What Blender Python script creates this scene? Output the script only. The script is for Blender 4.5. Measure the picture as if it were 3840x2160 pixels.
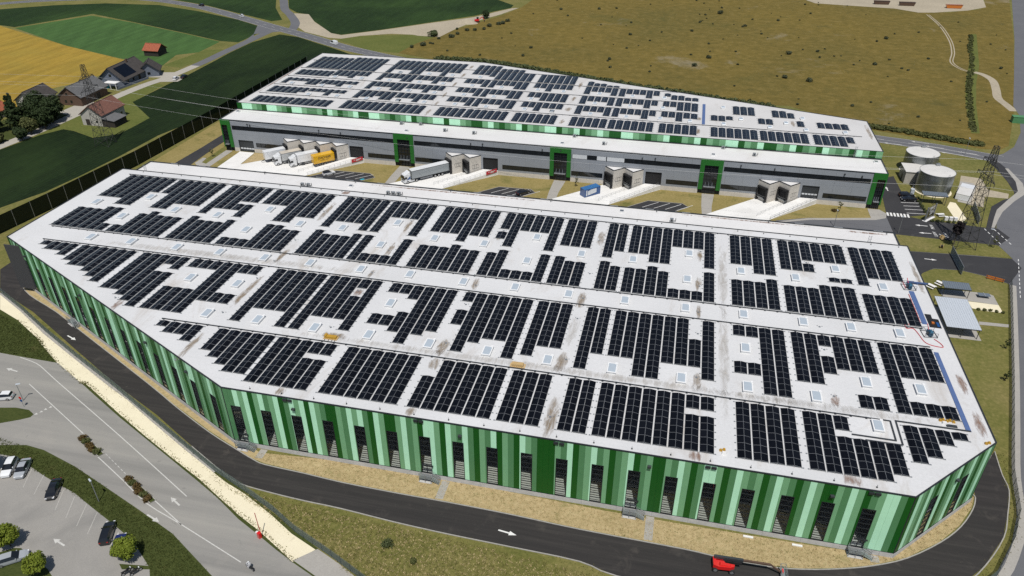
import bpy, math, random
from mathutils import Vector, Matrix
random.seed(11)
sc = bpy.context.scene
COL = sc.collection
for o in list(bpy.data.objects): bpy.data.objects.remove(o)
# ---------------------------------------------------------------- camera, sky, sun
cd = bpy.data.cameras.new('camera'); cam = bpy.data.objects.new('camera', cd); COL.objects.link(cam)
CX, CYD, CZF = (0.97456876, 0.22408398, -0.00144906), (0.11717439, -0.51509649, -0.84908525), (-0.19101281, 0.82732217, -0.52825385)
cam.matrix_world = Matrix(((CX[0], -CYD[0], -CZF[0], 0), (CX[1], -CYD[1], -CZF[1], 0), (CX[2], -CYD[2], -CZF[2], 100), (0, 0, 0, 1)))
cd.sensor_width = 36; cd.lens = 36 * 2810 / 3840; cd.clip_start = 1; cd.clip_end = 6000
sc.camera = cam
# a pole h m tall throws its shadow to (-0.116, 0.467) h : sun behind the camera, a little to the right
SX, SY = -0.116, 0.467
sdir = Vector((SX, SY, -1)).normalized()
sl = bpy.data.lights.new('sun', 'SUN'); so = bpy.data.objects.new('sun', sl); COL.objects.link(so)
sl.energy = 3.9; sl.angle = math.radians(0.53); sl.color = (1.0, 0.965, 0.91)
so.rotation_euler = (-sdir).to_track_quat('Z', 'Y').to_euler(); so.location = (0, -100, 300)
wd = bpy.data.worlds.new('World'); sc.world = wd; wd.use_nodes = True
wn = wd.node_tree; bg = wn.nodes['Background']
sky = wn.nodes.new('ShaderNodeTexSky'); sky.sky_type = 'NISHITA'; sky.sun_disc = False
sky.sun_elevation = math.asin(-sdir.z); sky.sun_rotation = math.atan2(-sdir.x, -sdir.y)
sky.altitude = 300; sky.air_density = 1.0; sky.dust_density = 1.2
wn.links.new(sky.outputs[0], bg.inputs[0]); bg.inputs[1].default_value = 0.075
sc.view_settings.view_transform = 'Standard'; sc.view_settings.look = 'None'
sc.view_settings.exposure = 0.0; sc.view_settings.gamma = 1.0; sc.view_settings.use_curve_mapping = False
sc.render.engine = 'CYCLES'; sc.cycles.use_denoising = False
sc.cycles.max_bounces = 6; sc.cycles.transparent_max_bounces = 16; sc.cycles.caustics_reflective = False; sc.cycles.caustics_refractive = False

# ---------------------------------------------------------------- helpers
class MB:
    def __init__(s): s.v = []; s.f = []; s.m = []
    def add(s, vs, fs, mi=0):
        n = len(s.v); s.v += [tuple(p) for p in vs]
        for f in fs: s.f.append([i + n for i in f]); s.m.append(mi)
        return s
    def box(s, a, b, mi=0):
        x0, y0, z0 = a; x1, y1, z1 = b
        return s.hexa([(x0, y0, z0), (x1, y0, z0), (x1, y1, z0), (x0, y1, z0), (x0, y0, z1), (x1, y0, z1), (x1, y1, z1), (x0, y1, z1)], mi)
    def hexa(s, p, mi=0):
        return s.add(p, [(0, 3, 2, 1), (4, 5, 6, 7), (0, 1, 5, 4), (1, 2, 6, 5), (2, 3, 7, 6), (3, 0, 4, 7)], mi)
    def obox(s, c, h, ang=0, mi=0):
        ca, sa = math.cos(ang), math.sin(ang); P = []
        for z in (-h[2], h[2]):
            for x, y in ((-h[0], -h[1]), (h[0], -h[1]), (h[0], h[1]), (-h[0], h[1])):
                P.append((c[0] + x * ca - y * sa, c[1] + x * sa + y * ca, c[2] + z))
        return s.hexa(P, mi)
    def bar(s, p, q, w, h, mi=0):
        p = Vector(p); q = Vector(q); d = (q - p).normalized()
        r = d.cross(Vector((0, 0, 1)))
        r = Vector((1, 0, 0)) if r.length < 1e-4 else r.normalized()
        u = r.cross(d)
        P = [e + r * a * w / 2 + u * b * h / 2 for e in (p, q) for a, b in ((-1, -1), (1, -1), (1, 1), (-1, 1))]
        return s.hexa([P[0], P[1], P[5], P[4], P[3], P[2], P[6], P[7]], mi)
    def tube(s, p, q, r, n=8, mi=0, r2=None):
        p = Vector(p); q = Vector(q); d = (q - p).normalized(); r2 = r if r2 is None else r2
        a = d.cross(Vector((0, 0, 1)) if abs(d.z) < .9 else Vector((1, 0, 0))).normalized(); b = d.cross(a)
        vs = []
        for e, rr in ((p, r), (q, r2)):
            for i in range(n):
                t = 2 * math.pi * i / n; vs.append(e + (a * math.cos(t) + b * math.sin(t)) * rr)
        fs = [(i, (i + 1) % n, n + (i + 1) % n, n + i) for i in range(n)] + [tuple(range(n))[::-1], tuple(range(n, 2 * n))]
        return s.add(vs, fs, mi)
    def prism(s, poly, z0, z1, mi=0, top=None):
        n = len(poly)
        if sum(poly[i][0] * poly[(i + 1) % n][1] - poly[(i + 1) % n][0] * poly[i][1] for i in range(n)) < 0: poly = poly[::-1]
        vs = [(x, y, z0) for x, y in poly] + [(x, y, z1) for x, y in poly]
        s.add(vs, [(i, (i + 1) % n, n + (i + 1) % n, n + i) for i in range(n)] + [tuple(range(n))[::-1]], mi)
        return s.add([(x, y, z1) for x, y in poly], [tuple(range(n))], mi if top is None else top)
    def quad(s, *p, mi=0): return s.add(p, [tuple(range(len(p)))], mi)
    def mesh(s, name, mats, smooth=False):
        me = bpy.data.meshes.new(name); me.from_pydata(s.v, [], s.f)
        for m in (mats if isinstance(mats, (list, tuple)) else [mats]): me.materials.append(m)
        if any(s.m): me.polygons.foreach_set('material_index', s.m)
        if smooth: me.polygons.foreach_set('use_smooth', [True] * len(s.f))
        me.update(); return me
    def build(s, name, mats, parent=None, world=False, smooth=False):
        if parent is not None and world:
            L = parent.location; s.v = [(x - L[0], y - L[1], z - L[2]) for x, y, z in s.v]
        return link(name, s.mesh(name, mats, smooth), parent)
def link(name, data, parent=None, loc=None, rot=None):
    o = bpy.data.objects.new(name, data); COL.objects.link(o)
    if parent is not None: o.parent = parent
    if loc is not None: o.location = loc
    if rot is not None: o.rotation_euler = rot
    return o
def tag(o, label, cat, group=None, kind=None):
    o['label'] = label; o['category'] = cat
    if group: o['group'] = group
    if kind: o['kind'] = kind
    return o
def thing(name, label, cat, loc=(0, 0, 0), rz=0, group=None):
    o = link(name, None, None, loc, (0, 0, rz)); o.empty_display_size = .3
    return tag(o, label, cat, group)
def dup(root, loc, rz, label=None, scale=None):
    def cp(o, p):
        c = o.copy(); COL.objects.link(c); c.parent = p
        for ch in o.children: cp(ch, c)
        return c
    kids = list(root.children); r = root.copy(); COL.objects.link(r)
    r.location = loc; r.rotation_euler = (0, 0, rz)
    if scale: r.scale = (scale, scale, scale)
    if label: r['label'] = label
    for k in kids: cp(k, r)
    return r
def struct(name, mb, mat, kind='structure', label=None):
    o = mb.build(name, mat); o['kind'] = kind
    if label: o['label'] = label
    return o
def offset_poly(pts, w):
    L = []
    for i, p in enumerate(pts):
        a = Vector(pts[max(i - 1, 0)]); b = Vector(pts[min(i + 1, len(pts) - 1)]); d = (b - a).normalized()
        L.append((p[0] - d.y * w, p[1] + d.x * w))
    return L
def smooth_line(pts, k=4):
    out = []
    for i in range(len(pts) - 1):
        p0 = Vector(pts[max(i - 1, 0)]); p1 = Vector(pts[i]); p2 = Vector(pts[i + 1]); p3 = Vector(pts[min(i + 2, len(pts) - 1)])
        for j in range(k):
            t = j / k
            q = .5 * ((2 * p1) + (p2 - p0) * t + (2 * p0 - 5 * p1 + 4 * p2 - p3) * t * t + (3 * p1 - p0 - 3 * p2 + p3) * t ** 3)
            out.append((q.x, q.y))
    out.append(tuple(pts[-1])); return out
def ribbon(mb, pts, w0, w1, z, mi=0):
    a = offset_poly(pts, w0); b = offset_poly(pts, w1)
    for i in range(len(pts) - 1): mb.quad((*a[i], z), (*b[i], z), (*b[i + 1], z), (*a[i + 1], z), mi=mi)
    return mb
def wall_ribbon(mb, pts, w0, w1, z0, z1, mi=0):
    a = offset_poly(pts, w0); b = offset_poly(pts, w1)
    for i in range(len(pts) - 1):
        mb.hexa([(*b[i], z0), (*a[i], z0), (*a[i + 1], z0), (*b[i + 1], z0), (*b[i], z1), (*a[i], z1), (*a[i + 1], z1), (*b[i + 1], z1)], mi)
    return mb
def sheet(poly, z):
    mb = MB(); n = len(poly)
    if sum(poly[i][0] * poly[(i + 1) % n][1] - poly[(i + 1) % n][0] * poly[i][1] for i in range(n)) < 0: poly = poly[::-1]
    return mb.add([(x, y, z) for x, y in poly], [tuple(range(n))])

# ---------------------------------------------------------------- materials
class NT:
    def __init__(s, name):
        s.mat = bpy.data.materials.new(name); s.mat.use_nodes = True; s.t = s.mat.node_tree
        s.b = s.t.nodes['Principled BSDF']; s.out = s.t.nodes['Material Output']
    def n(s, typ, **kw):
        x = s.t.nodes.new(typ)
        for k, v in kw.items(): setattr(x, k, v)
        return x
    def l(s, a, b): s.t.links.new(a, b)
    def pos(s, scale=(1, 1, 1), rot=0, obj=False):
        src = s.n('ShaderNodeTexCoord').outputs['Object'] if obj else s.n('ShaderNodeNewGeometry').outputs['Position']
        m = s.n('ShaderNodeMapping'); m.inputs['Scale'].default_value = scale; m.inputs['Rotation'].default_value = (0, 0, rot)
        s.l(src, m.inputs['Vector']); return m.outputs[0]
    def noise(s, vec, scale, detail=4, rough=.6, dist=0):
        x = s.n('ShaderNodeTexNoise'); x.inputs['Scale'].default_value = scale; x.inputs['Detail'].default_value = detail
        x.inputs['Roughness'].default_value = rough; x.inputs['Distortion'].default_value = dist
        s.l(vec, x.inputs['Vector']); return x.outputs['Fac']
    def ramp(s, fac, stops):
        r = s.n('ShaderNodeValToRGB'); e = r.color_ramp.elements
        while len(e) < len(stops): e.new(.5)
        for q, (p, c) in zip(e, stops): q.position = p; q.color = (*c, 1) if len(c) == 3 else c
        s.l(fac, r.inputs[0]); return r.outputs[0]
    def mix(s, fac, a, b, mode='MIX'):
        m = s.n('ShaderNodeMix', data_type='RGBA', blend_type=mode)
        for sock, v in ((m.inputs[0], fac), (m.inputs[6], a), (m.inputs[7], b)):
            if hasattr(v, 'links'): s.l(v, sock)
            elif isinstance(v, (int, float)): sock.default_value = v
            else: sock.default_value = (*v, 1)
        return m.outputs[2]
    def math(s, op, a, b=0.0, c=None):
        m = s.n('ShaderNodeMath', operation=op)
        for i, v in enumerate((a, b, c)):
            if v is None: continue
            if hasattr(v, 'links'): s.l(v, m.inputs[i])
            else: m.inputs[i].default_value = v
        return m.outputs[0]
    def xyz(s, vec):
        x = s.n('ShaderNodeSeparateXYZ'); s.l(vec, x.inputs[0]); return x.outputs
    def bump(s, h, strength=.3, dist=.05):
        b = s.n('ShaderNodeBump'); b.inputs['Strength'].default_value = strength; b.inputs['Distance'].default_value = dist
        s.l(h, b.inputs['Height']); s.l(b.outputs[0], s.b.inputs['Normal'])
    def done(s, col=None, rough=.8, metal=0, spec=.5):
        if col is not None:
            if hasattr(col, 'links'): s.l(col, s.b.inputs['Base Color'])
            else: s.b.inputs['Base Color'].default_value = (*col, 1)
        s.b.inputs['Roughness'].default_value = rough; s.b.inputs['Metallic'].default_value = metal
        s.b.inputs['Specular IOR Level'].default_value = spec
        return s.mat
def scl(c, k): return tuple(min(1, x * k) for x in c)
def plain(name, col, rough=.6, metal=0, var=.12, scale=1.5, spec=.5, bump=0):
    t = NT(name); f = t.noise(t.pos(), scale, 5, .65)
    c = t.ramp(f, [(.25, scl(col, 1 - var)), (.75, scl(col, 1 + var))])
    if bump: t.bump(f, bump, .05)
    return t.done(c, rough, metal, spec)
def layered(name, big, fine, bscale, fscale, rough=.95, bump=.0, aniso=None, rot=0, bd=5, fmix=.5, patches=None, bdist=.06):
    t = NT(name); v = t.pos(); va = t.pos(aniso, rot) if aniso else v
    a = t.ramp(t.noise(va, bscale, bd, .62), big); fn = t.noise(v, fscale, 5, .7); b = t.ramp(fn, fine)
    c = t.mix(fmix, a, b)
    for (ps, lo, hi, pc, amt) in (patches or []):
        m = t.ramp(t.noise(t.pos((1, 1, 1), .7 + ps), ps, 5, .65, .6), [(lo, (0, 0, 0)), (hi, (amt,) * 3)])
        c = t.mix(m, c, pc)
    if bump: t.bump(fn, bump, bdist)
    return t.done(c, rough, 0, .2)

# measured ground outlines (metres), panel layout (one bit mask per column) and skylight positions
GP = {k: [tuple(p) for p in v] for k, v in {"drive":[[-169.8,135.7],[-169.6,140.4],[-163.4,135.4],[-159.0,130.9],[-152.7,126.6],[-140.8,121.6],[-129.8,116.2],[-101.8,102.4],[-91.8,97.2],[-81.2,92.1],[-73.5,89.0],[-69.3,87.4],[-66.5,86.7],[-58.4,86.3],[-51.1,85.8],[-41.0,85.6],[-31.3,85.6],[-20.0,85.4],[-8.1,84.9],[8.7,84.7],[13.5,84.4],[21.1,84.2],[27.1,84.9],[33.2,86.4],[38.4,88.2],[43.8,90.9],[49.7,95.4],[53.8,99.6],[56.8,104.1],[58.0,107.1],[58.2,109.0],[63.8,119.0],[64.6,120.2],[64.1,114.1],[64.1,110.2],[62.1,104.2],[60.0,98.9],[55.4,92.2],[50.5,87.1],[42.7,82.4],[30.1,78.7],[14.5,77.2],[-1.1,77.3],[-7.2,78.7],[-18.5,79.0],[-29.3,79.2],[-38.8,79.6],[-48.7,80.3],[-55.6,80.5],[-62.1,80.9],[-69.0,81.7],[-74.3,84.0],[-82.4,88.1],[-94.5,94.5],[-108.8,101.0],[-118.0,105.8],[-126.0,109.9],[-146.1,120.4],[-161.6,126.9]],"sand":[[-160.0,125.2],[-149.4,120.0],[-136.9,113.2],[-123.3,106.6],[-109.1,99.8],[-103.0,97.1],[-93.8,92.3],[-83.0,86.9],[-71.4,81.4],[-66.5,79.6],[-59.6,76.3],[-54.5,73.5],[-49.2,71.4],[-51.7,68.4],[-55.8,70.6],[-60.2,72.9],[-65.1,75.1],[-71.1,78.2],[-76.4,81.0],[-84.3,84.6],[-92.6,88.5],[-101.8,93.0],[-111.1,97.8],[-114.7,99.6],[-116.4,99.7],[-125.9,104.5],[-134.4,109.6],[-137.2,111.5],[-147.2,116.7],[-154.8,119.6]],"slab":[[-51.8,68.7],[-48.9,71.6],[-44.3,69.7],[-40.4,67.8],[-40.7,65.5],[-45.1,66.0]],"wroad":[[-149.9,105.0],[-140.9,104.8],[-133.9,104.6],[-125.7,104.5],[-114.0,98.7],[-111.3,97.3],[-101.2,92.2],[-92.1,87.9],[-83.8,84.0],[-76.0,80.3],[-70.7,77.7],[-64.7,74.3],[-59.7,72.0],[-55.5,70.0],[-51.6,68.3],[-46.3,66.2],[-41.9,64.3],[-56.4,60.1],[-62.8,63.2],[-73.7,69.1],[-82.3,72.3],[-91.3,75.5],[-100.4,78.7],[-108.9,81.0],[-113.1,81.4],[-118.0,80.3],[-123.6,78.3]],"parking":[[-121.3,76.0],[-116.1,78.2],[-112.5,78.4],[-104.1,75.4],[-95.8,73.1],[-90.4,70.9],[-84.8,68.7],[-81.2,67.2],[-79.3,66.4],[-73.3,62.4],[-69.9,57.9],[-97.2,51.7]],"isle":[[-130.3,88.4],[-126.4,89.3],[-123.3,90.0],[-120.2,90.0],[-118.3,89.1],[-118.3,88.2],[-119.8,87.1],[-122.8,85.4],[-125.6,83.5]],"bed1":[[-101.6,57.3],[-97.0,60.8],[-95.9,61.0],[-88.7,58.5],[-85.7,56.7],[-96.2,51.9]],"bed2":[[-78.4,61.9],[-73.6,62.6],[-72.9,62.1],[-77.3,61.1]],"dry_front":[[-69.8,87.8],[-66.7,87.1],[-58.6,86.6],[-51.2,86.1],[-41.1,85.9],[-31.4,85.9],[-20.0,85.7],[-8.1,85.2],[8.7,85.0],[13.5,84.7],[21.1,84.5],[27.2,85.2],[33.3,86.7],[38.3,88.4],[43.7,91.1],[49.6,95.6],[53.6,99.9],[56.6,104.4],[57.7,107.1],[57.6,107.3],[41.6,90.6],[25.5,90.1],[8.5,89.9],[-4.3,89.9],[-27.9,90.6],[-53.3,90.8],[-69.0,89.4]],"dry_left":[[-161.5,133.7],[-157.1,129.4],[-151.9,126.1],[-140.4,121.1],[-129.4,115.7],[-102.2,102.5],[-92.2,97.7],[-81.5,92.6],[-73.7,89.4],[-69.8,87.8],[-69.0,89.4],[-86.9,97.4],[-115.5,111.3],[-155.5,131.1]],"farroad_c":[[-466.3,381.0],[-453.2,406.7],[-439.4,423.9],[-421.1,437.6],[-395.3,449.6],[-370.4,456.9],[-344.6,455.9],[-307.6,444.0],[-267.0,422.4],[-235.2,404.0],[-206.8,388.4],[-177.4,370.8],[-158.9,361.9],[-141.9,354.8]],"farroad_r":[[71.6,288.9],[82.6,286.5],[95.1,282.7],[106.9,278.3],[111.5,276.8]],"farm_c":[[-230.5,396.8],[-230.8,380.9],[-230.9,360.2],[-231.2,347.8],[-231.0,329.4],[-231.6,313.5],[-232.7,299.5],[-235.2,288.4],[-236.7,272.3],[-237.4,245.7],[-237.8,227.7],[-239.6,210.3],[-241.7,195.1]],"side_c":[[-218.0,391.5],[-224.9,413.2],[-239.6,435.3],[-250.0,448.6],[-264.6,475.0],[-284.1,508.5]],"yellow":[[-390.0,371.2],[-319.8,340.3],[-270.4,322.2],[-265.0,298.8],[-268.9,280.8],[-276.4,267.2],[-267.2,247.4],[-269.2,241.9],[-275.7,222.9],[-462.1,405.5]],"ltgreen":[[-377.4,368.3],[-356.7,406.2],[-320.3,395.4],[-273.6,377.5],[-245.1,365.7],[-243.8,343.7],[-252.0,336.6],[-246.6,316.7],[-271.2,323.3],[-319.8,340.3]],"dkfield1":[[-437.7,391.2],[-425.9,409.5],[-402.0,427.2],[-372.7,440.1],[-335.5,442.8],[-299.8,431.6],[-262.9,415.3],[-238.1,400.0],[-234.5,392.6],[-234.6,366.6],[-245.8,367.0],[-274.5,378.9],[-321.4,396.9],[-359.3,410.6],[-379.2,370.2],[-391.4,372.6],[-400.5,353.9]],"dkfield2":[[-221.6,387.6],[-208.7,384.3],[-173.5,362.1],[-163.3,355.1],[-127.7,300.7],[-153.8,244.4],[-180.0,270.6],[-185.7,252.5],[-190.2,233.3],[-190.9,211.6],[-192.4,193.3],[-194.3,180.1],[-199.2,167.1],[-199.6,148.4],[-238.4,186.3],[-237.1,207.6],[-234.1,223.4],[-230.0,230.9],[-224.4,230.0],[-212.7,225.4],[-205.8,231.2],[-205.5,238.7],[-205.7,249.6],[-225.3,265.7],[-225.5,274.9],[-225.9,290.5],[-225.6,304.3],[-226.7,328.3],[-227.9,348.6],[-227.6,368.1]],"topfield1":[[-357.8,482.3],[-338.1,460.9],[-305.0,448.7],[-272.5,431.8],[-241.9,416.4],[-237.4,421.0],[-257.6,451.0],[-282.2,499.1]],"topfield2":[[-274.5,500.8],[-249.4,452.8],[-238.2,441.4],[-228.5,437.8],[-217.3,421.9],[-194.9,396.7],[-187.9,394.5],[-170.6,410.1],[-147.4,435.7],[-128.8,456.2],[-112.0,483.4],[-112.1,491.6],[-136.3,517.1]],"gravel":[[-238.9,439.3],[-228.8,438.5],[-216.2,420.3],[-194.9,396.7],[-187.5,393.6],[-170.2,409.2],[-146.9,434.0],[-127.8,452.7],[-111.0,482.8],[-107.1,484.5],[-114.0,463.3],[-125.6,438.8],[-130.0,420.8],[-133.2,401.2],[-145.5,401.5],[-149.1,403.1],[-161.4,402.6],[-176.2,394.6],[-184.2,386.1],[-191.8,386.5],[-210.7,396.3],[-221.0,407.2]],"meadow":[[-143.5,364.8],[-141.1,384.6],[-127.9,424.6],[-113.1,459.7],[-105.9,486.8],[-102.2,529.4],[71.4,567.8],[72.6,545.5],[93.1,539.3],[124.2,535.9],[153.2,528.5],[175.8,543.3],[193.8,595.0],[207.8,598.1],[170.6,463.1],[131.4,332.2],[117.6,291.7],[113.5,286.8],[106.8,286.0],[92.7,291.5],[73.1,297.9],[43.5,320.9],[0.5,318.3],[-47.6,347.6],[-87.0,352.5],[-121.8,356.8]],"sandtop":[[72.2,549.8],[77.0,540.0],[100.7,536.8],[123.8,533.8],[135.8,524.6],[145.3,526.7],[166.7,537.3],[180.8,550.5],[185.9,575.0],[193.9,604.6],[72.2,577.6]],"track_c":[[140.0,519.8],[140.1,487.8],[136.6,452.5],[131.6,426.4],[126.4,407.5],[128.0,394.9],[132.2,391.3]],"path_c":[[132.2,391.3],[135.2,387.5],[136.5,378.2],[133.7,363.4],[131.0,351.4],[131.5,342.5],[132.0,334.0]],"rroad":[[212.5,608.7],[170.9,463.1],[146.5,382.5],[133.9,341.3],[132.4,329.1],[126.4,307.7],[119.0,290.7],[113.3,282.9],[108.2,278.6],[107.2,269.2],[109.1,261.6],[108.9,251.8],[103.5,241.5],[97.6,232.5],[95.1,226.5],[93.1,219.5],[88.8,218.9],[80.0,219.1],[73.8,220.3],[69.7,221.6],[64.0,222.6],[59.5,217.9],[40.9,214.6],[31.2,210.6],[32.6,203.6],[63.7,209.2],[78.9,208.8],[90.4,208.4],[91.8,200.9],[82.2,200.6],[66.0,199.4],[61.6,180.4],[66.8,188.1],[70.0,190.6],[76.6,191.2],[82.4,189.2],[86.7,186.5],[81.6,166.8],[74.7,142.9],[66.1,114.1],[63.6,104.2],[60.9,97.9],[56.4,90.5],[54.1,86.3],[65.9,89.0],[100.9,189.4],[162.4,366.0],[236.5,614.0]],"sideroad":[[65.3,238.9],[68.9,251.4],[71.5,253.1],[71.5,240.3],[75.0,224.1],[70.6,222.2],[63.9,223.0]],"cycle":[[108.5,278.0],[110.0,268.7],[110.2,257.4],[109.1,248.8],[103.5,241.5],[97.6,232.5],[92.8,219.4],[90.2,219.0],[93.4,227.9],[96.1,235.0],[101.1,241.0],[105.0,243.8],[106.3,248.2],[106.8,256.7],[106.6,265.6],[106.2,274.4]],"lawnA":[[64.4,209.0],[78.9,208.5],[90.0,208.3],[91.4,201.9],[91.6,201.2],[82.4,201.0],[66.2,199.8]],"sandR":[[84.6,235.7],[86.1,235.3],[86.5,224.6],[84.7,221.4],[83.0,223.3],[82.8,231.5]],"gravR":[[93.4,258.5],[99.3,257.4],[98.7,248.2],[104.2,246.2],[102.8,242.2],[96.2,242.3],[93.6,234.0],[90.8,234.3],[89.4,235.0],[88.6,243.2]],"slabR":[[88.5,244.3],[92.0,253.5],[95.7,252.6],[95.5,249.2],[92.0,239.7],[90.0,235.2],[87.0,236.5]],"patio":[[68.5,179.9],[68.7,176.4],[74.2,175.6],[81.0,175.1],[81.1,179.5],[80.2,180.4],[75.1,180.3]],"sandP":[[74.2,175.4],[81.0,175.1],[81.0,171.6],[77.2,171.6],[74.3,172.2]],"pathP":[[74.3,166.4],[80.8,166.6],[80.4,165.3],[74.0,165.0]]}.items()}
PV = {"ne":[[0,3,[0,0,0,128,192,192,224]],[0,4,[240,248,252,254,254]],[0,5,[255,255,255,223,223]],[0,6,[255,255,255,255,255,255]],[0,7,[31,255,255,255,255,255]],[0,8,[255,255,255]],[0,9,[255,255]],[0,10,[255,255,255,255,255,255,223,223]],[0,11,[255,255,255,255]],[0,12,[255,255,223,31,31,30]],[0,13,[248,240,192,128]],[1,0,[0,0,2048,3072,3072,3584]],[1,1,[3840,3968,3968,4032,4064,4080]],[1,2,[4088,4088,4092,3326,3839]],[1,3,[3103,3103,3103,4095,4088,3096,3096]],[1,4,[4095,4088,4088,4088,4095]],[1,5,[4095,4088,4088,3320,4094]],[1,6,[3096,3096,3644,4095,4092,4088]],[1,7,[3296,4095,4092,4088,4088,4095]],[1,8,[4094,4088,4088]],[1,9,[4095,4088]],[1,10,[4088,4088,4095,4095,4088,4088,248,4094]],[1,11,[3096,3096,4095,4095]],[1,12,[4088,4088,3296,4032,4035,4035]],[1,13,[4095,4035,4035,4035]],[2,0,[63,63,63,127,127,3]],[2,1,[3,63,127,63,63,63]],[2,2,[127,63,63,63,127]],[2,3,[3,3,3,127,127,63,63]],[2,4,[127,63,63,63,127]],[2,5,[127,3,3,3,127]],[2,6,[63,63,63,127,63,63]],[2,7,[63,127,3,3,3,127]],[2,8,[127,63,63]],[2,9,[127,63]],[2,10,[63,63,127,63,3,3,3,127]],[2,11,[63,63,63,127]],[2,12,[63,63,63,127,127,127]],[2,13,[63,63,63,63]],[3,0,[1020,1020,1020,1023,1023,992]],[3,1,[992,1023,1023,1020,1020,1020]],[3,2,[1023,1020,1020,1004,1007]],[3,3,[992,992,992,1023,1023,1020,1020]],[3,4,[1023,1020,1020,1020,1023]],[3,5,[1023,992,992,992,1023]],[3,6,[1020,1020,1020,1023,1020,1020]],[3,7,[1004,1023,992,992,992,1023]],[3,8,[1020,1020,1020]],[3,9,[1023,1020]],[3,10,[1020,1020,1023,1023,992,992,992,1023]],[3,11,[1020,1020,1023,1023]],[3,12,[1020,1020,1004,992,993,993]],[3,13,[1023,1020,1020,1020]]],"fe":[[0,0,[15,15,15,15,15,15]],[0,1,[15,15,15,15,15,15]],[0,2,[31,31,31,31,31,31]],[0,3,[31,31,31,31,31,31]],[0,4,[31,31,31,31]],[0,5,[31,31,31,31,31,31]],[0,6,[31,31,31,31,31,31]],[0,7,[31,31,31,31,31]],[0,8,[31,31,31,31,31,31]],[0,9,[31,31,31,31,31]],[0,10,[31,31,31,31,31,31]],[0,11,[31,31,31,31,31,31]],[0,12,[31,31,31,31,28]],[1,0,[15,15,15,15,15,14]],[1,1,[12,12,12,15,12,12]],[1,2,[31,30,30,28,31,31]],[1,3,[28,28,28,31,28,28]],[1,4,[28,28,28,31]],[1,5,[31,28,28,28,31,31]],[1,6,[28,28,31,28,28,28]],[1,7,[31,28,28,28,31]],[1,8,[31,28,28,28,31,28]],[1,9,[28,28,31,28,28]],[1,10,[28,28,24,0,0,0]],[1,11,[28,28,0,0,0,28]],[1,12,[0,28,28,28,28]],[2,0,[15,12,12,12,15,15]],[2,1,[14,14,14,15,12,12]],[2,2,[31,28,28,28,31,31]],[2,3,[28,28,28,31,28,28]],[2,4,[28,28,28,31]],[2,5,[31,28,28,28,31,31]],[2,6,[28,28,31,31,31,31]],[2,7,[31,28,28,28,31]],[2,8,[31,28,28,28,31,28]],[2,9,[28,28,31,31,31]],[2,10,[0,0,0,31,31,31]],[2,11,[0,0,15,15,7,0]],[3,0,[15,15,15,15,15,15]],[3,1,[30,30,30,31,28,28]],[3,2,[31,28,28,28,31,31]],[3,3,[28,28,28,31,28,28]],[3,4,[28,28,28,31]],[3,5,[31,28,28,28,31,31]],[3,6,[28,28,31,28,28,28]],[3,7,[31,28,28,28,31]],[3,8,[31,28,28,28,31,28]],[3,9,[12,7,7,3,3]],[4,0,[63,63,63,63,63,63]],[4,1,[63,63,63,63,63,63]],[4,2,[63,56,56,56,63,63]],[4,3,[56,56,56,63,56,56]],[4,4,[56,56,56,60]],[4,5,[63,63,63,63,63,63]],[4,6,[63,63,63,63,63,63]],[4,7,[7,3,3,1,1]],[5,0,[7,7,7,7,7,7]],[5,1,[15,15,15,15,15,15]],[5,2,[15,15,15,15,15,15]],[5,3,[15,15,15,15,15,15]],[5,4,[15,15,15,15]],[5,5,[3,3,3,3,0,0]]],"NG":[[-152.0,6],[-136.2,6],[-119.5,5],[-105.9,7],[-85.0,5],[-71.9,5],[-57.2,6],[-40.5,6],[-24.5,3],[-14.0,2],[-8.2,8],[15.3,4],[26.4,6],[42.5,4]],"NB":[[93.1,8],[110.3,12],[138.9,7],[153.2,10]],"FG":[[-153.4,6],[-138.1,6],[-118.7,6],[-103.3,6],[-83.5,4],[-73.1,6],[-55.8,6],[-36.1,5],[-23.1,6],[-6.4,5],[10.4,6],[26.0,6],[42.5,5]],"FB":[[239.2,5],[251.4,5],[262.8,5],[274.4,5],[284.8,6],[296.2,4]]}
SKN = [[-149.1,152.7],[-136.9,158.5],[-136.9,146.7],[-125.6,152.9],[-113.2,152.7],[-136.8,135.0],[-125.7,135.1],[-113.2,135.0],[-101.9,135.1],[-101.9,123.2],[-101.6,158.6],[-101.8,146.9],[-90.1,152.7],[-78.7,153.0],[-66.2,158.7],[-66.2,146.9],[-90.2,135.0],[-78.8,135.1],[-66.3,135.0],[-54.7,135.3],[-90.3,123.1],[-54.6,152.9],[-42.1,152.9],[-30.4,158.9],[-18.6,153.0],[-30.4,147.1],[-42.1,134.9],[-30.5,135.2],[-18.7,135.0],[-6.6,153.1],[6.0,158.8],[5.9,146.9],[-6.7,135.2],[5.9,135.1],[17.6,135.3],[17.6,153.2],[29.3,152.9],[38.4,158.8],[47.5,153.0],[29.3,135.2],[38.4,135.3],[47.5,135.2],[-90.3,123.1],[-90.3,111.2],[-78.9,111.4],[-66.3,111.3],[-54.7,123.2],[-54.8,111.4],[-42.2,111.2],[-30.6,111.4],[-18.8,111.2],[-6.7,111.4],[5.9,111.3],[17.6,123.4],[17.6,111.4],[29.3,111.4],[38.5,117.5],[47.6,117.5],[38.5,105.7]]
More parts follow.
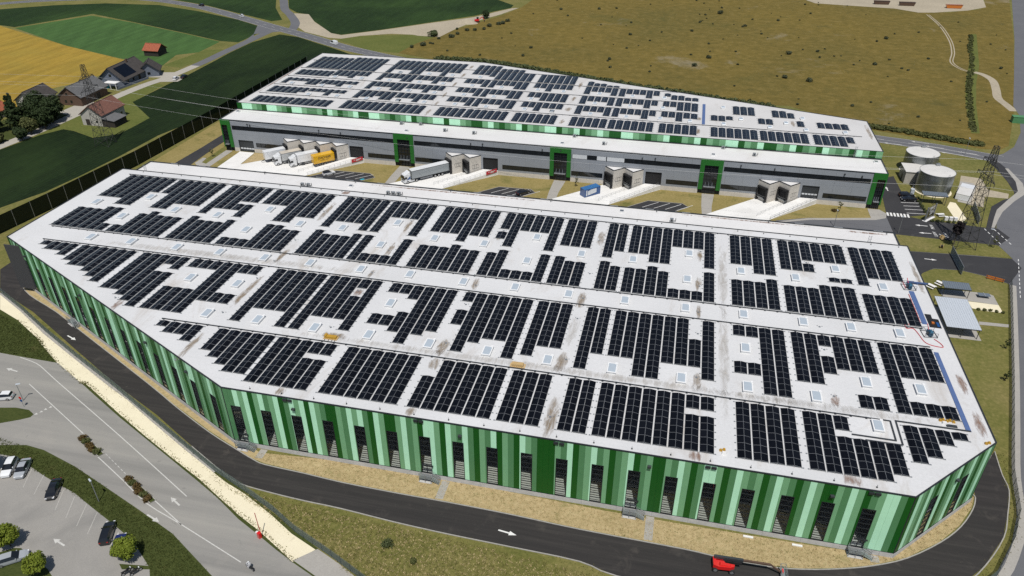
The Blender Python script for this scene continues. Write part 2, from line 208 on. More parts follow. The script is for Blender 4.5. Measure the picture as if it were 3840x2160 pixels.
SKF = [[-148.3,262.6],[-135.6,262.4],[-124.3,263.0],[-135.6,250.8],[-124.4,251.4],[-135.3,274.0],[-124.2,274.2],[-112.1,285.6],[-112.6,274.3],[-112.6,262.9],[-100.8,263.3],[-112.6,251.0],[-100.5,251.6],[-112.2,285.5],[-100.1,286.1],[-90.4,286.1],[-78.9,286.2],[-100.3,274.6],[-90.6,274.4],[-79.0,274.7],[-67.5,275.0],[-100.4,263.1],[-90.4,263.0],[-79.0,263.0],[-67.6,263.2],[-100.5,251.5],[-90.6,251.6],[-79.1,251.8],[-67.5,251.4],[-53.4,275.0],[-53.7,263.8],[-53.6,252.0],[-43.7,251.9],[-43.5,274.9],[-30.0,275.3],[-17.7,274.9],[-6.2,275.3],[-30.2,263.7],[-17.6,263.5],[-6.1,263.8],[-30.2,251.9],[-17.8,251.6],[-6.4,252.4],[3.6,252.0],[-43.7,251.8],[14.7,269.0],[20.5,257.9],[14.7,251.6],[29.6,251.8],[35.1,257.1],[40.9,263.0],[41.0,251.5],[53.2,251.8]]

M = {}
M['lawn'] = layered('lawn', [(.30, (.085, .10, .020)), (.5, (.16, .15, .042)), (.70, (.25, .20, .085))], [(.3, (.06, .075, .015)), (.55, (.15, .14, .042)), (.75, (.30, .245, .11))], .09, 1.1, bump=.6, fmix=.55)
M['dry'] = layered('dry_grass', [(.3, (.32, .25, .125)), (.7, (.46, .36, .20))], [(.28, (.16, .135, .05)), (.42, (.33, .255, .125)), (.7, (.52, .41, .235))], .22, 1.2, bump=.7, fmix=.55, patches=[(.30, .58, .70, (.17, .165, .055), .6)])
M['verge'] = layered('verge_grass', [(.3, (.030, .045, .009)), (.6, (.05, .066, .015)), (.78, (.11, .085, .036))], [(.3, (.022, .036, .007)), (.7, (.09, .095, .027))], .16, 2.2, bump=.9)
M['yardlawn'] = layered('yard_lawn', [(.3, (.20, .165, .05)), (.7, (.30, .235, .095))], [(.3, (.15, .13, .035)), (.7, (.34, .265, .115))], .15, 1.4, bump=.6, patches=[(.1, .55, .7, (.085, .10, .022), .8)])
def meadow():
    t = NT('meadow'); v = t.pos()
    a = t.ramp(t.noise(v, .012, 6, .62, .4), [(.28, (.095, .086, .026)), (.45, (.145, .108, .028)), (.6, (.185, .13, .030)), (.75, (.15, .128, .040))])
    b = t.ramp(t.noise(v, .22, 7, .8), [(.3, (.060, .062, .02)), (.5, (.145, .112, .030)), (.72, (.26, .195, .070))])
    c = t.mix(.6, a, b)
    for ps, lo, hi, pc, am in ((.016, .58, .70, (.26, .225, .155), .8), (.013, .56, .72, (.085, .085, .026), .7), (.07, .60, .72, (.055, .058, .022), .55)):
        m = t.ramp(t.noise(t.pos((1, 1, 1), 1 + ps * 30), ps, 7, .72, .5), [(lo, (0, 0, 0)), (hi, (am,) * 3)]); c = t.mix(m, c, pc)
    t.bump(t.noise(v, .5, 6, .75), 1.0, .5)
    return t.done(c, .95, 0, .1)
M['meadow'] = meadow()
def crop(name, dark, light, ang, pitch, patch, bumpd=.3, rowamt=.5, fs=.9):
    t = NT(name); v = t.pos((1, 1, 1), ang); x = t.xyz(v)
    row = t.math('SINE', t.math('MULTIPLY_ADD', x[0], 2 * math.pi / pitch, t.math('MULTIPLY', t.noise(v, .15, 3), 3.0)))
    rn = t.math('MULTIPLY_ADD', row, .5, .5)
    g = t.noise(t.pos(), fs, 6, .7); c = t.ramp(g, [(.3, dark), (.7, light)])
    c = t.mix(t.math('MULTIPLY', rn, rowamt), c, scl(dark, .55))
    m = t.ramp(t.noise(t.pos((1, 1, 1), .4), .018, 5, .6, .5), [(.42, (0, 0, 0)), (.70, (1, 1, 1))]); c = t.mix(m, c, patch)
    wide = t.ramp(t.noise(t.pos((.25, .03, 1), ang), 1, 2), [(.35, (.88,) * 3), (.65, (1.12,) * 3)]); c = t.mix(1, c, wide, 'MULTIPLY')
    t.bump(t.math('ADD', g, t.math('MULTIPLY', rn, .5)), .8, bumpd)
    return t.done(c, .9, 0, .15)
M['dark_crop'] = crop('dark_crop', (.006, .0145, .0035), (.015, .030, .0075), .05, 1.5, (.019, .036, .0085), .5, .5, .5)
M['dark_crop2'] = crop('dark_crop_far', (.010, .023, .006), (.023, .047, .012), 1.1, 2.2, (.028, .056, .013), .4, .35, .5)
M['light_crop'] = crop('light_crop', (.040, .088, .024), (.066, .128, .036), -.5, 9, (.056, .115, .030), .2, .22, .7)
M['wheat'] = crop('wheat', (.26, .17, .026), (.34, .23, .040), .45, 16, (.25, .185, .034), .25, .10, .6)
M['asphalt'] = layered('asphalt_new', [(.28, (.022, .021, .021)), (.5, (.034, .031, .030)), (.72, (.056, .051, .047))], [(.3, (.024, .023, .023)), (.7, (.050, .046, .043))], .9, 9, .9, bump=.15, aniso=(.05, 1.2, 1), fmix=.4, patches=[(.25, .56, .74, (.085, .075, .066), .55), (1.2, .68, .74, (.12, .105, .09), .5)], bdist=.01)
M['asphalt_yard'] = layered('asphalt_yard', [(.3, (.030, .030, .033)), (.7, (.05, .05, .053))], [(.3, (.028, .028, .03)), (.7, (.056, .055, .056))], .12, 6, .9, patches=[(.2, .58, .72, (.085, .083, .08), .5)])
M['asphalt_road'] = layered('asphalt_road', [(.3, (.105, .107, .116)), (.7, (.145, .146, .153))], [(.3, (.095, .097, .104)), (.7, (.165, .165, .17))], .1, 4, .9)
M['old_road'] = layered('asphalt_old', [(.30, (.185, .18, .167)), (.5, (.255, .245, .225)), (.72, (.32, .305, .272))], [(.3, (.21, .205, .19)), (.7, (.30, .285, .26))], .35, 5, .9, aniso=(.04, .9, 1), rot=.43, fmix=.3, patches=[(.6, .64, .72, (.15, .146, .138), .45), (.05, .55, .75, (.36, .335, .29), .5)])
M['parking'] = layered('asphalt_parking', [(.3, (.245, .235, .215)), (.7, (.315, .30, .272))], [(.3, (.22, .212, .196)), (.7, (.34, .322, .292))], .12, 5, .92, patches=[(.08, .55, .72, (.19, .184, .172), .6)])
M['sand'] = layered('sand', [(.3, (.66, .59, .42)), (.7, (.80, .73, .54))], [(.3, (.62, .55, .39)), (.7, (.82, .75, .56))], .2, 4, .95, bump=.2, patches=[(.5, .64, .74, (.36, .32, .22), .6)])
M['gravel'] = layered('gravel', [(.3, (.30, .26, .19)), (.7, (.44, .38, .28))], [(.3, (.27, .235, .17)), (.7, (.46, .40, .30))], .05, .8, .95, bump=.5, bdist=.3)
M['farmtrack'] = layered('farm_track', [(.3, (.33, .31, .27)), (.7, (.42, .39, .33))], [(.3, (.31, .29, .25)), (.7, (.44, .41, .35))], .1, 1.5, .95)
M['concrete_apron'] = layered('concrete_apron', [(.3, (.66, .65, .62)), (.7, (.78, .77, .74))], [(.3, (.62, .61, .58)), (.7, (.80, .79, .76))], .15, 2.5, .85, fmix=.4, patches=[(.12, .55, .75, (.52, .51, .48), .6)])
M['paving'] = layered('paving', [(.3, (.30, .285, .255)), (.7, (.38, .36, .325))], [(.3, (.28, .265, .24)), (.7, (.40, .38, .345))], .3, 3, .9)
M['kerb'] = plain('kerb', (.32, .305, .275), .9, var=.2, scale=2)
M['paint'] = plain('road_paint', (.72, .71, .68), .7, var=.12, scale=4)
M['paint_worn'] = plain('road_paint_worn', (.50, .49, .455), .8, var=.22, scale=3)
M['paint_faint'] = plain('road_paint_faint', (.40, .385, .35), .85, var=.2, scale=3)
M['lawn_green'] = layered('lawn_green', [(.3, (.075, .10, .018)), (.7, (.13, .14, .035))], [(.3, (.055, .075, .014)), (.7, (.16, .16, .045))], .1, .9, bump=.5)
M['concrete'] = plain('concrete_plinth', (.47, .465, .45), .85, var=.16, scale=1.2)
M['concrete_warm'] = plain('concrete_warm', (.56, .525, .465), .85, var=.12, scale=1.0)
def roofmat(name, base, grime, seam=1.5):
    t = NT(name); v = t.pos(); x = t.xyz(v)
    c = t.ramp(t.noise(v, .06, 6, .6), [(.3, scl(base, .93)), (.7, scl(base, 1.04))])
    f = t.ramp(t.noise(v, 2.2, 5, .7), [(.3, (.93,) * 3), (.7, (1.05,) * 3)]); c = t.mix(1, c, f, 'MULTIPLY')
    st = t.math('PINGPONG', x[1], seam / 2); c = t.mix(t.math('MULTIPLY', t.math('LESS_THAN', st, .03), .16), c, scl(base, .55))
    g = t.ramp(t.noise(t.pos((1, .35, 1), .15), .10, 8, .72, .7), [(.56, (0, 0, 0)), (.80, (grime,) * 3)]); c = t.mix(g, c, (.33, .27, .205))
    return t.done(c, .75, 0, .25)
M['roof'] = roofmat('roof_membrane', (.60, .60, .595), .8)
M['roof2'] = roofmat('roof_membrane_annex', (.66, .65, .635), .35, 2.2)
M['roof3'] = roofmat('roof_membrane_far', (.565, .555, .54), .7)
M['trim'] = plain('dark_trim', (.022, .026, .03), .45, var=.1)
M['steel'] = plain('galvanised_steel', (.34, .36, .37), .45, .6, var=.15, scale=6)
M['steel_dark'] = plain('dark_steel', (.05, .056, .062), .5, .3, var=.1)
M['alu'] = plain('aluminium_frame', (.52, .53, .54), .45, .4, var=.06)
def pvmat():
    t = NT('solar_cells'); v = t.n('ShaderNodeTexCoord').outputs['Object']; x = t.xyz(v)
    a = t.math('LESS_THAN', t.math('PINGPONG', x[0], .0915), .006); b = t.math('LESS_THAN', t.math('PINGPONG', x[1], .0905), .005)
    q = t.math('MAXIMUM', a, b)
    oi = t.n('ShaderNodeObjectInfo').outputs['Random']
    base = t.mix(oi, (.0022, .0026, .0042), (.0052, .0058, .0085))
    return t.done(t.mix(t.math('MULTIPLY', q, .8), base, (.016, .017, .020)), .22, 0, .16)
M['pv'] = pvmat()
M['pvframe'] = plain('panel_frame', (.25, .26, .27), .45, .3, var=.2, scale=.5)
M['skyframe'] = plain('skylight_frame', (.74, .74, .73), .5, var=.06)
M['skyglass'] = plain('skylight_acrylic', (.40, .455, .50), .3, var=.05, spec=.7)
for k, cc in (('D', (.006, .085, .009)), ('M', (.085, .23, .10)), ('L', (.18, .39, .205)), ('P', (.48, .83, .58))): M['g' + k] = plain('cladding_' + k, cc, .5, var=.05, scale=.7, spec=.35)
M['portal'] = plain('portal_green', (.016, .135, .018), .5, var=.06)
M['grey'] = plain('cladding_grey', (.27, .29, .315), .5, var=.05, scale=.4, spec=.4)
M['frame'] = plain('window_frame', (.012, .015, .017), .5, var=.1)
def glass(name, tint, rough=.03):
    t = NT(name); tr = t.n('ShaderNodeBsdfTransparent'); tr.inputs[0].default_value = (*tint, 1)
    gl = t.n('ShaderNodeBsdfGlossy'); gl.inputs['Roughness'].default_value = rough; gl.inputs[0].default_value = (.9, .95, 1, 1)
    lw = t.n('ShaderNodeLayerWeight'); lw.inputs[0].default_value = .5; fz = t.math('MULTIPLY_ADD', t.math('POWER', lw.outputs['Facing'], 5.0), .9, .035); mx = t.n('ShaderNodeMixShader')
    t.l(fz, mx.inputs[0]); t.l(tr.outputs[0], mx.inputs[1]); t.l(gl.outputs[0], mx.inputs[2]); t.l(mx.outputs[0], t.out.inputs[0])
    return t.mat
M['pane'] = glass('clear_pane', (.86, .88, .87))
M['darkglass'] = plain('dark_glazing', (.012, .015, .018), .06, var=.5, scale=.6, spec=.6)
M['screenwhite'] = plain('white_blind', (.60, .62, .63), .5, var=.05)
M['interior'] = plain('interior_wall', (.05, .05, .052), .9, var=.1)
M['hallfloor'] = plain('hall_floor', (.62, .62, .60), .6, var=.08)
M['black'] = plain('black_rubber', (.012, .012, .013), .75, var=.1)
M['tyre'] = plain('tyre', (.018, .018, .018), .85, var=.1)
M['rim'] = plain('wheel_rim', (.45, .46, .47), .35, .7, var=.08)
def paint(name, c, rough=.28, var=.03):
    t = NT(name); t.b.inputs['Coat Weight'].default_value = .6; t.b.inputs['Coat Roughness'].default_value = .05
    f = t.noise(t.pos(), 3, 3)
    return t.done(t.ramp(f, [(.3, scl(c, 1 - var)), (.7, scl(c, 1 + var))]), rough, 0, .5)
for k, cc in dict(white=(.72, .73, .73), silver=(.34, .36, .38), black=(.010, .011, .013), navy=(.008, .015, .10), grey=(.13, .14, .155), yellow=(.72, .40, .012), red=(.62, .014, .014), blue=(.012, .07, .22), bluetop=(.015, .13, .34), lgrey=(.26, .285, .295), cream=(.58, .52, .43), ltgrey2=(.52, .53, .52), orange=(.55, .16, .02)).items(): M['p_' + k] = paint('paint_' + k, cc)
M['autoglass'] = plain('vehicle_glass', (.010, .012, .014), .04, var=.1, spec=.7)
M['lamp'] = plain('lamp_lens', (.75, .76, .78), .1, var=.05); M['tail'] = plain('tail_lens', (.35, .01, .01), .2, var=.05)
M['tank'] = plain('tank_steel', (.27, .29, .295), .36, .85, var=.22, scale=.6)
M['tanktop'] = plain('tank_roof', (.60, .585, .55), .6, var=.08, scale=.5)
M['bark'] = plain('bark', (.085, .065, .045), .95, var=.3, scale=5)
def leafmat(name, a, b):
    t = NT(name); oi = t.noise(t.pos(), 2.2, 4, .8); c = t.ramp(oi, [(.3, a), (.7, b)])
    t.b.inputs['Transmission Weight'].default_value = 0
    return t.done(c, .75, 0, .25)
M['leaf_lime'] = leafmat('leaf_lime', (.085, .12, .010), (.16, .19, .018))
M['leaf_dark'] = leafmat('leaf_dark', (.012, .022, .006), (.03, .048, .012))
M['leaf_olive'] = leafmat('leaf_olive', (.045, .055, .015), (.09, .095, .03))
M['leaf_meadow'] = leafmat('leaf_meadow', (.038, .046, .022), (.07, .078, .038))
M['verge_blade'] = leafmat('verge_blade', (.045, .062, .014), (.085, .10, .026))
M['tile_old'] = plain('roof_tile_weathered', (.155, .070, .05), .85, var=.3, scale=1.2)
M['leaf_rust'] = leafmat('leaf_rust', (.06, .035, .012), (.11, .075, .02))
M['leaf_bush'] = leafmat('leaf_bush', (.045, .06, .022), (.085, .10, .038))
M['leaf_purple'] = leafmat('leaf_purple', (.010, .008, .009), (.022, .016, .016))
M['tile_red'] = plain('roof_tile_red', (.30, .085, .04), .85, var=.3, scale=1.2)
M['tile_dark'] = plain('roof_tile_dark', (.055, .048, .044), .85, var=.3, scale=1.2)
M['tile_grey'] = plain('roof_tile_grey', (.115, .115, .115), .85, var=.2, scale=1.0)
M['wood_dark'] = plain('dark_boards', (.035, .028, .022), .9, var=.3, scale=3)
M['render_wall'] = plain('rendered_wall', (.42, .40, .36), .9, var=.12)
M['render_blue'] = plain('rendered_wall_grey_blue', (.13, .15, .19), .9, var=.15)
M['brick_brown'] = plain('brown_boards', (.10, .06, .04), .9, var=.25)
M['net'] = None
def netting(name, col, alpha, pitch=.0):
    t = NT(name); tr = t.n('ShaderNodeBsdfTransparent'); df = t.n('ShaderNodeBsdfDiffuse'); df.inputs[0].default_value = (*col, 1)
    mx = t.n('ShaderNodeMixShader'); mx.inputs[0].default_value = alpha
    t.l(tr.outputs[0], mx.inputs[1]); t.l(df.outputs[0], mx.inputs[2]); t.l(mx.outputs[0], t.out.inputs[0]); return t.mat
M['net'] = netting('dark_windbreak_netting', (.009, .014, .009), .86)
M['wire'] = netting('wire_mesh', (.16, .20, .19), .42)
M['wire2'] = netting('grey_slat_mesh', (.24, .28, .29), .72)
M['bluemat'] = plain('blue_walkway', (.075, .125, .27), .7, var=.12, scale=2)
M['blue_machine'] = plain('blue_machine', (.02, .10, .17), .5, var=.1)
M['redhose'] = plain('red_hose', (.45, .02, .035), .5, var=.1)
M['tarp'] = plain('black_tarp', (.012, .012, .012), .6, var=.2)
M['timber'] = plain('pale_timber', (.52, .36, .16), .8, var=.15, scale=4)
M['gold'] = plain('yellow_plastic', (.45, .26, .03), .5, var=.2)
M['whitebag'] = plain('white_sack', (.72, .71, .69), .8, var=.08)
M['redbanner'] = plain('red_banner', (.50, .03, .045), .6, var=.08)
M['poolblue'] = plain('turquoise_cover', (.03, .42, .52), .5, var=.08)
M['wire_line'] = plain('power_line', (.45, .45, .44), .5, var=.02)
M['teal_canopy'] = plain('metal_roof_pale', (.56, .60, .64), .45, .2, var=.05, scale=2)
M['slate_canopy'] = plain('metal_roof_slate', (.16, .19, .22), .5, .2, var=.08)
M['skin'] = plain('skin', (.45, .27, .19), .6, var=.05); M['cloth'] = plain('dark_cloth', (.03, .03, .035), .9, var=.1); M['cloth2'] = plain('pale_cloth', (.45, .45, .46), .9, var=.1)
def stainmat(name, col, amt):
    t = NT(name); g = t.n('ShaderNodeTexCoord').outputs['Generated']; x = t.xyz(g)
    dx = t.math('MULTIPLY_ADD', x[0], 2, -1); dy = t.math('MULTIPLY_ADD', x[1], 2, -1)
    r = t.math('ADD', t.math('MULTIPLY', dx, dx), t.math('MULTIPLY', dy, dy))
    nz = t.noise(t.pos((1.25, .3, 1)), .8, 9, .78, .8)
    k = t.math('MULTIPLY_ADD', r, -.55, t.math('MULTIPLY_ADD', nz, 2.6, -.82))
    edge = t.math('SMOOTH_MIN', t.math('SUBTRACT', 1.0, t.math('ABSOLUTE', dx)), t.math('SUBTRACT', 1.0, t.math('ABSOLUTE', dy)), .2)
    k = t.math('MULTIPLY', k, t.math('MINIMUM', t.math('MULTIPLY', edge, 5.0), 1.0))
    f = t.ramp(k, [(.04, (0, 0, 0)), (.75, (amt,) * 3)])
    df = t.n('ShaderNodeBsdfDiffuse'); cc = t.ramp(t.noise(t.pos(), 2.5, 5, .7), [(.3, scl(col, .7)), (.7, scl(col, 1.25))]); t.l(cc, df.inputs[0])
    tr = t.n('ShaderNodeBsdfTransparent'); mx = t.n('ShaderNodeMixShader')
    t.l(f, mx.inputs[0]); t.l(tr.outputs[0], mx.inputs[1]); t.l(df.outputs[0], mx.inputs[2]); t.l(mx.outputs[0], t.out.inputs[0]); return t.mat
M['stain_red'] = stainmat('puddle_stain_red', (.25, .155, .11), .85)
M['stain_brown'] = stainmat('puddle_stain_brown', (.25, .19, .125), .85)
M['stain_grey'] = stainmat('dirt_film', (.38, .345, .295), .42)

# ---------------------------------------------------------------- ground, fields, roads
g = MB(); g.quad((-2500, -600, 0), (2500, -600, 0), (2500, 3000, 0), (-2500, 3000, 0)); struct('ground', g, M['lawn'])
def S_(name, poly, z, mat, kind='structure'): return struct(name, sheet(poly, z), M[mat], kind)
S_('crop_field', GP['dkfield1'], .012, 'dark_crop2'); S_('crop_field', GP['dkfield2'], .013, 'dark_crop')
S_('crop_field', GP['topfield1'] + [], .012, 'dark_crop2'); S_('crop_field', GP['topfield2'], .014, 'dark_crop2')
S_('crop_field', GP['ltgreen'], .016, 'light_crop'); S_('wheat_field', GP['yellow'], .018, 'wheat')
S_('meadow', GP['meadow'], .012, 'meadow'); S_('gravel_lot', GP['gravel'], .022, 'gravel'); S_('gravel_lot', GP['sandtop'], .022, 'gravel')
S_('verge', [(-230, 40), (-30, 40), (-38, 66.5), (-60, 77), (-110, 101), (-161, 126), (-200, 140)], .008, 'verge')
FR = smooth_line(GP['farroad_c'] + [(-110, 344), (-60, 329), (0, 309.5), (40, 297.5)] + GP['farroad_r'], 4)
struct('road', ribbon(MB(), FR, -4.0, 4.0, .032), M['asphalt_road'])
FM = smooth_line(GP['farm_c'], 4)
struct('farm_road', ribbon(MB(), FM[:19], -2.6, 2.6, .026), M['asphalt_road']); struct('farm_road', ribbon(MB(), FM[18:], -2.5, 2.5, .028), M['farmtrack'])
S_('farm_yard', [(-234, 305), (-224.5, 303), (-224, 296), (-234, 293)], .024, 'farmtrack'); S_('farm_yard', [(-246, 306), (-234, 309), (-234, 300), (-241, 299)], .024, 'farmtrack')
S_('farm_yard', [(-246, 262), (-239, 262), (-239, 246), (-246, 246)], .023, 'farmtrack'); S_('farm_yard', [(-262, 250), (-240, 246), (-240.6, 206), (-258, 204)], .019, 'verge')
struct('road', ribbon(MB(), smooth_line(GP['side_c'], 4), -2.6, 2.6, .036), M['asphalt_road'])
S_('road', [(-246, 408), (-222, 396), (-236, 385), (-228.4, 372), (-233.3, 372), (-236, 385)], .034, 'asphalt_road')
S_('grass_strip', [(-226.5, 372), (-231, 372), (-233.6, 350), (-233.6, 322), (-226, 318), (-226, 345)][0:0] or [(-234, 352), (-243, 349), (-247, 318), (-236, 316), (-233.8, 330)], .02, 'lawn_green')
S_('farm_grass', [(-235, 216), (-235.2, 292), (-227, 290), (-225.4, 266), (-205.7, 250), (-205.6, 231), (-212.7, 225.4), (-224.4, 230.2), (-230, 231), (-234, 223.6)], .0115, 'lawn_green')
S_('meadow_edge', [(151.5, 472), (154.5, 472), (138, 405), (128, 372), (119.5, 340), (111, 303), (108, 303), (115.5, 340), (123.5, 372), (133.5, 405)], .02, 'lawn_green')
S_('meadow_edge', [(-143.5, 364.8), (-130, 418), (-152, 402), (-176, 394), (-186, 384), (-160, 366)], .0105, 'lawn_green')
struct('dirt_track', ribbon(MB(), smooth_line(GP['track_c'], 4), -.9, -.3, .02), M['gravel']); struct('dirt_track', ribbon(MB(), smooth_line(GP['track_c'], 4), .4, .9, .02), M['gravel'])
struct('gravel_path', ribbon(MB(), smooth_line(GP['path_c'], 4), -1.7, 1.7, .024), M['gravel'])
S_('road', GP['rroad'], .030, 'asphalt_road')
S_('yard_road', [(-168, 186), (-168, 209.5), (63.5, 209.5), (63.5, 222.8), (69.5, 222.1), (73, 221), (90, 219.2), (93.3, 219.4), (95, 214), (90.5, 208.2), (63.7, 209), (61.5, 205), (61.5, 186)], .034, 'asphalt_yard')
S_('service_road', GP['sideroad'] + [], .036, 'asphalt_yard'); S_('service_road', [(61.5, 205), (66, 199.3), (91.6, 200.9), (92.5, 196), (86.8, 186.6), (82.4, 189.4), (76.6, 191.4), (70, 190.8), (66.6, 187.6), (62.2, 180), (58.5, 178), (58.5, 205)], .038, 'asphalt_yard')
S_('service_road', [(-168.2, 208), (-161.7, 208), (-162.6, 226), (-161.5, 300), (-166.4, 300), (-167.3, 226)], .036, 'asphalt_yard')
S_('cycle_path', GP['cycle'], .04, 'asphalt_yard')
S_('verge_kerb', [(92.6, 219.6), (95.6, 226.3), (98.2, 231.6), (104, 240.4), (109.4, 247.4), (111.2, 256), (110.6, 268.5), (109.6, 268.5), (109.4, 257), (107.6, 248.8), (102.8, 241.8), (97, 232.9), (94.6, 227), (91.8, 219.6)], .046, 'paving')
S_('lawn_island', GP['lawnA'], .044, 'lawn')
S_('sand_bed', GP['sandR'], .03, 'sand'); S_('gravel_bed', GP['gravR'], .026, 'gravel'); S_('concrete_slab', GP['slabR'], .034, 'paving')
S_('patio', GP['patio'], .03, 'paving'); S_('sand_bed', GP['sandP'], .032, 'sand'); S_('footpath', GP['pathP'], .03, 'paving'); S_('patio', [(64, 158), (72.6, 158), (72.6, 171), (64, 171)], .03, 'paving')
S_('parking_bay', [(66.5, 222.8), (75.3, 224.2), (75.6, 233), (74.7, 238.5), (68.9, 239.5), (66, 236)], .042, 'asphalt_yard')
# perimeter drive
DI = GP['drive'][:32]; DO = GP['drive'][32:][::-1]
S_('perimeter_drive', GP['drive'], .03, 'asphalt')
S_('perimeter_drive', [(-169.8, 135.7), (-169.6, 140.4), (-163.4, 135.4), (-162, 180), (-168.5, 190), (-171, 160)], .028, 'asphalt')
kb = wall_ribbon(MB(), smooth_line(DI[2:], 3), -.02, .16, .0, .13); wall_ribbon(kb, smooth_line(DO[6:], 3), -.16, .02, .0, .13); struct('kerb', kb, M['kerb'])
S_('dry_bed', GP['dry_front'], .02, 'dry'); S_('dry_bed', GP['dry_left'], .021, 'dry')
# footpaths from the fire stairs to the drive
for x in (-68.6, -33.0, 3.1, 38.6): yb = {-68.6: 88.0, -33.0: 86.05, 3.1: 85.25, 38.6: 88.9}[x]; S_('footpath', [(x - .7, yb), (x + .7, yb + .1), (x + .7, 90.3), (x - .7, 90.3)], .034, 'paving')
# west side : sand strip, old road, car park
S_('sand_strip', GP['sand'], .022, 'sand'); S_('concrete_slab', GP['slab'], .03, 'concrete'.replace('concrete', 'paving'))
S_('old_road', GP['wroad'], .026, 'old_road'); S_('car_park', GP['parking'], .026, 'parking')
S_('grass_island', GP['isle'], .04, 'verge'); S_('planting_bed', GP['bed1'], .05, 'verge'); S_('planting_bed', GP['bed2'], .05, 'verge')
S_('gravel_edge', offset_poly(smooth_line([(-160.5, 126.3), (-149.6, 120.9), (-137, 114.2), (-123.4, 107.6), (-109.1, 100.8), (-94, 93.2), (-83.2, 87.8), (-74.3, 83.6)], 3), .0) + offset_poly(smooth_line([(-160.5, 126.3), (-149.6, 120.9), (-137, 114.2), (-123.4, 107.6), (-109.1, 100.8), (-94, 93.2), (-83.2, 87.8), (-74.3, 83.6)], 3), -1.3)[::-1], .018, 'paving')
# the strip of verge east of the lawn along the main road
EF = [(86.9, 186.2), (84.3, 177), (81.4, 166.8), (78, 155), (74.5, 142.9), (70.2, 128.5), (65.9, 114.1), (63.9, 104.2), (61.2, 97.9), (56.8, 90.5), (50, 84)]
struct('paved_verge', ribbon(MB(), smooth_line(EF, 3), -.1, 1.3, .034), M['paving'])
# yard between the buildings
S_('yard_lawn', [(-157, 186), (62, 186), (62, 225.4), (-157, 225.4)], .010, 'yardlawn')
S_('west_lawn', [(-176.5, 150), (-162, 140), (-159, 186), (-161.5, 300), (-176.5, 300)], .011, 'yardlawn')
DH = [(-133.8, 4, -104.2), (-74.6, 2, -56.7), (-21.2, 2, -3.3), (26.2, 2, 44.1)]
for X0, n, xr in DH: S_('concrete_apron', [(X0 - .2, 225.1), (X0 - 16.2, 209.1), (xr - 16.1, 209.1), (xr, 225.1)], .05, 'concrete_apron')
S_('concrete_apron', [(-151.7, 225.1), (-146, 225.1), (-145.4, 214.4), (-139.4, 219.6), (-146, 209.2), (-151.7, 209.2)], .048, 'concrete_apron')
S_('dry_bed', [(-145.7, 224.7), (-145.2, 214.8), (-139.6, 219.6), (-136, 223.2), (-136, 224.9)], .03, 'dry')
for x in (-89.4, -35.8, 11.6): S_('footpath', [(x - 1.9, 225.1), (x - 1.9, 216), (x - 1.6, 209.3), (x + 1.2, 209.3), (x + 1.2, 216), (x + 1.9, 225.1)], .04, 'paving')
S_('footpath', [(-157.2, 225.1), (-154.6, 225.1), (-154.6, 209.3), (-158.5, 209.3), (-161.4, 212), (-161.4, 217), (-159.9, 216.8), (-159.3, 213), (-157.2, 212.2)], .04, 'paving')
S_('footpath', [(58.9, 225.1), (62.3, 225.1), (64, 222.6), (63.2, 219.4), (60, 217.4), (41, 213.2), (32, 209.3), (30, 209.3), (40.6, 214.3), (58.9, 218.6)], .04, 'paving')
PADS = [[(-118.2, 209.2), (-110.9, 216.4), (-98.6, 216.6), (-96, 214), (-100.6, 209.2)], [(-60.4, 209.2), (-54, 215.7), (-43.6, 216), (-41.8, 213.9), (-46.5, 209.2)], [(-13, 209.2), (-6.4, 215.8), (4, 216.1), (5.8, 213.9), (1, 209.2)]]
for p in PADS:
    S_('parking_bay', p, .044, 'asphalt_yard'); struct('kerb', wall_ribbon(MB(), p, .0, .18, 0, .11), M['kerb'])
# ---------------------------------------------------------------- painted markings
mk = MB(); mw = MB(); mf = MB()
def stripe(mb, a, b, w, z): 
    a = Vector(a); b = Vector(b); d = (b - a).normalized(); n = Vector((-d.y, d.x)) * w / 2
    mb.quad((*(a - n), z), (*(b - n), z), (*(b + n), z), (*(a + n), z))
def arrow(mb, a, b, z, w=.9, sh=.28):
    a = Vector(a); b = Vector(b); d = (b - a).normalized(); L = (b - a).length; n = Vector((-d.y, d.x)); k = min(1.3, .42 * L)
    stripe(mb, a, b - d * k, sh, z); q = b - d * k
    mb.quad((*(q - n * w / 2), z), (*b, z), (*(q + n * w / 2), z))
Z1 = .036
arrow(mk, (-21.3, 81.85), (-18.1, 81.45), Z1); arrow(mk, (-131.0, 113.8), (-127.9, 112.7), Z1)
for a, b in (((68.7, 195.7), (71.8, 195.6)),): arrow(mk, a, b, .044)
for a, b in (((74.0, 216.5), (70.6, 216.6)), ((74.0, 211.8), (70.6, 211.6))): arrow(mk, a, b, .044)
arrow(mk, (67.5, 240.2), (67.4, 243.4), .044)
for p in PADS:
    for i in range(4):
        x = p[1][0] + 3.2 + i * 3.45; stripe(mk, (x, p[1][1] - .3), (x - 4.6, p[1][1] - 4.9), .16, .05)
for (a, b) in (((69.7, 231.9), (75.4, 232.7)), ((70.0, 229.5), (75.5, 230.3)), ((69.9, 227.1), (75.3, 227.6)), ((69.9, 224.4), (75.3, 224.9))): stripe(mk, a, b, .2, .048)
for i in range(7): x = 64.2 + i * .95; stripe(mk, (x, 221.2), (x + .1, 223.6), .55, .048)
for (a, b) in (((89.6, 218.4), (91.4, 208.2)), ((92.2, 218.6), (94.2, 208.8))):
    a = Vector(a); b = Vector(b)
    for i in range(5): stripe(mk, a.lerp(b, i / 5), a.lerp(b, i / 5 + .11), .22, .048)
for i in range(10): stripe(mk, (93.2 - .62 * i, 201 - 2.2 * i), (93.2 - .62 * i - .34, 201 - 2.2 * i - 1.2), .16, .048)
struct('road_marking', mk, M['paint'])
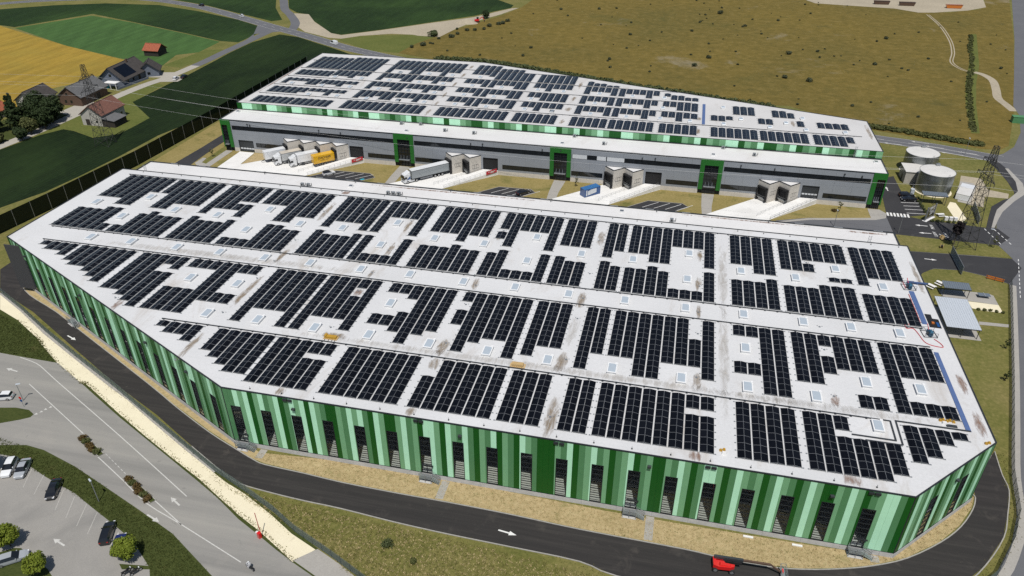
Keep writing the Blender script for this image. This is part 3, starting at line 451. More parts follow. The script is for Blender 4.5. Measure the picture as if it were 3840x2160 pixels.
# country road lines
for off in (-3.6, 3.6): ribbon(mw, FR, off - .07, off + .07, .042)
for i in range(0, len(FR) - 1, 1):
    a = Vector(FR[i]); b = Vector(FR[i + 1]); L = (b - a).length; s = 0.0
    while s < L - 3: stripe(mw, a + (b - a) * (s / L), a + (b - a) * ((s + 3.2) / L), .16, .042); s += 9
RL = smooth_line([(66, 292.5), (82, 289), (95, 285), (107, 280.6)], 3)
for off in (-2.6, -5.6): ribbon(mw, RL, off - .07, off + .07, .042)
for (a, b) in (((74, 285), (80, 284)), ((88, 285), (94, 283.6)), ((98, 281.5), (104, 279.8)), ((92, 279.6), (99, 277.8)), ((84, 288.6), (90, 287.4))): arrow(mw, b, a, .043, 1.1, .3)
for (a, b) in (((-126.4, 97.0), (-104.8, 86.5)),): stripe(mw, a, b, .16, Z1)
for L_ in ([(-135.3, 104.4), (-130.1, 103.3), (-125.8, 101.3), (-120.0, 98.4), (-97.7, 87.6), (-76.1, 76.8)], [(-97.8, 81.7), (-89.4, 77.6), (-81.8, 73.8), (-73.4, 71.1), (-59.7, 66.5)], [(-80.9, 74.7), (-73.4, 71.1)]):
    ribbon(mw, smooth_line(L_, 3), -.085, .085, Z1)
for i in range(7):
    a = Vector((-96.9, 82.7)).lerp(Vector((-89.6, 78.9)), i / 7); stripe(mw, a, a + Vector((.66, -.34)), .09, Z1)
for p in ((-117.8, 89.2), (-117.3, 90.0), (-117.0, 90.8), (-116.5, 91.6)): mw.quad((p[0] - .3, p[1] - .25, Z1), (p[0] + .3, p[1] + .1, Z1), (p[0] - .3, p[1] + .4, Z1))
for a, b in (((-76.1, 74.7), (-78.7, 76.0)), ((-80.3, 71.7), (-77.3, 70.7)), ((-89.4, 63.0), (-92.2, 63.8)), ((-132.0, 100.0), (-135.2, 100.4))): arrow(mw, a, b, Z1, .95, .3)
for a, b in (((-96.3, 69.0), (-98.2, 73.3)), ((-93.3, 68.0), (-95.2, 72.4)), ((-90.3, 66.9), (-92.0, 71.5)), ((-87.4, 65.9), (-88.9, 70.2)), ((-102.5, 71.2), (-104.3, 75.8)), ((-105.6, 72.2), (-107.5, 76.4)), ((-82.0, 64.4), (-82.6, 67.4)), ((-98.6, 57.6), (-94.6, 58.8))): stripe(mf, a, b, .12, Z1)
struct('road_marking', mw, M['paint_worn']); struct('road_marking', mf, M['paint_faint'])
TXT = []
def text(name, body, size, mat, parent, loc, rot, align='CENTER', ext=.004, offs=0.0):
    cu = bpy.data.curves.new(name, 'FONT'); cu.body = body; cu.size = size; cu.align_x = align; cu.align_y = 'CENTER'; cu.extrude = ext; cu.offset = offs
    cu.materials.append(mat); o = link(name, cu, parent, loc, rot); TXT.append(o); return o
for body, x, y in (('PKW', 75.2, 216.3), ('LKW', 75.0, 211.7), ('+', 76.3, 211.7), ('PKW', 77.8, 211.7)):
    o = text('road_lettering', body, 1.35, M['paint'], None, (x, y, .05), (0, 0, math.pi / 2)); o['kind'] = 'structure'
S_('accessible_bay_sign', [(-100.3, 211.4), (-99.4, 212.3), (-98.6, 212.0), (-99.5, 211.1)], .052, 'poolblue')

# ---------------------------------------------------------------- near warehouse
ZR = 13.65; ZT = 13.8
NW = thing('warehouse', 'near white-roofed warehouse with green striped cladding, covered in solar panels', 'warehouse', (-50, 130, 0))
NP = [(-157.5, 130.9), (-74.7, 90.55), (41.4, 90.55), (56.75, 106.0), (56.8, 174.6), (-157.5, 174.4)]
def inset(poly, d):
    n = len(poly); out = []
    for i in range(n):
        p0 = Vector(poly[i - 1]); p1 = Vector(poly[i]); p2 = Vector(poly[(i + 1) % n])
        a = (p1 - p0).normalized(); b = (p2 - p1).normalized(); na = Vector((-a.y, a.x)); nb = Vector((-b.y, b.x))
        k = (na + nb).normalized(); out.append(tuple(p1 + k * (d / max(.2, k.dot(na)))))
    return out
def flatroof(name, poly, z, zt, mat, parent, capw=.16, slab=.3):
    mb = MB(); mb.prism(inset(poly, .12), z - slab, z); r = mb.build(name, mat, parent, True)
    mb = MB(); o = inset(poly, -.06); i = inset(poly, capw); n = len(poly)
    for k in range(n):
        j = (k + 1) % n
        mb.hexa([(*o[k], z - .02), (*o[j], z - .02), (*i[j], z - .02), (*i[k], z - .02), (*o[k], zt), (*o[j], zt), (*i[j], zt), (*i[k], zt)])
    mb.build('parapet_cap', M['trim'], parent, True); return r
flatroof('roof', NP, ZR, ZT, M['roof'], NW)
class Wall:
    def __init__(s, p0, p1):
        s.p = Vector(p0); d = Vector(p1) - s.p; s.L = d.length; s.d = d.normalized(); s.n = Vector((s.d.y, -s.d.x))
    def pt(s, u, z, a): q = s.p + s.d * u + s.n * a; return (q.x, q.y, z)
    def box(s, mb, u0, u1, z0, z1, a, b, mi=0):
        mb.hexa([s.pt(u0, z0, b), s.pt(u1, z0, b), s.pt(u1, z0, a), s.pt(u0, z0, a), s.pt(u0, z1, b), s.pt(u1, z1, b), s.pt(u1, z1, a), s.pt(u0, z1, a)], mi)
def holes(u0, u1, z0, z1, H_):
    us = sorted({u0, u1} | {min(max(x, u0), u1) for h in H_ for x in h[:2]}); out = []
    for a, b in zip(us, us[1:]):
        if b - a < .02: continue
        zs = [z0]; hs = sorted([(h[2], h[3]) for h in H_ if h[0] < (a + b) / 2 < h[1]])
        cur = z0
        for lo, hi in hs:
            lo = max(lo, z0); hi = min(hi, z1)
            if lo >= z1 or hi <= z0: continue
            if lo - cur > .02: out.append((a, b, cur, lo))
            cur = max(cur, hi)
        if z1 - cur > .02: out.append((a, b, cur, z1))
    m = []
    for r in out:
        if m and abs(m[-1][1] - r[0]) < 1e-6 and m[-1][2:] == r[2:]: m[-1] = (m[-1][0], r[1], *r[2:])
        else: m.append(r)
    return m
SEQ = "MMPLPDLPMLPDMPLPDPLMDDLMPLPMDPLDDLPMLDPPLDPLMPMDLMPDLMDPLMDDDLMPDMLPMLDMLPDMLDDLMPLDMPPLDMPLMLDMPLMDMPLDDLMPLDMLPPMD"
SEQ2 = "DLMPDLMLDMPLMDPLMDLPMDLPMDLLMPDMLPDMMLPDLMDPLMLDMPPLMDLMPLDMLPDMPLMDDLMPLDMPLMDLPPMLDMLPLDMLPDM"
SEQ3 = "DPLMPMDLPDMLPDMLPMDLPM"
ZB = 1.0
WINMESH = {}
def make_window(W, u0, u1, z0, z1, parent, ntr=8, door=False):
    fr = MB(); t = .09
    W.box(fr, u0, u0 + t, z0, z1, -.12, .05); W.box(fr, u1 - t, u1, z0, z1, -.12, .05)
    W.box(fr, u0 + t, u1 - t, z1 - t, z1, -.12, .048); W.box(fr, u0 + t, u1 - t, z0, z0 + t, -.12, .048)
    hz_ = (z1 - z0 - t) / ntr
    for i in range(1, ntr): W.box(fr, u0 + t, u1 - t, z0 + i * hz_, z0 + i * hz_ + .075, -.10, .02)
    if door:
        W.box(fr, (u0 + u1) / 2 - .05, (u0 + u1) / 2 + .05, z0 + t, z0 + 2 * hz_, -.09, .03)
        W.box(fr, u0 + .2, u1 + .25, z0 + 1.9 * hz_, z0 + 1.9 * hz_ + .08, .05, .35)
    w = fr.build('window', M['frame'], parent, True)
    key = (round(u1 - u0, 2), round(hz_, 2))
    ang = math.atan2(W.d.y, W.d.x)
    if key not in WINMESH: WINMESH[key] = MB().box((-(u1 - u0) / 2 + t, -.012, .0), ((u1 - u0) / 2 - t, .012, hz_ - .075)).mesh('pane', M['pane'])
    for i in range(ntr):
        q = W.pt((u0 + u1) / 2, z0 + i * hz_ + .075, -.06); L = parent.location
        link('pane', WINMESH[key], w, (q[0] - L.x, q[1] - L.y, q[2] - L.z), (0, 0, ang))
    return w
def striped(W, seq, z0, z1, wins, parent, mats, start=0.0, a=-.08, b=.0):
    i = 0; u = start; n = len(seq)
    while i < n and u < W.L - .02:
        e = min(u + W.L / n * 1.0, W.L)
        mb = MB()
        for r in holes(u + .008, e - .008, z0, z1, [(w0, w1, z0, zt) for w0, w1, zt in wins]): W.box(mb, *r, a, b)
        if mb.v: mb.build('cladding_panel', mats[seq[i]], parent, True)
        u = e; i += 1
GM = {k: M['g' + k] for k in 'DMLP'}
def facade(p0, p1, seq, wins, doors=()):
    W = Wall(p0, p1)
    striped(W, seq, ZB, ZT - .12, wins, NW, GM)
    core = MB()
    for r in holes(0.3, W.L - .3, 0, ZR - .35, [(w0 - .02, w1 + .02, ZB + .02, zt + .02) for w0, w1, zt in wins]): W.box(core, *r, -.30, -.085)
    core.build('wall_core', M['interior'], NW, True)
    for k, (w0, w1, zt) in enumerate(wins): make_window(W, w0, w1, ZB, zt, NW, 8, k in doors)
    pl = MB(); k = 0; u = 0.0
    while u < W.L - .1:
        e = min(u + 6.0, W.L); mb = MB(); W.box(mb, u + (.01 if u else -.03), e - .01, -.2, ZB - .03, -.29, .10); mb.build('plinth_block', M['concrete'], NW, True); u = e
    tr = MB(); W.box(tr, 0, W.L, ZB - .03, ZB + .05, -.07, .06); W.box(tr, -.02, .10, ZB + .05, ZT - .03, -.07, .03); W.box(tr, W.L - .10, W.L + .02, ZB + .05, ZT - .03, -.07, .03); tr.build('wall_trim', M['trim'], NW, True)
    return W
WF = facade((-74.7, 90.55), (41.4, 90.55), SEQ, [(1.08 + 6.02 * i, 3.08 + 6.02 * i, 9.75) for i in range(19)], (0, 6, 12, 18))
WL = facade((-157.5, 130.9), (-74.7, 90.55), SEQ2[:92], [(6.3 + 6.73 * i, 8.2 + 6.73 * i, 9.7) for i in range(13)], (3,))
WR = facade((41.4, 90.55), (56.75, 106.0), SEQ3, [(5.6, 7.6, 9.95), (14.1, 16.0, 9.95)])
# the two long sides out of view, and the hall floor seen through the windows
mb = MB()
for a, b in (((56.75, 106.0), (56.8, 174.6)), ((56.8, 174.6), (-157.5, 174.4)), ((-157.5, 174.4), (-157.5, 130.9))): w = Wall(a, b); w.box(mb, .31, w.L - .31, 0, ZR - .32, -.3, 0)
mb.build('rear_wall', M['grey'], NW, True)
mb = MB(); mb.prism(inset(NP, .32), .7, ZB - .01); mb.build('hall_floor', M['hallfloor'], NW, True)
mb = MB(); mb.box((-156, 128, ZB), (56, 128.2, ZR - .4)); mb.build('inner_wall', M['interior'], NW, True)
# drain boxes and flood lights on the facade
for x in (-61, -36.6, -12.3, 12.1, 36.4):
    for k in (0, 1): mb = MB(); WF.box(mb, x + 74.7 + k * .95 - 1.6, x + 74.7 + k * .95 - .8, 13.05, 13.45, .0, .28); mb.build('overflow_box', M['trim'], NW, True)
def flood(W, u, z):
    mb = MB(); W.box(mb, u - .22, u + .22, z - .3, z + .05, .002, .12); W.box(mb, u - .3, u + .3, z + .12, z + .42, .05, .5); mb.build('flood_light', M['steel_dark'], NW, True)
for u in (13.9, 44.7, 76.6, 104.6): flood(WF, u, 11.2)
for u in (9, 37, 65, 80): flood(WL, u, 11.2)
flood(WR, 12.0, 10.6)
# lower annex on the yard side
AX = thing('warehouse_annex', 'low white-roofed annex along the back of the near warehouse, facing the yard', 'annex', (-50, 180, 0))
AP = [(-157.4, 174.75), (56.7, 174.75), (56.6, 186.4), (-157.4, 186.4)]
flatroof('roof', AP, 11.1, 11.35, M['roof2'], AX, .25)
mb = MB(); mb.prism(inset(AP, .1), 0, 10.75); mb.build('wall', M['grey'], AX, True)
# ---------------------------------------------------------------- skylights, trays, vents on the near roof
SK = MB(); SK.box((-1.0, -1.55, 0), (1.0, 1.55, .42)); SK.box((-1.12, -1.67, .42), (1.12, 1.67, .5)); SK.box((.55, 1.15, .5), (1.15, 1.8, .64))
SKM = SK.mesh('skylight', M['skyframe']); SG = MB(); SG.hexa([(-.86, -1.4, .5), (.86, -1.4, .5), (.86, 1.4, .5), (-.86, 1.4, .5), (-.80, -1.34, .56), (.80, -1.34, .56), (.80, 1.34, .56), (-.80, 1.34, .56)]); SGM = SG.mesh('glazing', M['skyglass'])
seen = []
for x, y in SKN:
    if any(abs(x - a) < 3 and abs(y - b) < 3 for a, b in seen): continue
    seen.append((x, y)); s = link('skylight', SKM, NW, (x + 50, y - 130, ZR)); s.scale = (.80, .88, 1); link('glazing', SGM, s)
def tray(parent, x0, x1, y, z, w=.22, dots=True):
    mb = MB(); mb.box((x0, y - w / 2, z + .06), (x1, y + w / 2, z + .17))
    x = x0 + .5
    while x < x1: mb.box((x - .18, y - .28, z), (x + .18, y + .28, z + .06)); x += 2.5
    mb.build('cable_tray', M['steel_dark'], parent, True)
tray(NW, -153, 41, 171.3, ZR); tray(NW, -151, 52.4, 138.35, ZR); tray(NW, -148, 52.4, 131.95, ZR); tray(NW, -98.5, 40.8, 107.75, ZR)
mb = MB(); mb.box((40.7, 103.0, ZR + .04), (40.95, 107.8, ZR + .18)); mb.box((34, 102.75, ZR + .04), (40.95, 103.0, ZR + .18)); mb.build('cable_tray', M['steel_dark'], NW, True)
mb = MB(); mb.box((41.6, 102.0, ZR + .04), (41.85, 107.85, ZR + .18)); mb.box((41.6, 107.85, ZR + .04), (53.4, 108.1, ZR + .18)); mb.box((36, 101.9, ZR + .04), (41.6, 102.1, ZR + .16)); mb.build('cable_tray', M['steel_dark'], NW, True)
# lightning rods and roof drains
for i in range(34):
    x = -150 + i * 6.2; 
    for y in (173.6,) + ((91.4,) if -72 < x < 40 else ()):
        mb = MB(); mb.tube((x, y, ZR), (x, y, ZR + .55), .035, 5); mb.tube((x, y, ZR), (x, y, ZR + .12), .14, 6); mb.build('lightning_rod', M['steel_dark'], NW, True)
for gx in (-113, -87.5, -63.4, -39.2, -15.5, 8.6, 32.4):
    for y in (96, 112.5, 126.6, 134.5, 145, 161):
        if gx < -100 and y < 110: continue
        mb = MB(); mb.tube((gx, y, ZR), (gx, y, ZR + .09), .22, 8); mb.tube((gx + .5, y + .3, ZR), (gx + .5, y + .3, ZR + .05), .12, 6); mb.tube((gx - .4, y + .35, ZR), (gx - .4, y + .35, ZR + .05), .12, 6); mb.build('roof_drain', M['steel'], NW, True)
def stain(x, y, wx, wy, mat, parent, z, rot=0):
    mb = MB(); mb.quad((-wx, -wy, 0), (wx, -wy, 0), (wx, wy, 0), (-wx, wy, 0)); o = mb.build('roof_stain', M[mat], parent)
    o.location = (x - parent.location.x, y - parent.location.y, z - parent.location.z); o.rotation_euler = (0, 0, rot)
for s in [(-63.7, 92.0, 1.1, 1.3, 'stain_brown'), (-39.2, 92.0, 1.1, 1.3, 'stain_brown'), (8.8, 92.0, 1.2, 1.3, 'stain_red'), (-15.3, 96, 1.3, 6, 'stain_brown'), (32.6, 92.2, 1.5, 1.5, 'stain_red'), (32.5, 111.2, .9, 2.6, 'stain_red'), (-15.2, 162.4, 1.0, 4.2, 'stain_brown'), (8.4, 158.5, .9, 3.0, 'stain_brown'), (8.4, 145.9, .9, 3.6, 'stain_brown'),
          (-86.9, 161.4, .9, 6.5, 'stain_brown'), (-86.7, 173.2, 1.3, 1.2, 'stain_red'), (-63.3, 126.2, 1.3, 1.8, 'stain_red'), (-87.1, 121, .9, 8, 'stain_brown'), (-110.9, 110.4, 1.0, 3.0, 'stain_red'), (-87.4, 100.5, .9, 5.5, 'stain_brown'), (-39.4, 111.0, 1.4, 3.2, 'stain_brown'), (-39.4, 105.6, 1.3, 2.2, 'stain_brown'), (-16.2, 111.3, 1.3, 4.0, 'stain_brown'), (-15.8, 122, 1.2, 6, 'stain_grey'), (-15.8, 134, 1.2, 4, 'stain_brown'),
          (8.7, 111.4, .9, 2.8, 'stain_brown'), (55.3, 110.0, 1.0, 4.2, 'stain_red'), (55.4, 121, .9, 3.5, 'stain_red'), (55.8, 160, .7, 8, 'stain_brown'), (-63.4, 145, .9, 5, 'stain_brown'), (-63.4, 158, .8, 4, 'stain_brown'), (-39.5, 158, .7, 3, 'stain_brown'), (-39.5, 135, .9, 3, 'stain_brown'), (-63.4, 134, .7, 2, 'stain_brown'), (8.6, 134.5, .6, 3, 'stain_brown'), (-87, 137, .9, 4, 'stain_brown'), (13.6, 120, 1.2, 20, 'stain_grey'), (13.6, 150, 1.2, 18, 'stain_grey'), (-20, 109.2, 60, 1.2, 'stain_grey'), (30, 109.2, 22, 1.4, 'stain_grey'), (-100, 134, 40, 1.6, 'stain_grey'), (-61.5, 110, 3, 1.2, 'stain_brown'), (-112, 128, .9, 2, 'stain_grey')]:
    stain(*s, NW, ZR + .012)
# ---------------------------------------------------------------- solar panels
PA = MB(); hx, hy, t_, fw = .565, .861, .035, .022
for (x0, y0, x1, y1) in ((-hx, -hy, hx, -hy + fw), (-hx, hy - fw, hx, hy), (-hx, -hy + fw, -hx + fw, hy - fw), (hx - fw, -hy + fw, hx, hy - fw)): PA.quad((x0, y0, t_), (x1, y0, t_), (x1, y1, t_), (x0, y1, t_), mi=1)
PA.quad((-hx + fw, -hy + fw, t_ - .004), (hx - fw, -hy + fw, t_ - .004), (hx - fw, hy - fw, t_ - .004), (-hx + fw, hy - fw, t_ - .004), mi=0)
PA.add([(-hx, -hy, 0), (hx, -hy, 0), (hx, hy, 0), (-hx, hy, 0), (-hx, -hy, t_), (hx, -hy, t_), (hx, hy, t_), (-hx, hy, t_)], [(0, 3, 2, 1), (0, 1, 5, 4), (1, 2, 6, 5), (2, 3, 7, 6), (3, 0, 4, 7)], 1)
PAM = PA.mesh('solar_panel', [M['pv'], M['pvframe']])
TL = math.radians(10); PX, PY = 2.51, 1.745; CS, SN = math.cos(TL), math.sin(TL)
ORD = ['first', 'second', 'third', 'fourth', 'fifth', 'sixth', 'seventh', 'eighth', 'ninth', 'tenth', 'eleventh', 'twelfth', 'thirteenth', 'fourteenth']
def arrays(enc, G_, B_, z, near):
    rank = {}
    for b, gi, cols in enc: rank.setdefault(b, []).append(gi)
    for b, gi, cols in enc:
        gx = G_[gi][0]; gy, nr = B_[b]; k = sorted(rank[b]).index(gi)
        where = 'near' if near else 'far'
        T_ = thing('solar_array', f'solar array on {where} roof, {ORD[b]} row from green front, {ORD[k]} from left', 'solar array', (gx, gy, z), 0, f'solar arrays on the {where} warehouse roof')
        fr = MB()
        for c, m in enumerate(cols):
            if not m: continue
            x = c * PX + .125; xr = x + 2 * hx * CS + .015
            strip = MB(); r = 0
            while r < nr:
                if not m >> r & 1: r += 1; continue
                e = r
                while e < nr and m >> e & 1: e += 1
                y0, y1 = r * PY, e * PY
                for xx in (x + .02, xr, x + 4 * hx * CS + .01): fr.box((xx - .03, y0 - .12, .0), (xx + .03, y1 + .12, .07))
                for j in range(r, e + 1):
                    fr.box((x - .05, j * PY - .02, .06), (x + 4 * hx * CS + .08, j * PY + .02, .1))
                    for xx in ((x - .3,) if c == 0 or not cols[c - 1] >> min(j, nr - 1) & 1 else ()) + ((x + 4 * hx * CS + .22,) if c == len(cols) - 1 or not cols[c + 1] >> min(j, nr - 1) & 1 else ()): fr.box((xx - .1, j * PY - .1, 0), (xx + .16, j * PY + .1, .09))
                for j in range(r, e):
                    yc = j * PY + PY / 2
                    for sgn, xc in ((-1, x + hx * CS), (1, x + 3 * hx * CS + .03)):
                        zc = .10 + hx * SN
                        if near: link('solar_panel', PAM, T_, (xc, yc, zc), (0, sgn * TL, 0))
                        else:
                            p = [(-hx, -hy, 0), (hx, -hy, 0), (hx, hy, 0), (-hx, hy, 0)]
                            Q = [(xc + a * CS, yc + q, zc - sgn * a * SN) for a, q, _ in p]
                            P4 = Q + [(a, q, d + t_) for a, q, d in Q]; strip.hexa(P4, 1)
                            I = [(xc + a * (hx - fw) / hx * CS, yc + q * (hy - fw) / hy, zc - sgn * a * SN * (hx - fw) / hx + t_ + .004) for a, q, _ in p]; strip.quad(*I, mi=0)
                r = e
            if strip.v:
                s = strip.build('panel_column', [M['pvfar'], M['pvframe']], T_); s['kind'] = 'stuff'
        fr.build('mounting_frame', M['steel'], T_)
M['pvfar'] = plain('solar_cells_far', (.0045, .006, .0105), .2, var=.3, scale=.8, spec=.3)
arrays(PV['ne'], PV['NG'], PV['NB'], ZR, True)

# ---------------------------------------------------------------- far warehouse
FZ = 13.75; FT = 13.9
FW = thing('warehouse', 'far solar-roofed warehouse with grey dock front and green stripe band, slanted back edge', 'warehouse', (-47, 260, 0))
FP = [(-157.0, 237.0), (62.3, 237.4), (62.0, 265.6), (-82.8, 307.8), (-156.2, 307.0)]
flatroof('roof', FP, FZ, FT, M['roof3'], FW)
mb = MB(); mb.prism(inset(FP, .15), 0, FZ - .3); mb.build('hall_wall', M['grey'], FW, True)
WB_ = Wall((-157.0, 237.0), (62.3, 237.4))
seqF = ''.join(random.choice(['DLMPD', 'LMLPP', 'DMLPD', 'MLDPL', 'DDLPM', 'LPMDL', 'MLPLD', 'DPPLM']) for _ in range(24))[:112]
striped(WB_, seqF, 11.6, FT - .1, [], FW, GM, a=.02, b=.10)
mb = MB(); WB_.box(mb, 0, WB_.L, 11.36, 11.62, .0, .14); mb.build('wall_trim', M['trim'], FW, True)
AY = 225.2; AZ = 11.35
AN = [(-157.3, AY), (62.2, AY), (62.2, 236.9), (-157.3, 236.9)]
flatroof('annex_roof', AN, AZ, 11.6, M['roof2'], FW, .22)
W2 = Wall((-157.3, AY), (62.2, AY)); X = lambda x: x + 157.3
mb = MB(); mb.prism([(-157.1, AY + .45), (62.0, AY + .45), (62.0, 236.8), (-157.1, 236.8)], 0, AZ - .32); mb.build('annex_core', M['interior'], FW, True)
PORT = [(-157.3, -153.5), (-92.8, -85.8), (-39.3, -32.4), (8.2, 15.0), (58.3, 62.2)]
DOORS = [(-151.6, -145.8, .0, 4.35, True), (-109.2, -104.2, 1.6, 5.75, False), (-61.8, -56.7, 1.6, 5.75, False), (-8.4, -3.3, 1.6, 5.75, False), (39.1, 44.1, 1.6, 5.75, True)]
UP = [(-153.1, -92.9), (-85.6, -39.4), (-32.2, 8.1), (15.3, 57.9)]
LOW = [(-144.8, -134.2), (-102.6, -92.8), (-85.6, -74.8), (-55.2, -39.4), (-32.2, -22.0), (-1.8, 8.0), (15.1, 26.0), (45.4, 57.9)]
HL = [(X(a), X(b), -1, 12) for a, b in PORT] + [(X(a), X(b), z0, z1) for a, b, z0, z1, _ in DOORS] + [(X(a), X(b), 8.05, 9.55) for a, b in UP] + [(X(a), X(b), 2.2, 3.75) for a, b in LOW]
u = X(-153.5)
while u < X(58.3) - .1:
    e = min(u + 5.3, X(58.3))
    for z0, z1 in ((1.45, 6.5), (6.5, AZ)):
        for r in holes(u + .012, e - .012, z0 + .01, z1 - .01, HL): mb = MB(); W2.box(mb, *r, -.12, .0); mb.build('cladding_panel', M['grey'], FW, True)
    u = e
u = 0.0
while u < W2.L - .1:
    e = min(u + 6.1, W2.L); mb = MB()
    for r in holes(u + .01, e - .01, -.2, 1.43, [(a, b, -1, 2) for a, b, z0, z1 in HL if z0 < .5]): W2.box(mb, *r, -.2, .06)
    if mb.v: mb.build('plinth_block', M['concrete_warm'], FW, True)
    u = e
mb = MB(); W2.box(mb, .0, W2.L, AZ + .0, AZ + .26, -.2, .05); mb.build('eaves_trim', M['trim'], FW, True)
PM = {}
def ribbon_window(W, a, b, z0, z1, parent, pw=1.45, mat='darkglass', L=None):
    fr = MB(); W.box(fr, a, b, z0, z0 + .07, -.2, .03); W.box(fr, a, b, z1 - .07, z1, -.2, .03)
    n = max(1, round((b - a) / pw)); w = (b - a) / n
    for i in range(n + 1): W.box(fr, max(a, a + i * w - .035), min(b, a + i * w + .035), z0 + .07, z1 - .07, -.2, .025)
    win = fr.build('window', M['frame'], parent, True); ang = math.atan2(W.d.y, W.d.x)
    key = (round(w, 2), round(z1 - z0, 2), mat)
    if key not in PM: PM[key] = MB().box((-w / 2 + .03, -.015, .06), (w / 2 - .03, .015, z1 - z0 - .06)).mesh('pane', M[mat])
    for i in range(n):
        q = W.pt(a + (i + .5) * w, z0, -.1); P = parent.location
        link('pane', PM[key], win, (q[0] - P.x, q[1] - P.y, q[2] - P.z), (0, 0, ang))
    return win
for a, b in UP: ribbon_window(W2, X(a), X(b), 8.05, 9.55, FW)
for a, b in LOW: ribbon_window(W2, X(a), X(b), 2.2, 3.75, FW, 1.7)
for a, b in ((-32.0, -27.3), (-24.1, -21.2), (-20.9, -15.4)):      # lowered white blinds
    mb = MB(); W2.box(mb, X(a), X(b), 8.15, 9.5, .03, .07); mb.build('window_blind', M['screenwhite'], FW, True)
for a, b, z0, z1, shut in DOORS:
    mb = MB(); W2.box(mb, X(a), X(b), z0, z1, -.42, -.36)
    d = mb.build('door', M['steel_dark'] if shut else M['black'], FW, True)  # open doorways: a black sheet stands in for the unlit hall inside
    for i in range(1, int((z1 - z0) / .6)): mb = MB(); W2.box(mb, X(a) + .05, X(b) - .05, z0 + i * .6 - .02, z0 + i * .6 + .02, -.36, -.345) if shut else W2.box(mb, X(a), X(b), z0 + i * .6, z0 + i * .6 + .02, -.36, -.355); o = mb.build('door_slat', M['trim'], d, False); o.location = (-FW.location.x, -FW.location.y, 0)
    if shut:
        n = 5; w = (b - a - .4) / n
        for i in range(n): mb = MB(); W2.box(mb, X(a) + .2 + i * w + .08, X(a) + .2 + (i + 1) * w - .08, z0 + 1.0, z0 + 1.45, -.36, -.32); o = mb.build('door_pane', M['screenwhite'], d); o.location = (-FW.location.x, -FW.location.y, 0)
for a, b in PORT:
    ia = a + (1.3 if a > -150 else .35); ib = b - (1.3 if b < 60 else .35)
    for k, (s0, s1, z0, z1) in enumerate(((a, ia, 1.5, 11.55), (ib, b, 1.5, 11.55), (ia, ib, 9.65, 11.55))):
        mb = MB(); W2.box(mb, X(s0), X(s1), z0, z1, -.15, .28); mb.build('portal_panel', M['portal'], FW, True)
    mb = MB(); W2.box(mb, X(ia) + .02, X(ib) - .02, 0, 9.6, -.35, -.25); mb.build('entrance_glazing', M['darkglass'], FW, True)
    fr = MB(); n = 4
    for i in range(n + 1): x = X(ia) + (ib - ia) * i / n; W2.box(fr, x - .05, x + .05, 0, 9.6, -.25, -.05)
    for i in range(1, 8): W2.box(fr, X(ia), X(ib), i * 1.2, i * 1.2 + .09, -.24, -.06)
    fr.build('entrance_frame', M['frame'], FW, True)
    mb = MB()
    for i in range(3): x = X(ia) + (ib - ia) * (.2 + .25 * i); mb.bar(W2.pt(x, 2.6, .3), W2.pt(x, 3.9, -.1), .08, .08)
    W2.box(mb, X(ia) + .3, X(ib) - .3, 2.55, 2.66, -.05, .9); mb.build('entrance_canopy', M['steel'], FW, True)
for x in (-147, -120, -88, -62, -36, -6, 20, 50): mb = MB(); W2.box(mb, X(x), X(x) + .4, 10.2, 10.6, .0, .35); mb.build('wall_lamp', M['steel_dark'], FW, True)
for x in (-146, -112, -66, -42, -10, 30, 55): mb = MB(); W2.box(mb, X(x), X(x) + .3, 9.5, 10.4, .0, .3); mb.build('wall_vent', M['steel_dark'], FW, True)
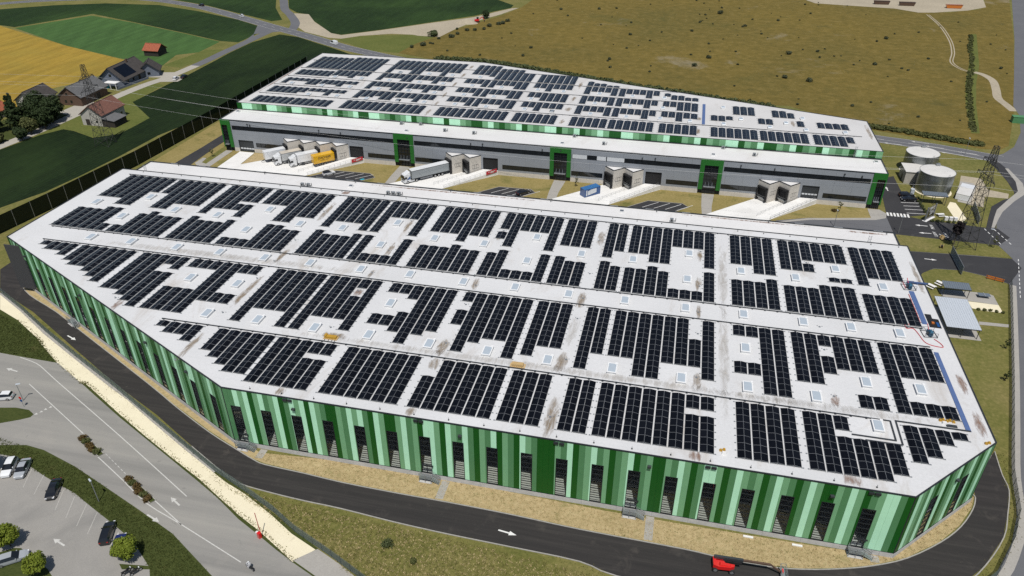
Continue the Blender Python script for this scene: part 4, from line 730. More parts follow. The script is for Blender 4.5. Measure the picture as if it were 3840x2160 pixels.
# saw-tooth dock houses
DHM = {}
def dock(X0, n, xr, k):
    for i in range(n):
        x = X0 + i * 6.06; tri = [(x, AY - .01), (x + 3.03, AY - 3.04), (x + 6.06, AY - .01)]
        mb = MB(); mb.prism(tri, -.1, 6.25); h = mb.build('dock_house', M['concrete_warm'], FW, True)
        mb = MB(); mb.prism(inset(tri, -.04), 6.26, 6.44); mb.build('dock_roof_trim', M['trim'], FW, True)
        mb = MB(); mb.prism(inset(tri, .16), 6.30, 6.47); mb.build('dock_roof', M['roof2'], FW, True)
        A = Wall((x, AY), (x + 3.03, AY - 3.03)); B = Wall((x + 3.03, AY - 3.03), (x + 6.06, AY))
        mb = MB()
        A.box(mb, .40, .65, 0.25, 4.75, .0, .75); A.box(mb, 3.75, 4.0, .25, 4.75, .0, .75); A.box(mb, .40, 4.0, 4.4, 4.85, .0, .75)
        A.box(mb, .65, 3.75, 1.2, 4.4, .01, .05); A.box(mb, .5, .85, .5, 1.15, .03, .55); A.box(mb, 3.5, 3.85, .5, 1.15, .03, .55)
        mb.build('dock_shelter', M['black'], FW, True)
        mb = MB(); A.box(mb, .7, 3.7, 1.0, 1.2, .05, .5); A.box(mb, .75, .8, 1.2, 2.3, .5, .55); A.box(mb, 3.6, 3.65, 1.2, 2.3, .5, .55); A.box(mb, .8, 3.6, 1.9, 1.95, .5, .55); mb.build('dock_leveller', M['steel'], FW, True)
        if n == 2 or i == n - 1: ribbon_window(B, .9, 3.3, 2.3, 3.6, FW, .8)
    # ramp up to the drive-in door
    w = xr - 5.1; ra = [(w, AY), (xr, AY), (xr - 14.5, AY - 14.5), (w - 14.5, AY - 14.5)]
    mb = MB(); mb.add([(w, AY - .02, 1.6), (xr, AY - .02, 1.6), (xr - 14.5, AY - 14.5, .06), (w - 14.5, AY - 14.5, .06), (w, AY - .02, 0), (xr, AY - .02, 0), (xr - 14.5, AY - 14.5, 0), (w - 14.5, AY - 14.5, 0)], [(3, 2, 1, 0), (4, 5, 6, 7), (0, 1, 5, 4), (1, 2, 6, 5), (2, 3, 7, 6), (3, 0, 4, 7)])
    o = mb.build('concrete_ramp', M['concrete_apron']); tag(o, f'pale concrete ramp rising to the drive-in door, {ORD[k]} from the left of the yard', 'ramp', 'ramps along the dock front')
    for nm, off, L0 in (('outer', xr - .15, 14.3), ('inner', w + .1, 13.2 if n == 2 else 13.2)):
        R_ = thing('railing', f'thin steel railing on the {nm} side of the {ORD[k]} dock ramp from the left', 'railing', (off, AY, 0), 0, 'railings of the dock ramps')
        t0 = .6 if nm == 'outer' else 1.2
        for j in range(11):
            s = t0 + j * (L0 - t0) / 10; z = 1.6 * (1 - s / 14.5)
            link('post', POST, R_, (-s, -s, z))
        for hz_ in (1.0, .55):
            mb = MB(); mb.bar((-t0, -t0, 1.6 * (1 - t0 / 14.5) + hz_), (-L0, -L0, 1.6 * (1 - L0 / 14.5) + hz_), .045, .045); mb.build('rail', M['steel'], R_)
POST = MB().box((-.025, -.025, 0), (.025, .025, 1.0)).mesh('post', M['steel'])
for k, (X0, n, xr) in enumerate(DH): dock(X0, n, xr, k)
for k, (x, xr) in enumerate(((0, -104.2), (0, -56.7))):
    p = Vector((xr - .3, AY - .5)); q = Vector((xr - 3.2, AY - 3.4)); bn = thing('banner', 'red banner with white lettering hung on the ramp railing, ' + ('nearer the yellow box' if k == 0 else 'nearer the grey articulated truck'), 'banner', (p.x, p.y, 1.3), 0, 'red banners on the ramp railings')
    mb = MB(); mb.hexa([(.02, -.02, .0), (q.x - p.x + .02, q.y - p.y - .02, -.25), (q.x - p.x + .05, q.y - p.y - .05, -.25), (.05, -.05, 0), (.02, -.02, 1.2), (q.x - p.x + .02, q.y - p.y - .02, .95), (q.x - p.x + .05, q.y - p.y - .05, .95), (.05, -.05, 1.2)]); mb.build('cloth', M['redbanner'], bn)
    mb = MB()
    for a_, b_, z_ in ((.68, .80, .62), (.15, .60, .58), (.30, .62, .30)):
        P = [(p.lerp(q, t) - p) for t in (b_, a_)]; n_ = Vector((.07, -.07)); dz = -.25
        mb.quad((P[0].x + n_.x, P[0].y + n_.y, z_ + dz * b_), (P[1].x + n_.x, P[1].y + n_.y, z_ + dz * a_), (P[1].x + n_.x, P[1].y + n_.y, z_ + .2 + dz * a_), (P[0].x + n_.x, P[0].y + n_.y, z_ + .2 + dz * b_))
    mb.build('lettering', M['whitebag'], bn)
for x, y in SKF:
    s = link('skylight', SKM, FW, (x + 47, y - 260, FZ), None); s.scale = (.68, .74, .9); link('glazing', SGM, s)
for y, x0, x1 in ((249.6, -155, 58), (260.9, -155, 4), (272.3, -155, 4), (283.9, -155, 4), (295.8, -155, -38)): tray(FW, x0, x1, y, FZ, .16)
mb = MB(); mb.box((7.6, 250.5, FZ), (8.6, 272, FZ + .12)); mb.build('blue_walkway', M['bluemat'], FW, True)
for s in [(-86.3, 300, .8, 3, 'stain_brown'), (-86.3, 288, .8, 4, 'stain_brown'), (-86.2, 275, .8, 4, 'stain_brown'), (-86.1, 262, .8, 4, 'stain_brown'), (-85.9, 252, .8, 4, 'stain_brown'), (-86, 242, .8, 4, 'stain_brown'), (-38.6, 285, .8, 6, 'stain_brown'), (-38.5, 268, .9, 3, 'stain_brown'), (-38.6, 256, 1.3, 2.6, 'stain_brown'), (-38.6, 243, 1.0, 3, 'stain_brown'), (6.5, 256, 1.2, 2, 'stain_brown'), (6.5, 243, .9, 3, 'stain_brown'), (37.4, 258, .8, 4, 'stain_brown'), (60.8, 255, .8, 8, 'stain_brown'), (-13.4, 256, .7, 3, 'stain_brown'), (-130, 280, .7, 3, 'stain_brown'), (-155.8, 270, .5, 25, 'stain_red')]: stain(*s, FW, FZ + .012)
arrays(PV['fe'], PV['FG'], PV['FB'], FZ, False)
# rooftop plant on both annexes
AC = MB(); AC.box((-.45, -.35, .25), (.45, .35, 1.0)); AC.box((-.5, -.4, 0), (-.4, .4, .25)); AC.box((.4, -.4, 0), (.5, .4, .25))
ACM = AC.mesh('casing', M['steel']); FAN = MB().tube((0, -.36, .62), (0, -.39, .62), .26, 10).mesh('fan', M['trim']); DUCT = MB().tube((.5, 0, .4), (1.0, 0, .4), .09, 6).tube((1.0, 0, .4), (1.0, 0, 1.15), .09, 6).mesh('duct', M['steel_dark'])
def ac(x, y, z, label):
    t = thing('air_conditioner', label, 'air conditioner', (x, y, z), 0, 'rooftop air conditioners'); link('casing', ACM, t); link('fan', FAN, t); link('duct', DUCT, t)
for i, (x, y) in enumerate(((-103.3, 179.9), (-101.5, 180.0), (-77.2, 180.0), (-75.6, 180.0), (-74.0, 180.1), (1.2, 180.4))):
    ac(x, y, 11.1, ['left of the pair of grey air conditioners on the near annex roof', 'right of the pair of grey air conditioners on the near annex roof', 'leftmost of three grey air conditioners on the near annex roof', 'middle of three grey air conditioners on the near annex roof', 'rightmost of three grey air conditioners on the near annex roof', 'lone grey air conditioner on the near annex roof'][i])
for i, (x, y) in enumerate(((-93.2, 234.5), (-86.5, 235.3), (-76.5, 231.1), (-66.3, 230.8), (-33.1, 235.5), (-22.8, 230.7), (14.7, 235.6), (24.1, 231.5))):
    ac(x, y, AZ, f'small grey air conditioner on the far annex roof, {ORD[i]} from the left')
HT = MB(); HT.box((-.7, -.7, 0), (.7, .7, .35)); HTM = HT.mesh('roof_hatch', M['skyframe']); HGM = MB().box((-.5, -.5, .35), (.5, .5, .42)).mesh('glazing', M['p_grey'])
for x, y, z, P in ((-89.6, 182.7, 11.1, AX), (-12.1, 183.5, 11.1, AX), (-89.2, 228.4, AZ, FW), (11.7, 229.4, AZ, FW), (60.2, 234.4, AZ, FW), (-155.3, 234.0, AZ, FW), (-36, 228.6, AZ, FW)):
    h = link('roof_hatch', HTM, P, (x - P.location.x, y - P.location.y, z)); link('glazing', HGM, h)
for i in range(22):
    x = -150 + i * 9.6
    mb = MB(); mb.box((x, 186.0, 11.36), (x + 2.2, 186.2, 11.5)); mb.build('rail_bracket', M['steel'], AX, True)
    if i % 3 == 0: mb = MB(); mb.tube((x + 3, 185.3, 11.1), (x + 3, 185.3, 11.9), .09, 6); mb.tube((x + 3, 185.3, 11.9), (x + 3.5, 185.3, 11.9), .09, 6); mb.build('vent_pipe', M['steel_dark'], AX, True)
stain(-60, 185.2, 30, .5, 'stain_red', AX, 11.112); stain(20, 185.4, 20, .4, 'stain_red', AX, 11.112); stain(50, 185.0, 6, .6, 'stain_red', AX, 11.112)
def ladder(x, y, z0, z1, P):
    mb = MB()
    for s in (-.3, .3): mb.bar((x + s, y, z0), (x + s, y, z1), .05, .05)
    z = z0 + .3
    while z < z1: mb.bar((x - .3, y, z), (x + .3, y, z), .04, .04); z += .3
    for k in range(5):
        z = z0 + 1.2 + k * (z1 - z0 - 1.2) / 4
        for j in range(6):
            a = math.pi * j / 6; b = math.pi * (j + 1) / 6; mb.bar((x + .38 * math.cos(a), y - .7 * math.sin(a), z), (x + .38 * math.cos(b), y - .7 * math.sin(b), z), .04, .04)
    mb.build('ladder', M['steel'], P, True)
ladder(54.3, 236.9, AZ, 15.0, FW); ladder(48.2, 175.0, 11.1, 15.3, NW); ladder(-150.2, 175.0, 11.1, 15.3, NW)

# ---------------------------------------------------------------- things on the near roof
def pallet(loc, label, load):
    t = thing('pallet', label, 'pallet', loc, 0.02)
    mb = MB()
    for y in (-.55, 0, .55): mb.box((-1.4, y - .06, 0), (1.4, y + .06, .12))
    for i in range(9): mb.box((-1.42 + i * .33, -.62, .12), (-1.20 + i * .33, .62, .15))
    mb.build('pallet_base', M['timber'], t)
    if load:
        mb = MB()
        for i in range(4): mb.box((-1.1, -.42 + i * .21, .15), (1.1, -.25 + i * .21, .62 + .05 * (i % 2)))
        mb.build('timber_stack', M['timber'], t); mb = MB(); mb.box((-1.45, -.85, .02), (1.45, -.66, .10)); mb.build('rubber_mat', M['black'], t)
    else:
        mb = MB(); mb.box((-1.1, -.4, .15), (1.2, .4, .55)); mb.box((-1.25, -.45, .55), (-.8, .45, .75)); mb.build('yellow_crate', M['gold'], t)
        mb = MB()
        for x in (-1.0, -.2, .5, 1.1): mb.box((x - .05, -1.0, .0), (x + .05, -.6, .08))
        mb.build('strap', M['black'], t)
pallet((-61.8, 109.1, ZR), 'small yellow crate pallet on the roof aisle, with a dark stain behind it', False)
pallet((-24.0, 108.6, ZR), 'pallet stacked with pale timber at the edge of the roof aisle', True)
mb = MB(); mb.box((52.75, 140.2, ZR), (53.75, 153.0, ZR + .1)); tag(mb.build('roof_walkway', M['bluemat']), 'blue walkway strip beside the right roof edge, behind the blue machines', 'walkway', 'blue walkway strips on the roof')
mb = MB(); mb.box((52.7, 107.9, ZR), (53.5, 130.4, ZR + .1)); tag(mb.build('roof_walkway', M['bluemat']), 'long blue walkway strip beside the right roof edge, near the front corner', 'walkway', 'blue walkway strips on the roof')
mb = MB(); mb.box((53.0, 156.2, ZR + .3), (57.2, 156.8, ZR + .42)); mb.box((53.0, 156.15, ZR + .42), (57.2, 156.2, ZR + .7)); mb.box((55.0, 156.2, ZR), (55.2, 156.8, ZR + .3)); mb.box((56.6, 156.2, ZR), (56.8, 156.8, ZR + .3)); tag(mb.build('cable_bridge', M['bluemat']), 'blue cable bridge crossing the right roof edge', 'cable bridge')
mb = MB(); mb.prism([(54.0, 144.2), (55.2, 144.2), (55.15, 142.7), (56.3, 142.6), (56.2, 139.3), (54.0, 139.3)], ZR + .0, ZR + .05); T_ = mb.build('tarpaulin', M['tarp']); tag(T_, 'black tarpaulin spread beside the right roof edge', 'tarpaulin')
mb = MB(); mb.box((55.5, 139.7, ZR + .051), (56.0, 141.3, ZR + .12)); mb.build('blue_board', M['p_blue'], T_); mb = MB(); mb.box((54.6, 140.6, ZR + .051), (55.1, 141.1, ZR + .3)); mb.build('orange_bag', M['p_orange'], T_)
def machine(loc, label, rz):
    t = thing('hoist', label, 'hoist', loc, rz, 'blue hoists at the roof edge')
    mb = MB(); mb.box((-1.3, -1.2, 0), (1.3, -1.12, .08)); mb.box((-1.3, 1.12, 0), (1.3, 1.2, .08)); mb.box((-1.3, -1.2, .08), (-1.22, 1.2, .16)); mb.box((1.22, -1.2, .08), (1.3, 1.2, .16))
    for x in (-1.2, 0, 1.2):
        for y in (-1.15, 1.15): mb.bar((x, y, .08), (x, y, 1.0), .05, .05)
    for y in (-1.15, 1.15): mb.bar((-1.2, y, 1.0), (1.2, y, 1.0), .05, .05); mb.bar((-1.2, y, .5), (1.2, y, .5), .04, .04)
    mb.build('base_frame', M['steel_dark'], t)
    mb = MB(); mb.box((-.3, -1.0, .16), (.35, .2, .95)); mb.box((-.2, .2, .16), (.3, .95, .65)); mb.hexa([(-.3, -1.0, .95), (.35, -1.0, .95), (.35, .2, .95), (-.3, .2, .95), (-.2, -.8, 1.3), (.25, -.8, 1.3), (.25, 0, 1.15), (-.2, 0, 1.15)]); mb.build('motor', M['blue_machine'], t)
    mb = MB(); mb.tube((-.5, -.2, .4), (.55, -.2, .4), .26, 12); mb.build('winch_drum', M['trim'], t)
    mb = MB(); mb.bar((0, .2, .5), (0, 1.9, 1.3), .1, .1); mb.build('jib', M['redhose'], t)
machine((53.0, 154.6, ZR), 'blue hoist at the right roof edge beside the cable bridge', .1); machine((53.2, 136.6, ZR), 'blue hoist in a metal frame at the right roof edge among red hoses', .1)
def hose(pts, label):
    mb = MB(); p = smooth_line(pts, 5)
    for a, b in zip(p, p[1:]): mb.tube((*a, ZR + .06), (*b, ZR + .06), .075, 6)
    tag(mb.build('hose', M['redhose']), label, 'hose', 'red hoses on the roof')
hose([(50.5, 139.6), (49.3, 139.0), (49.4, 137.8), (50.6, 138.0), (51.2, 136.2), (51.7, 133.8), (52.6, 132.8), (54.2, 132.4), (54.9, 132.6), (54.6, 133.8), (53.8, 135.0)], 'red hose looping round the hoist frame at the right roof edge')
hose([(52.35, 154), (52.2, 160), (52.3, 166), (52.25, 170.4)], 'straight red hose along the right end of the rear solar array')
hose([(52.45, 151.6), (52.5, 145), (52.45, 140.5)], 'straight red hose beside the blue walkway strip')
def crates(x, y, label, n, bag=True, board=False):
    t = thing('ballast_crates', label, 'crates', (x, y, ZR), 0)
    for i in range(n): mb = MB(); a = i * .52; b = .25 * (i % 2); mb.box((a, b, 0), (a + .44, b + .4, .22)); mb.box((a + .08, b + .05, .22), (a + .36, b + .35, .36)); mb.build('yellow_block', M['gold'], t)
    if bag: mb = MB(); mb.hexa([(.3, -.7, 0), (1.1, -.75, 0), (1.15, -.1, 0), (.35, -.1, 0), (.42, -.6, .4), (1.0, -.65, .45), (1.0, -.25, .42), (.45, -.25, .4)]); mb.build('white_sack', M['whitebag'], t)
    if board: mb = MB(); mb.box((.9, -1.2, .02), (2.6, -.55, .12)); mb.build('dark_board', M['steel_dark'], t)
crates(48.9, 109.6, 'row of yellow ballast blocks with white sack near the right front roof corner', 5, True, True)
crates(12.6, 94.0, 'yellow blocks and white sacks beside the gap in the front solar row', 2); crates(54.8, 105.2, 'two yellow blocks at the front right roof corner', 2, False)
# ---------------------------------------------------------------- fire stairs in front of the facade
def stairs(x, y, rz, label):
    t = thing('fire_stair', label, 'stairs', (x, y, 0), rz, 'steel fire stairs in front of the striped facade')
    mb = MB(); mb.box((-1.1, -1.25, .92), (1.1, -.05, .98)); mb.build('landing', M['steel'], t)
    for i in range(5): mb = MB(); mb.box((1.1 + i * .29, -1.25, .76 - i * .17), (1.38 + i * .29, -.25, .80 - i * .17)); mb.build('tread', M['steel'], t)
    mb = MB()
    for xx, yy, z0, z1 in ((-1.1, -1.25, 0, 2.0), (-1.1, -.1, 0, 2.0), (0, -1.25, 0, 2.0), (1.1, -1.25, 0, 2.0), (2.5, -1.25, 0, 1.15), (2.5, -.25, 0, 1.15), (1.1, -.25, .9, 2.0)): mb.bar((xx, yy, z0), (xx, yy, z1), .06, .06)
    for zz in (2.0, 1.6, 1.25):
        mb.bar((-1.1, -1.25, zz), (1.1, -1.25, zz), .05, .05); mb.bar((-1.1, -1.25, zz), (-1.1, -.1, zz), .05, .05)
        for yy in (-1.25, -.25): mb.bar((1.1, yy, zz), (2.5, yy, zz - .85), .05, .05)
    mb.build('handrail', M['steel'], t)
    mb = MB(); mb.box((-1.2, -1.35, -.05), (1.2, -.12, .08)); mb.build('footing', M['concrete'], t)
stairs(-72.6, 90.4, 0, 'steel fire stair at the leftmost window of the front facade'); stairs(-36.5, 90.4, 0, 'steel fire stair at the seventh window of the front facade'); stairs(-.4, 90.4, 0, 'steel fire stair right of the middle of the front facade'); stairs(35.6, 90.4, 0, 'steel fire stair at the rightmost window of the front facade')
q = WL.pt(27.5, 0, .12); stairs(q[0], q[1], math.atan2(WL.d.y, WL.d.x), 'steel fire stair against the slanting left facade')
for x in (18.3, 26.0): mb = MB(); mb.box((x, 89.4, .02), (x + 1.6, 89.75, .2)); tag(mb.build('light_shaft', M['whitebag']), 'pale shaft cover at the foot of the facade, ' + ('left one of two' if x < 20 else 'right one of two'), 'shaft cover', 'shaft covers by the plinth')
# ---------------------------------------------------------------- vehicles
WH = {}
def wheel(parent, x, y, r=.32, w=.22, nm='wheel'):
    k = (r, w)
    if k not in WH: WH[k] = (MB().tube((0, -w / 2, 0), (0, w / 2, 0), r, 16).mesh('wheel', M['tyre']), MB().tube((0, -w / 2 - .012, 0), (0, w / 2 + .012, 0), r * .62, 12).mesh('rim', M['rim']))
    o = link(nm, WH[k][0], parent, (x, y, r)); link('rim', WH[k][1], o); return o
def car(label, paint_, loc, rz, kind='hatch', roofmat=None, group=None):
    t = thing('car' if kind != 'van' else 'van', label, 'car' if kind != 'van' else 'van', loc, rz, group)
    L = {'hatch': 4.2, 'sedan': 4.75, 'wagon': 4.7, 'van': 5.1}[kind]; h = L / 2
    # x, half width, belt z, roof z, roof half width, cabin?
    if kind == 'sedan': st = [(-h, .66, .62, .66, .5, 0), (-h + .12, .80, .86, .90, .66, 0), (-h + .75, .88, .98, 1.02, .68, 0), (-h + 1.45, .90, .97, 1.36, .56, 1), (-h + 2.1, .91, .96, 1.45, .59, 1), (-h + 2.9, .91, .94, 1.42, .58, 1), (-h + 3.65, .90, .92, .95, .68, 0), (-h + 4.45, .84, .80, .82, .62, 0), (h - .03, .70, .62, .64, .52, 0)]
    elif kind == 'van': st = [(-h, .84, 1.0, 1.6, .72, 1), (-h + .08, .93, 1.05, 1.92, .80, 1), (-h + 2.0, .96, 1.05, 1.98, .84, 1), (-h + 3.4, .96, 1.05, 1.93, .80, 1), (-h + 4.2, .94, 1.05, 1.12, .76, 0), (-h + 4.95, .86, .92, .95, .68, 0), (h, .72, .65, .67, .55, 0)]
    else:
        k = 0 if kind == 'hatch' else .45
        st = [(-h, .68, .66, .70, .54, 0), (-h + .10, .82, .92, 1.02, .66, 0), (-h + .42, .88, .99, 1.38, .60, 1), (-h + 1.2, .90, .98, 1.50, .61, 1), (-h + 2.05 + k, .90, .96, 1.49, .60, 1), (-h + 3.0 + k, .89, .93, .97, .69, 0), (-h + 3.75 + k, .84, .82, .85, .63, 0), (h - .03, .70, .64, .66, .52, 0)]
    body, glass_, roof = MB(), MB(), MB()
    sec = lambda s: [(s[0], -s[1] * .96, .24), (s[0], -s[1], .52), (s[0], -s[1] * .97, s[2]), (s[0], -s[4], s[3]), (s[0], s[4], s[3]), (s[0], s[1] * .97, s[2]), (s[0], s[1], .52), (s[0], s[1] * .96, .24)]
    for a, b in zip(st, st[1:]):
        A, B = sec(a), sec(b)
        for j in range(7):
            q = (A[j], B[j], B[j + 1], A[j + 1])
            if j in (2, 4) and (a[5] or b[5]): (glass_ if not (kind == 'van' and a[0] < -h + 1.9) else body).quad(*q[::-1])
            elif j == 3 and a[5] != b[5]: glass_.quad(*q[::-1])
            elif j == 3 and a[5]: (roof if roofmat else body).quad(*q[::-1])
            else: body.quad(*q[::-1])
        body.quad(A[0], A[7], B[7], B[0])
    body.quad(*sec(st[0])); body.quad(*sec(st[-1])[::-1])
    body.build('body', M[paint_], t); glass_.build('window', M['autoglass'], t)
    if roofmat: roof.build('roof', M[roofmat], t)
    for x in (-h + .82, h - .85):
        for y in (-.80, .80): wheel(t, x, y)
    for y in (-.58, .58):
        mb = MB(); mb.box((h - .16, y - .16, .58), (h - .015, y + .16, .70)); mb.build('headlight', M['lamp'], t); mb = MB(); mb.box((-h - .005, y - .14, .70), (-h + .12, y + .14, .84)); mb.build('tail_light', M['tail'], t)
        mb = MB(); s = 1 if y > 0 else -1; mb.box((h - 1.75, s * .93 - .09, .93), (h - 1.6, s * .93 + .09, 1.05)); mb.build('mirror', M[paint_], t)
    return t
A_ = math.radians(-66)
car('white parked car, leftmost in the lower left car park', 'p_white', (-111.2, 75.4, .03), A_, 'wagon'); car('silver grey parked car beside the white one in the lower left car park', 'p_silver', (-108.6, 75.7, .03), A_, 'sedan')
car('black parked car standing alone in the middle of the car park row', 'p_black', (-99.5, 72.7, .03), A_, 'sedan'); car('black parked car beside the blue car under the tree', 'p_black', (-83.9, 66.5, .03), A_ + math.pi, 'wagon')
car('dark blue parked car half hidden by the round tree', 'p_navy', (-80.5, 64.9, .03), A_ + math.pi, 'hatch'); car('silver parked car at the lower left edge of the photograph', 'p_silver', (-95.3, 58.7, .03), math.radians(38), 'wagon')
car('white car cut off by the left edge beside the grass island', 'p_white', (-128.0, 91.8, .03), math.radians(200), 'hatch')
car('white car with black roof parked in the yard beside the trucks', 'p_white', (-111.9, 213.0, .05), math.radians(45), 'hatch', 'p_black'); car('black car parked in the yard in front of the grey dock facade', 'p_black', (-45.3, 212.3, .05), math.radians(45), 'sedan')
car('dark car parked by the tank, farther of the two', 'p_black', (72.2, 236.9, .05), math.radians(8), 'wagon'); car('black car parked by the tank, nearer of the two', 'p_black', (72.3, 233.9, .05), math.radians(186), 'sedan')
car('white delivery van on the country road behind the far roof', 'p_white', (-183.0, 374.2, .04), math.radians(150), 'van'); car('white car on the country road by the dark field', 'p_white', (-265.6, 423.4, .04), math.radians(152), 'hatch'); car('black car farthest along the country road', 'p_black', (-307.0, 446.0, .04), math.radians(165), 'hatch')
car('white car parked on the farm track beside the crop', 'p_white', (-226.6, 298.6, .03), math.radians(100), 'hatch'); car('black car parked on the farm track next to a white one', 'p_black', (-224.9, 302.2, .03), math.radians(100), 'sedan')
car('silver car on the main road at the upper right edge', 'p_silver', (163.0, 416.0, .04), math.radians(70), 'sedan'); car('black car on the main road at the right edge, lower than the silver one', 'p_black', (150.5, 374.0, .04), math.radians(70), 'sedan')
def cab(t, x0, paint_, high=True, deflector=True):
    # x0 = rear of the cab, forward is +x
    H_ = 3.15 if high else 2.9
    b = MB(); pr = [(x0, .55), (x0 + 2.15, .42), (x0 + 2.32, .9), (x0 + 2.30, 1.55), (x0 + 2.05, H_ - .35), (x0 + 1.7, H_), (x0, H_ + .05)]
    for (z0, z1) in ((0, 0),):
        n = len(pr); L_ = [(x, -1.22, z) for x, z in pr]; R_ = [(x, 1.22, z) for x, z in pr]
        b.add(L_ + R_, [tuple(range(n)), tuple(range(n, 2 * n))[::-1]] + [(i, n + i, n + (i + 1) % n, (i + 1) % n) for i in range(n)])
    c_ = b.build('cab', M[paint_], t)
    mb = MB(); mb.quad((x0 + 2.315, -1.08, 1.62), (x0 + 2.315, 1.08, 1.62), (x0 + 2.10, 1.05, H_ - .42), (x0 + 2.10, -1.05, H_ - .42)); mb.build('windscreen', M['autoglass'], t)
    for y in (-1, 1):
        mb = MB(); yy = 1.232 * y; p = [(x0 + 1.15, yy, 1.65), (x0 + 2.12, yy, 1.65), (x0 + 1.98, yy, 2.4), (x0 + 1.15, yy, 2.4)]; mb.quad(*(p if y < 0 else p[::-1])); mb.build('side_window', M['autoglass'], t)
        mb = MB(); mb.box((x0 + 2.15, y * 1.3 - .12, 1.6), (x0 + 2.3, y * 1.3 + .12, 2.35)); mb.build('mirror', M['black'], t)
        mb = MB(); mb.box((x0 + 2.24, y * .85 - .25, .62), (x0 + 2.345, y * .85 + .25, .82)); mb.build('headlight', M['lamp'], t)
    mb = MB(); mb.box((x0 + 2.305, -.8, 1.0), (x0 + 2.33, .8, 1.45)); mb.build('grille', M['trim'], t)
    if deflector:
        mb = MB(); mb.hexa([(x0 + .05, -1.15, H_ + .02), (x0 + 1.55, -1.05, H_ - .02), (x0 + 1.55, 1.05, H_ - .02), (x0 + .05, 1.15, H_ + .02), (x0 + .05, -1.1, H_ + .75), (x0 + .5, -.95, H_ + .62), (x0 + .5, .95, H_ + .62), (x0 + .05, 1.1, H_ + .75)]); mb.build('wind_deflector', M[paint_], t)
def boxbody(t, x0, x1, z0, z1, mats, nm='cargo_box'):
    mb = MB(); mb.box((x0, -1.25, z0), (x1, 1.25, z1)); mb.build(nm, mats[0], t)
    mb = MB(); mb.box((x0 - .01, -1.262, z1 - .02), (x1 + .01, 1.262, z1 + .04)); mb.build('roof_sheet', mats[1], t)
    mb = MB()
    for y in (-1.256, 1.256): mb.box((x0, y - .012, z1 - .16), (x1, y + .012, z1 - .02)); mb.box((x0, y - .012, z0), (x1, y + .012, z0 + .12))
    mb.build('edge_rail', mats[2], t)
D45 = math.radians(-135)
def dockpos(X0, i, off=.75): return (X0 + 6.06 * i + 1.53 - off * .7071, 223.67 - off * .7071, .05)
def rigid(label, pos, L, roofm, txt):
    t = thing('truck', label, 'truck', pos, D45); bl = L - 2.9
    boxbody(t, 0, bl, 1.2, 3.85, (M['p_ltgrey2'] if txt else M['p_white'], roofm, M['p_grey'] if txt else M['p_white']))
    mb = MB(); mb.box((.3, -.45, .75), (L - 1.0, .45, 1.05)); mb.build('chassis', M['black'], t)
    for y in (-1.1, 1.1):
        for z in (.62, .95): mb = MB(); mb.box((2.6, y - .04, z - .07), (bl - .3, y + .04, z + .07)); mb.build('side_guard', M['alu'], t)
        mb = MB(); mb.box((bl - 2.2, y - .3, .55), (bl - 1.2, y + .3, 1.05)); mb.build('fuel_tank', M['steel_dark'], t)
        wheel(t, 1.6, y * .98, .5, .32); wheel(t, L - 1.35, y * .98, .5, .32)
    cab(t, L - 2.55, 'p_white')
    if txt:
        for body, size, x, z in (('METTEC', .72, bl * .48, 3.05), ('GMBH', .40, bl * .48, 2.5)): text('lettering', body, size, M['p_grey'], t, (x, 1.268, z), (math.pi / 2, 0, math.pi))
        mb = MB(); mb.box((bl * .22, 1.252, 2.02), (bl * .74, 1.262, 2.14)); mb.build('lettering_line', M['p_grey'], t)
rigid('white truck with dark arched lettering on its grey box, docked second from the left', dockpos(-133.8, 1), 9.9, M['p_cream'], True)
rigid('white truck with plain white box, docked third from the left', dockpos(-133.8, 2), 10.2, M['p_white'], False)
t = thing('trailer', 'plain white trailer box without a cab, leftmost at the docks', 'trailer', dockpos(-133.8, 0), D45)
boxbody(t, 0, 7.3, 1.25, 3.9, (M['p_white'], M['p_white'], M['p_white'])); mb = MB(); mb.box((.3, -.5, .8), (7.0, .5, 1.1)); mb.build('chassis', M['black'], t)
for x in (3.6, 4.9):
    for y in (-1.05, 1.05): wheel(t, x, y, .48, .32)
for y in (-.9, .9): mb = MB(); mb.box((6.3, y - .06, .05), (6.42, y + .06, 1.2)); mb.build('support_leg', M['steel_dark'], t)
mb = MB(); mb.bar((7.2, 0, .9), (8.6, 0, .55), .12, .12); mb.bar((7.2, -.5, .9), (8.5, 0, .6), .08, .08); mb.bar((7.2, .5, .9), (8.5, 0, .6), .08, .08); mb.build('drawbar', M['steel_dark'], t)
t = thing('trailer', 'yellow swap body box with dark lettering at the fourth dock', 'trailer', dockpos(-133.8, 3), D45)
boxbody(t, 0, 7.4, 1.3, 3.95, (M['p_yellow'],) * 3); mb = MB(); mb.box((.3, -.9, .85), (7.2, .9, 1.28)); mb.build('chassis', M['black'], t)
for x in (2.2, 3.5):
    for y in (-1.05, 1.05): wheel(t, x, y, .48, .32)
for x in (.8, 6.6):
    for y in (-1.1, 1.1): mb = MB(); mb.box((x - .06, y - .06, .0), (x + .06, y + .06, 1.3)); mb.build('support_leg', M['steel_dark'], t)
M['letter'] = plain('dark_lettering', (.02, .02, .025), .6, var=.05)
text('lettering', 'DACHSER', 1.02, M['letter'], t, (3.5, 1.268, 3.02), (math.pi / 2, 0, math.pi), offs=.018); text('lettering', 'Intelligent Logistics', .42, M['letter'], t, (3.5, 1.268, 2.28), (math.pi / 2, 0, math.pi))
t = thing('articulated_truck', 'white cab with long grey trailer docked at the second dock house', 'truck', dockpos(-74.6, 0), D45)
boxbody(t, 0, 13.6, 1.2, 4.0, (M['p_lgrey'], M['p_white'], M['trim'])); mb = MB(); mb.box((.4, -.5, .75), (15.6, .5, 1.1)); mb.build('chassis', M['black'], t)
for x in (2.6, 3.9, 5.2, 12.0, 15.2):
    for y in (-1.06, 1.06): wheel(t, x, y, .5, .34)
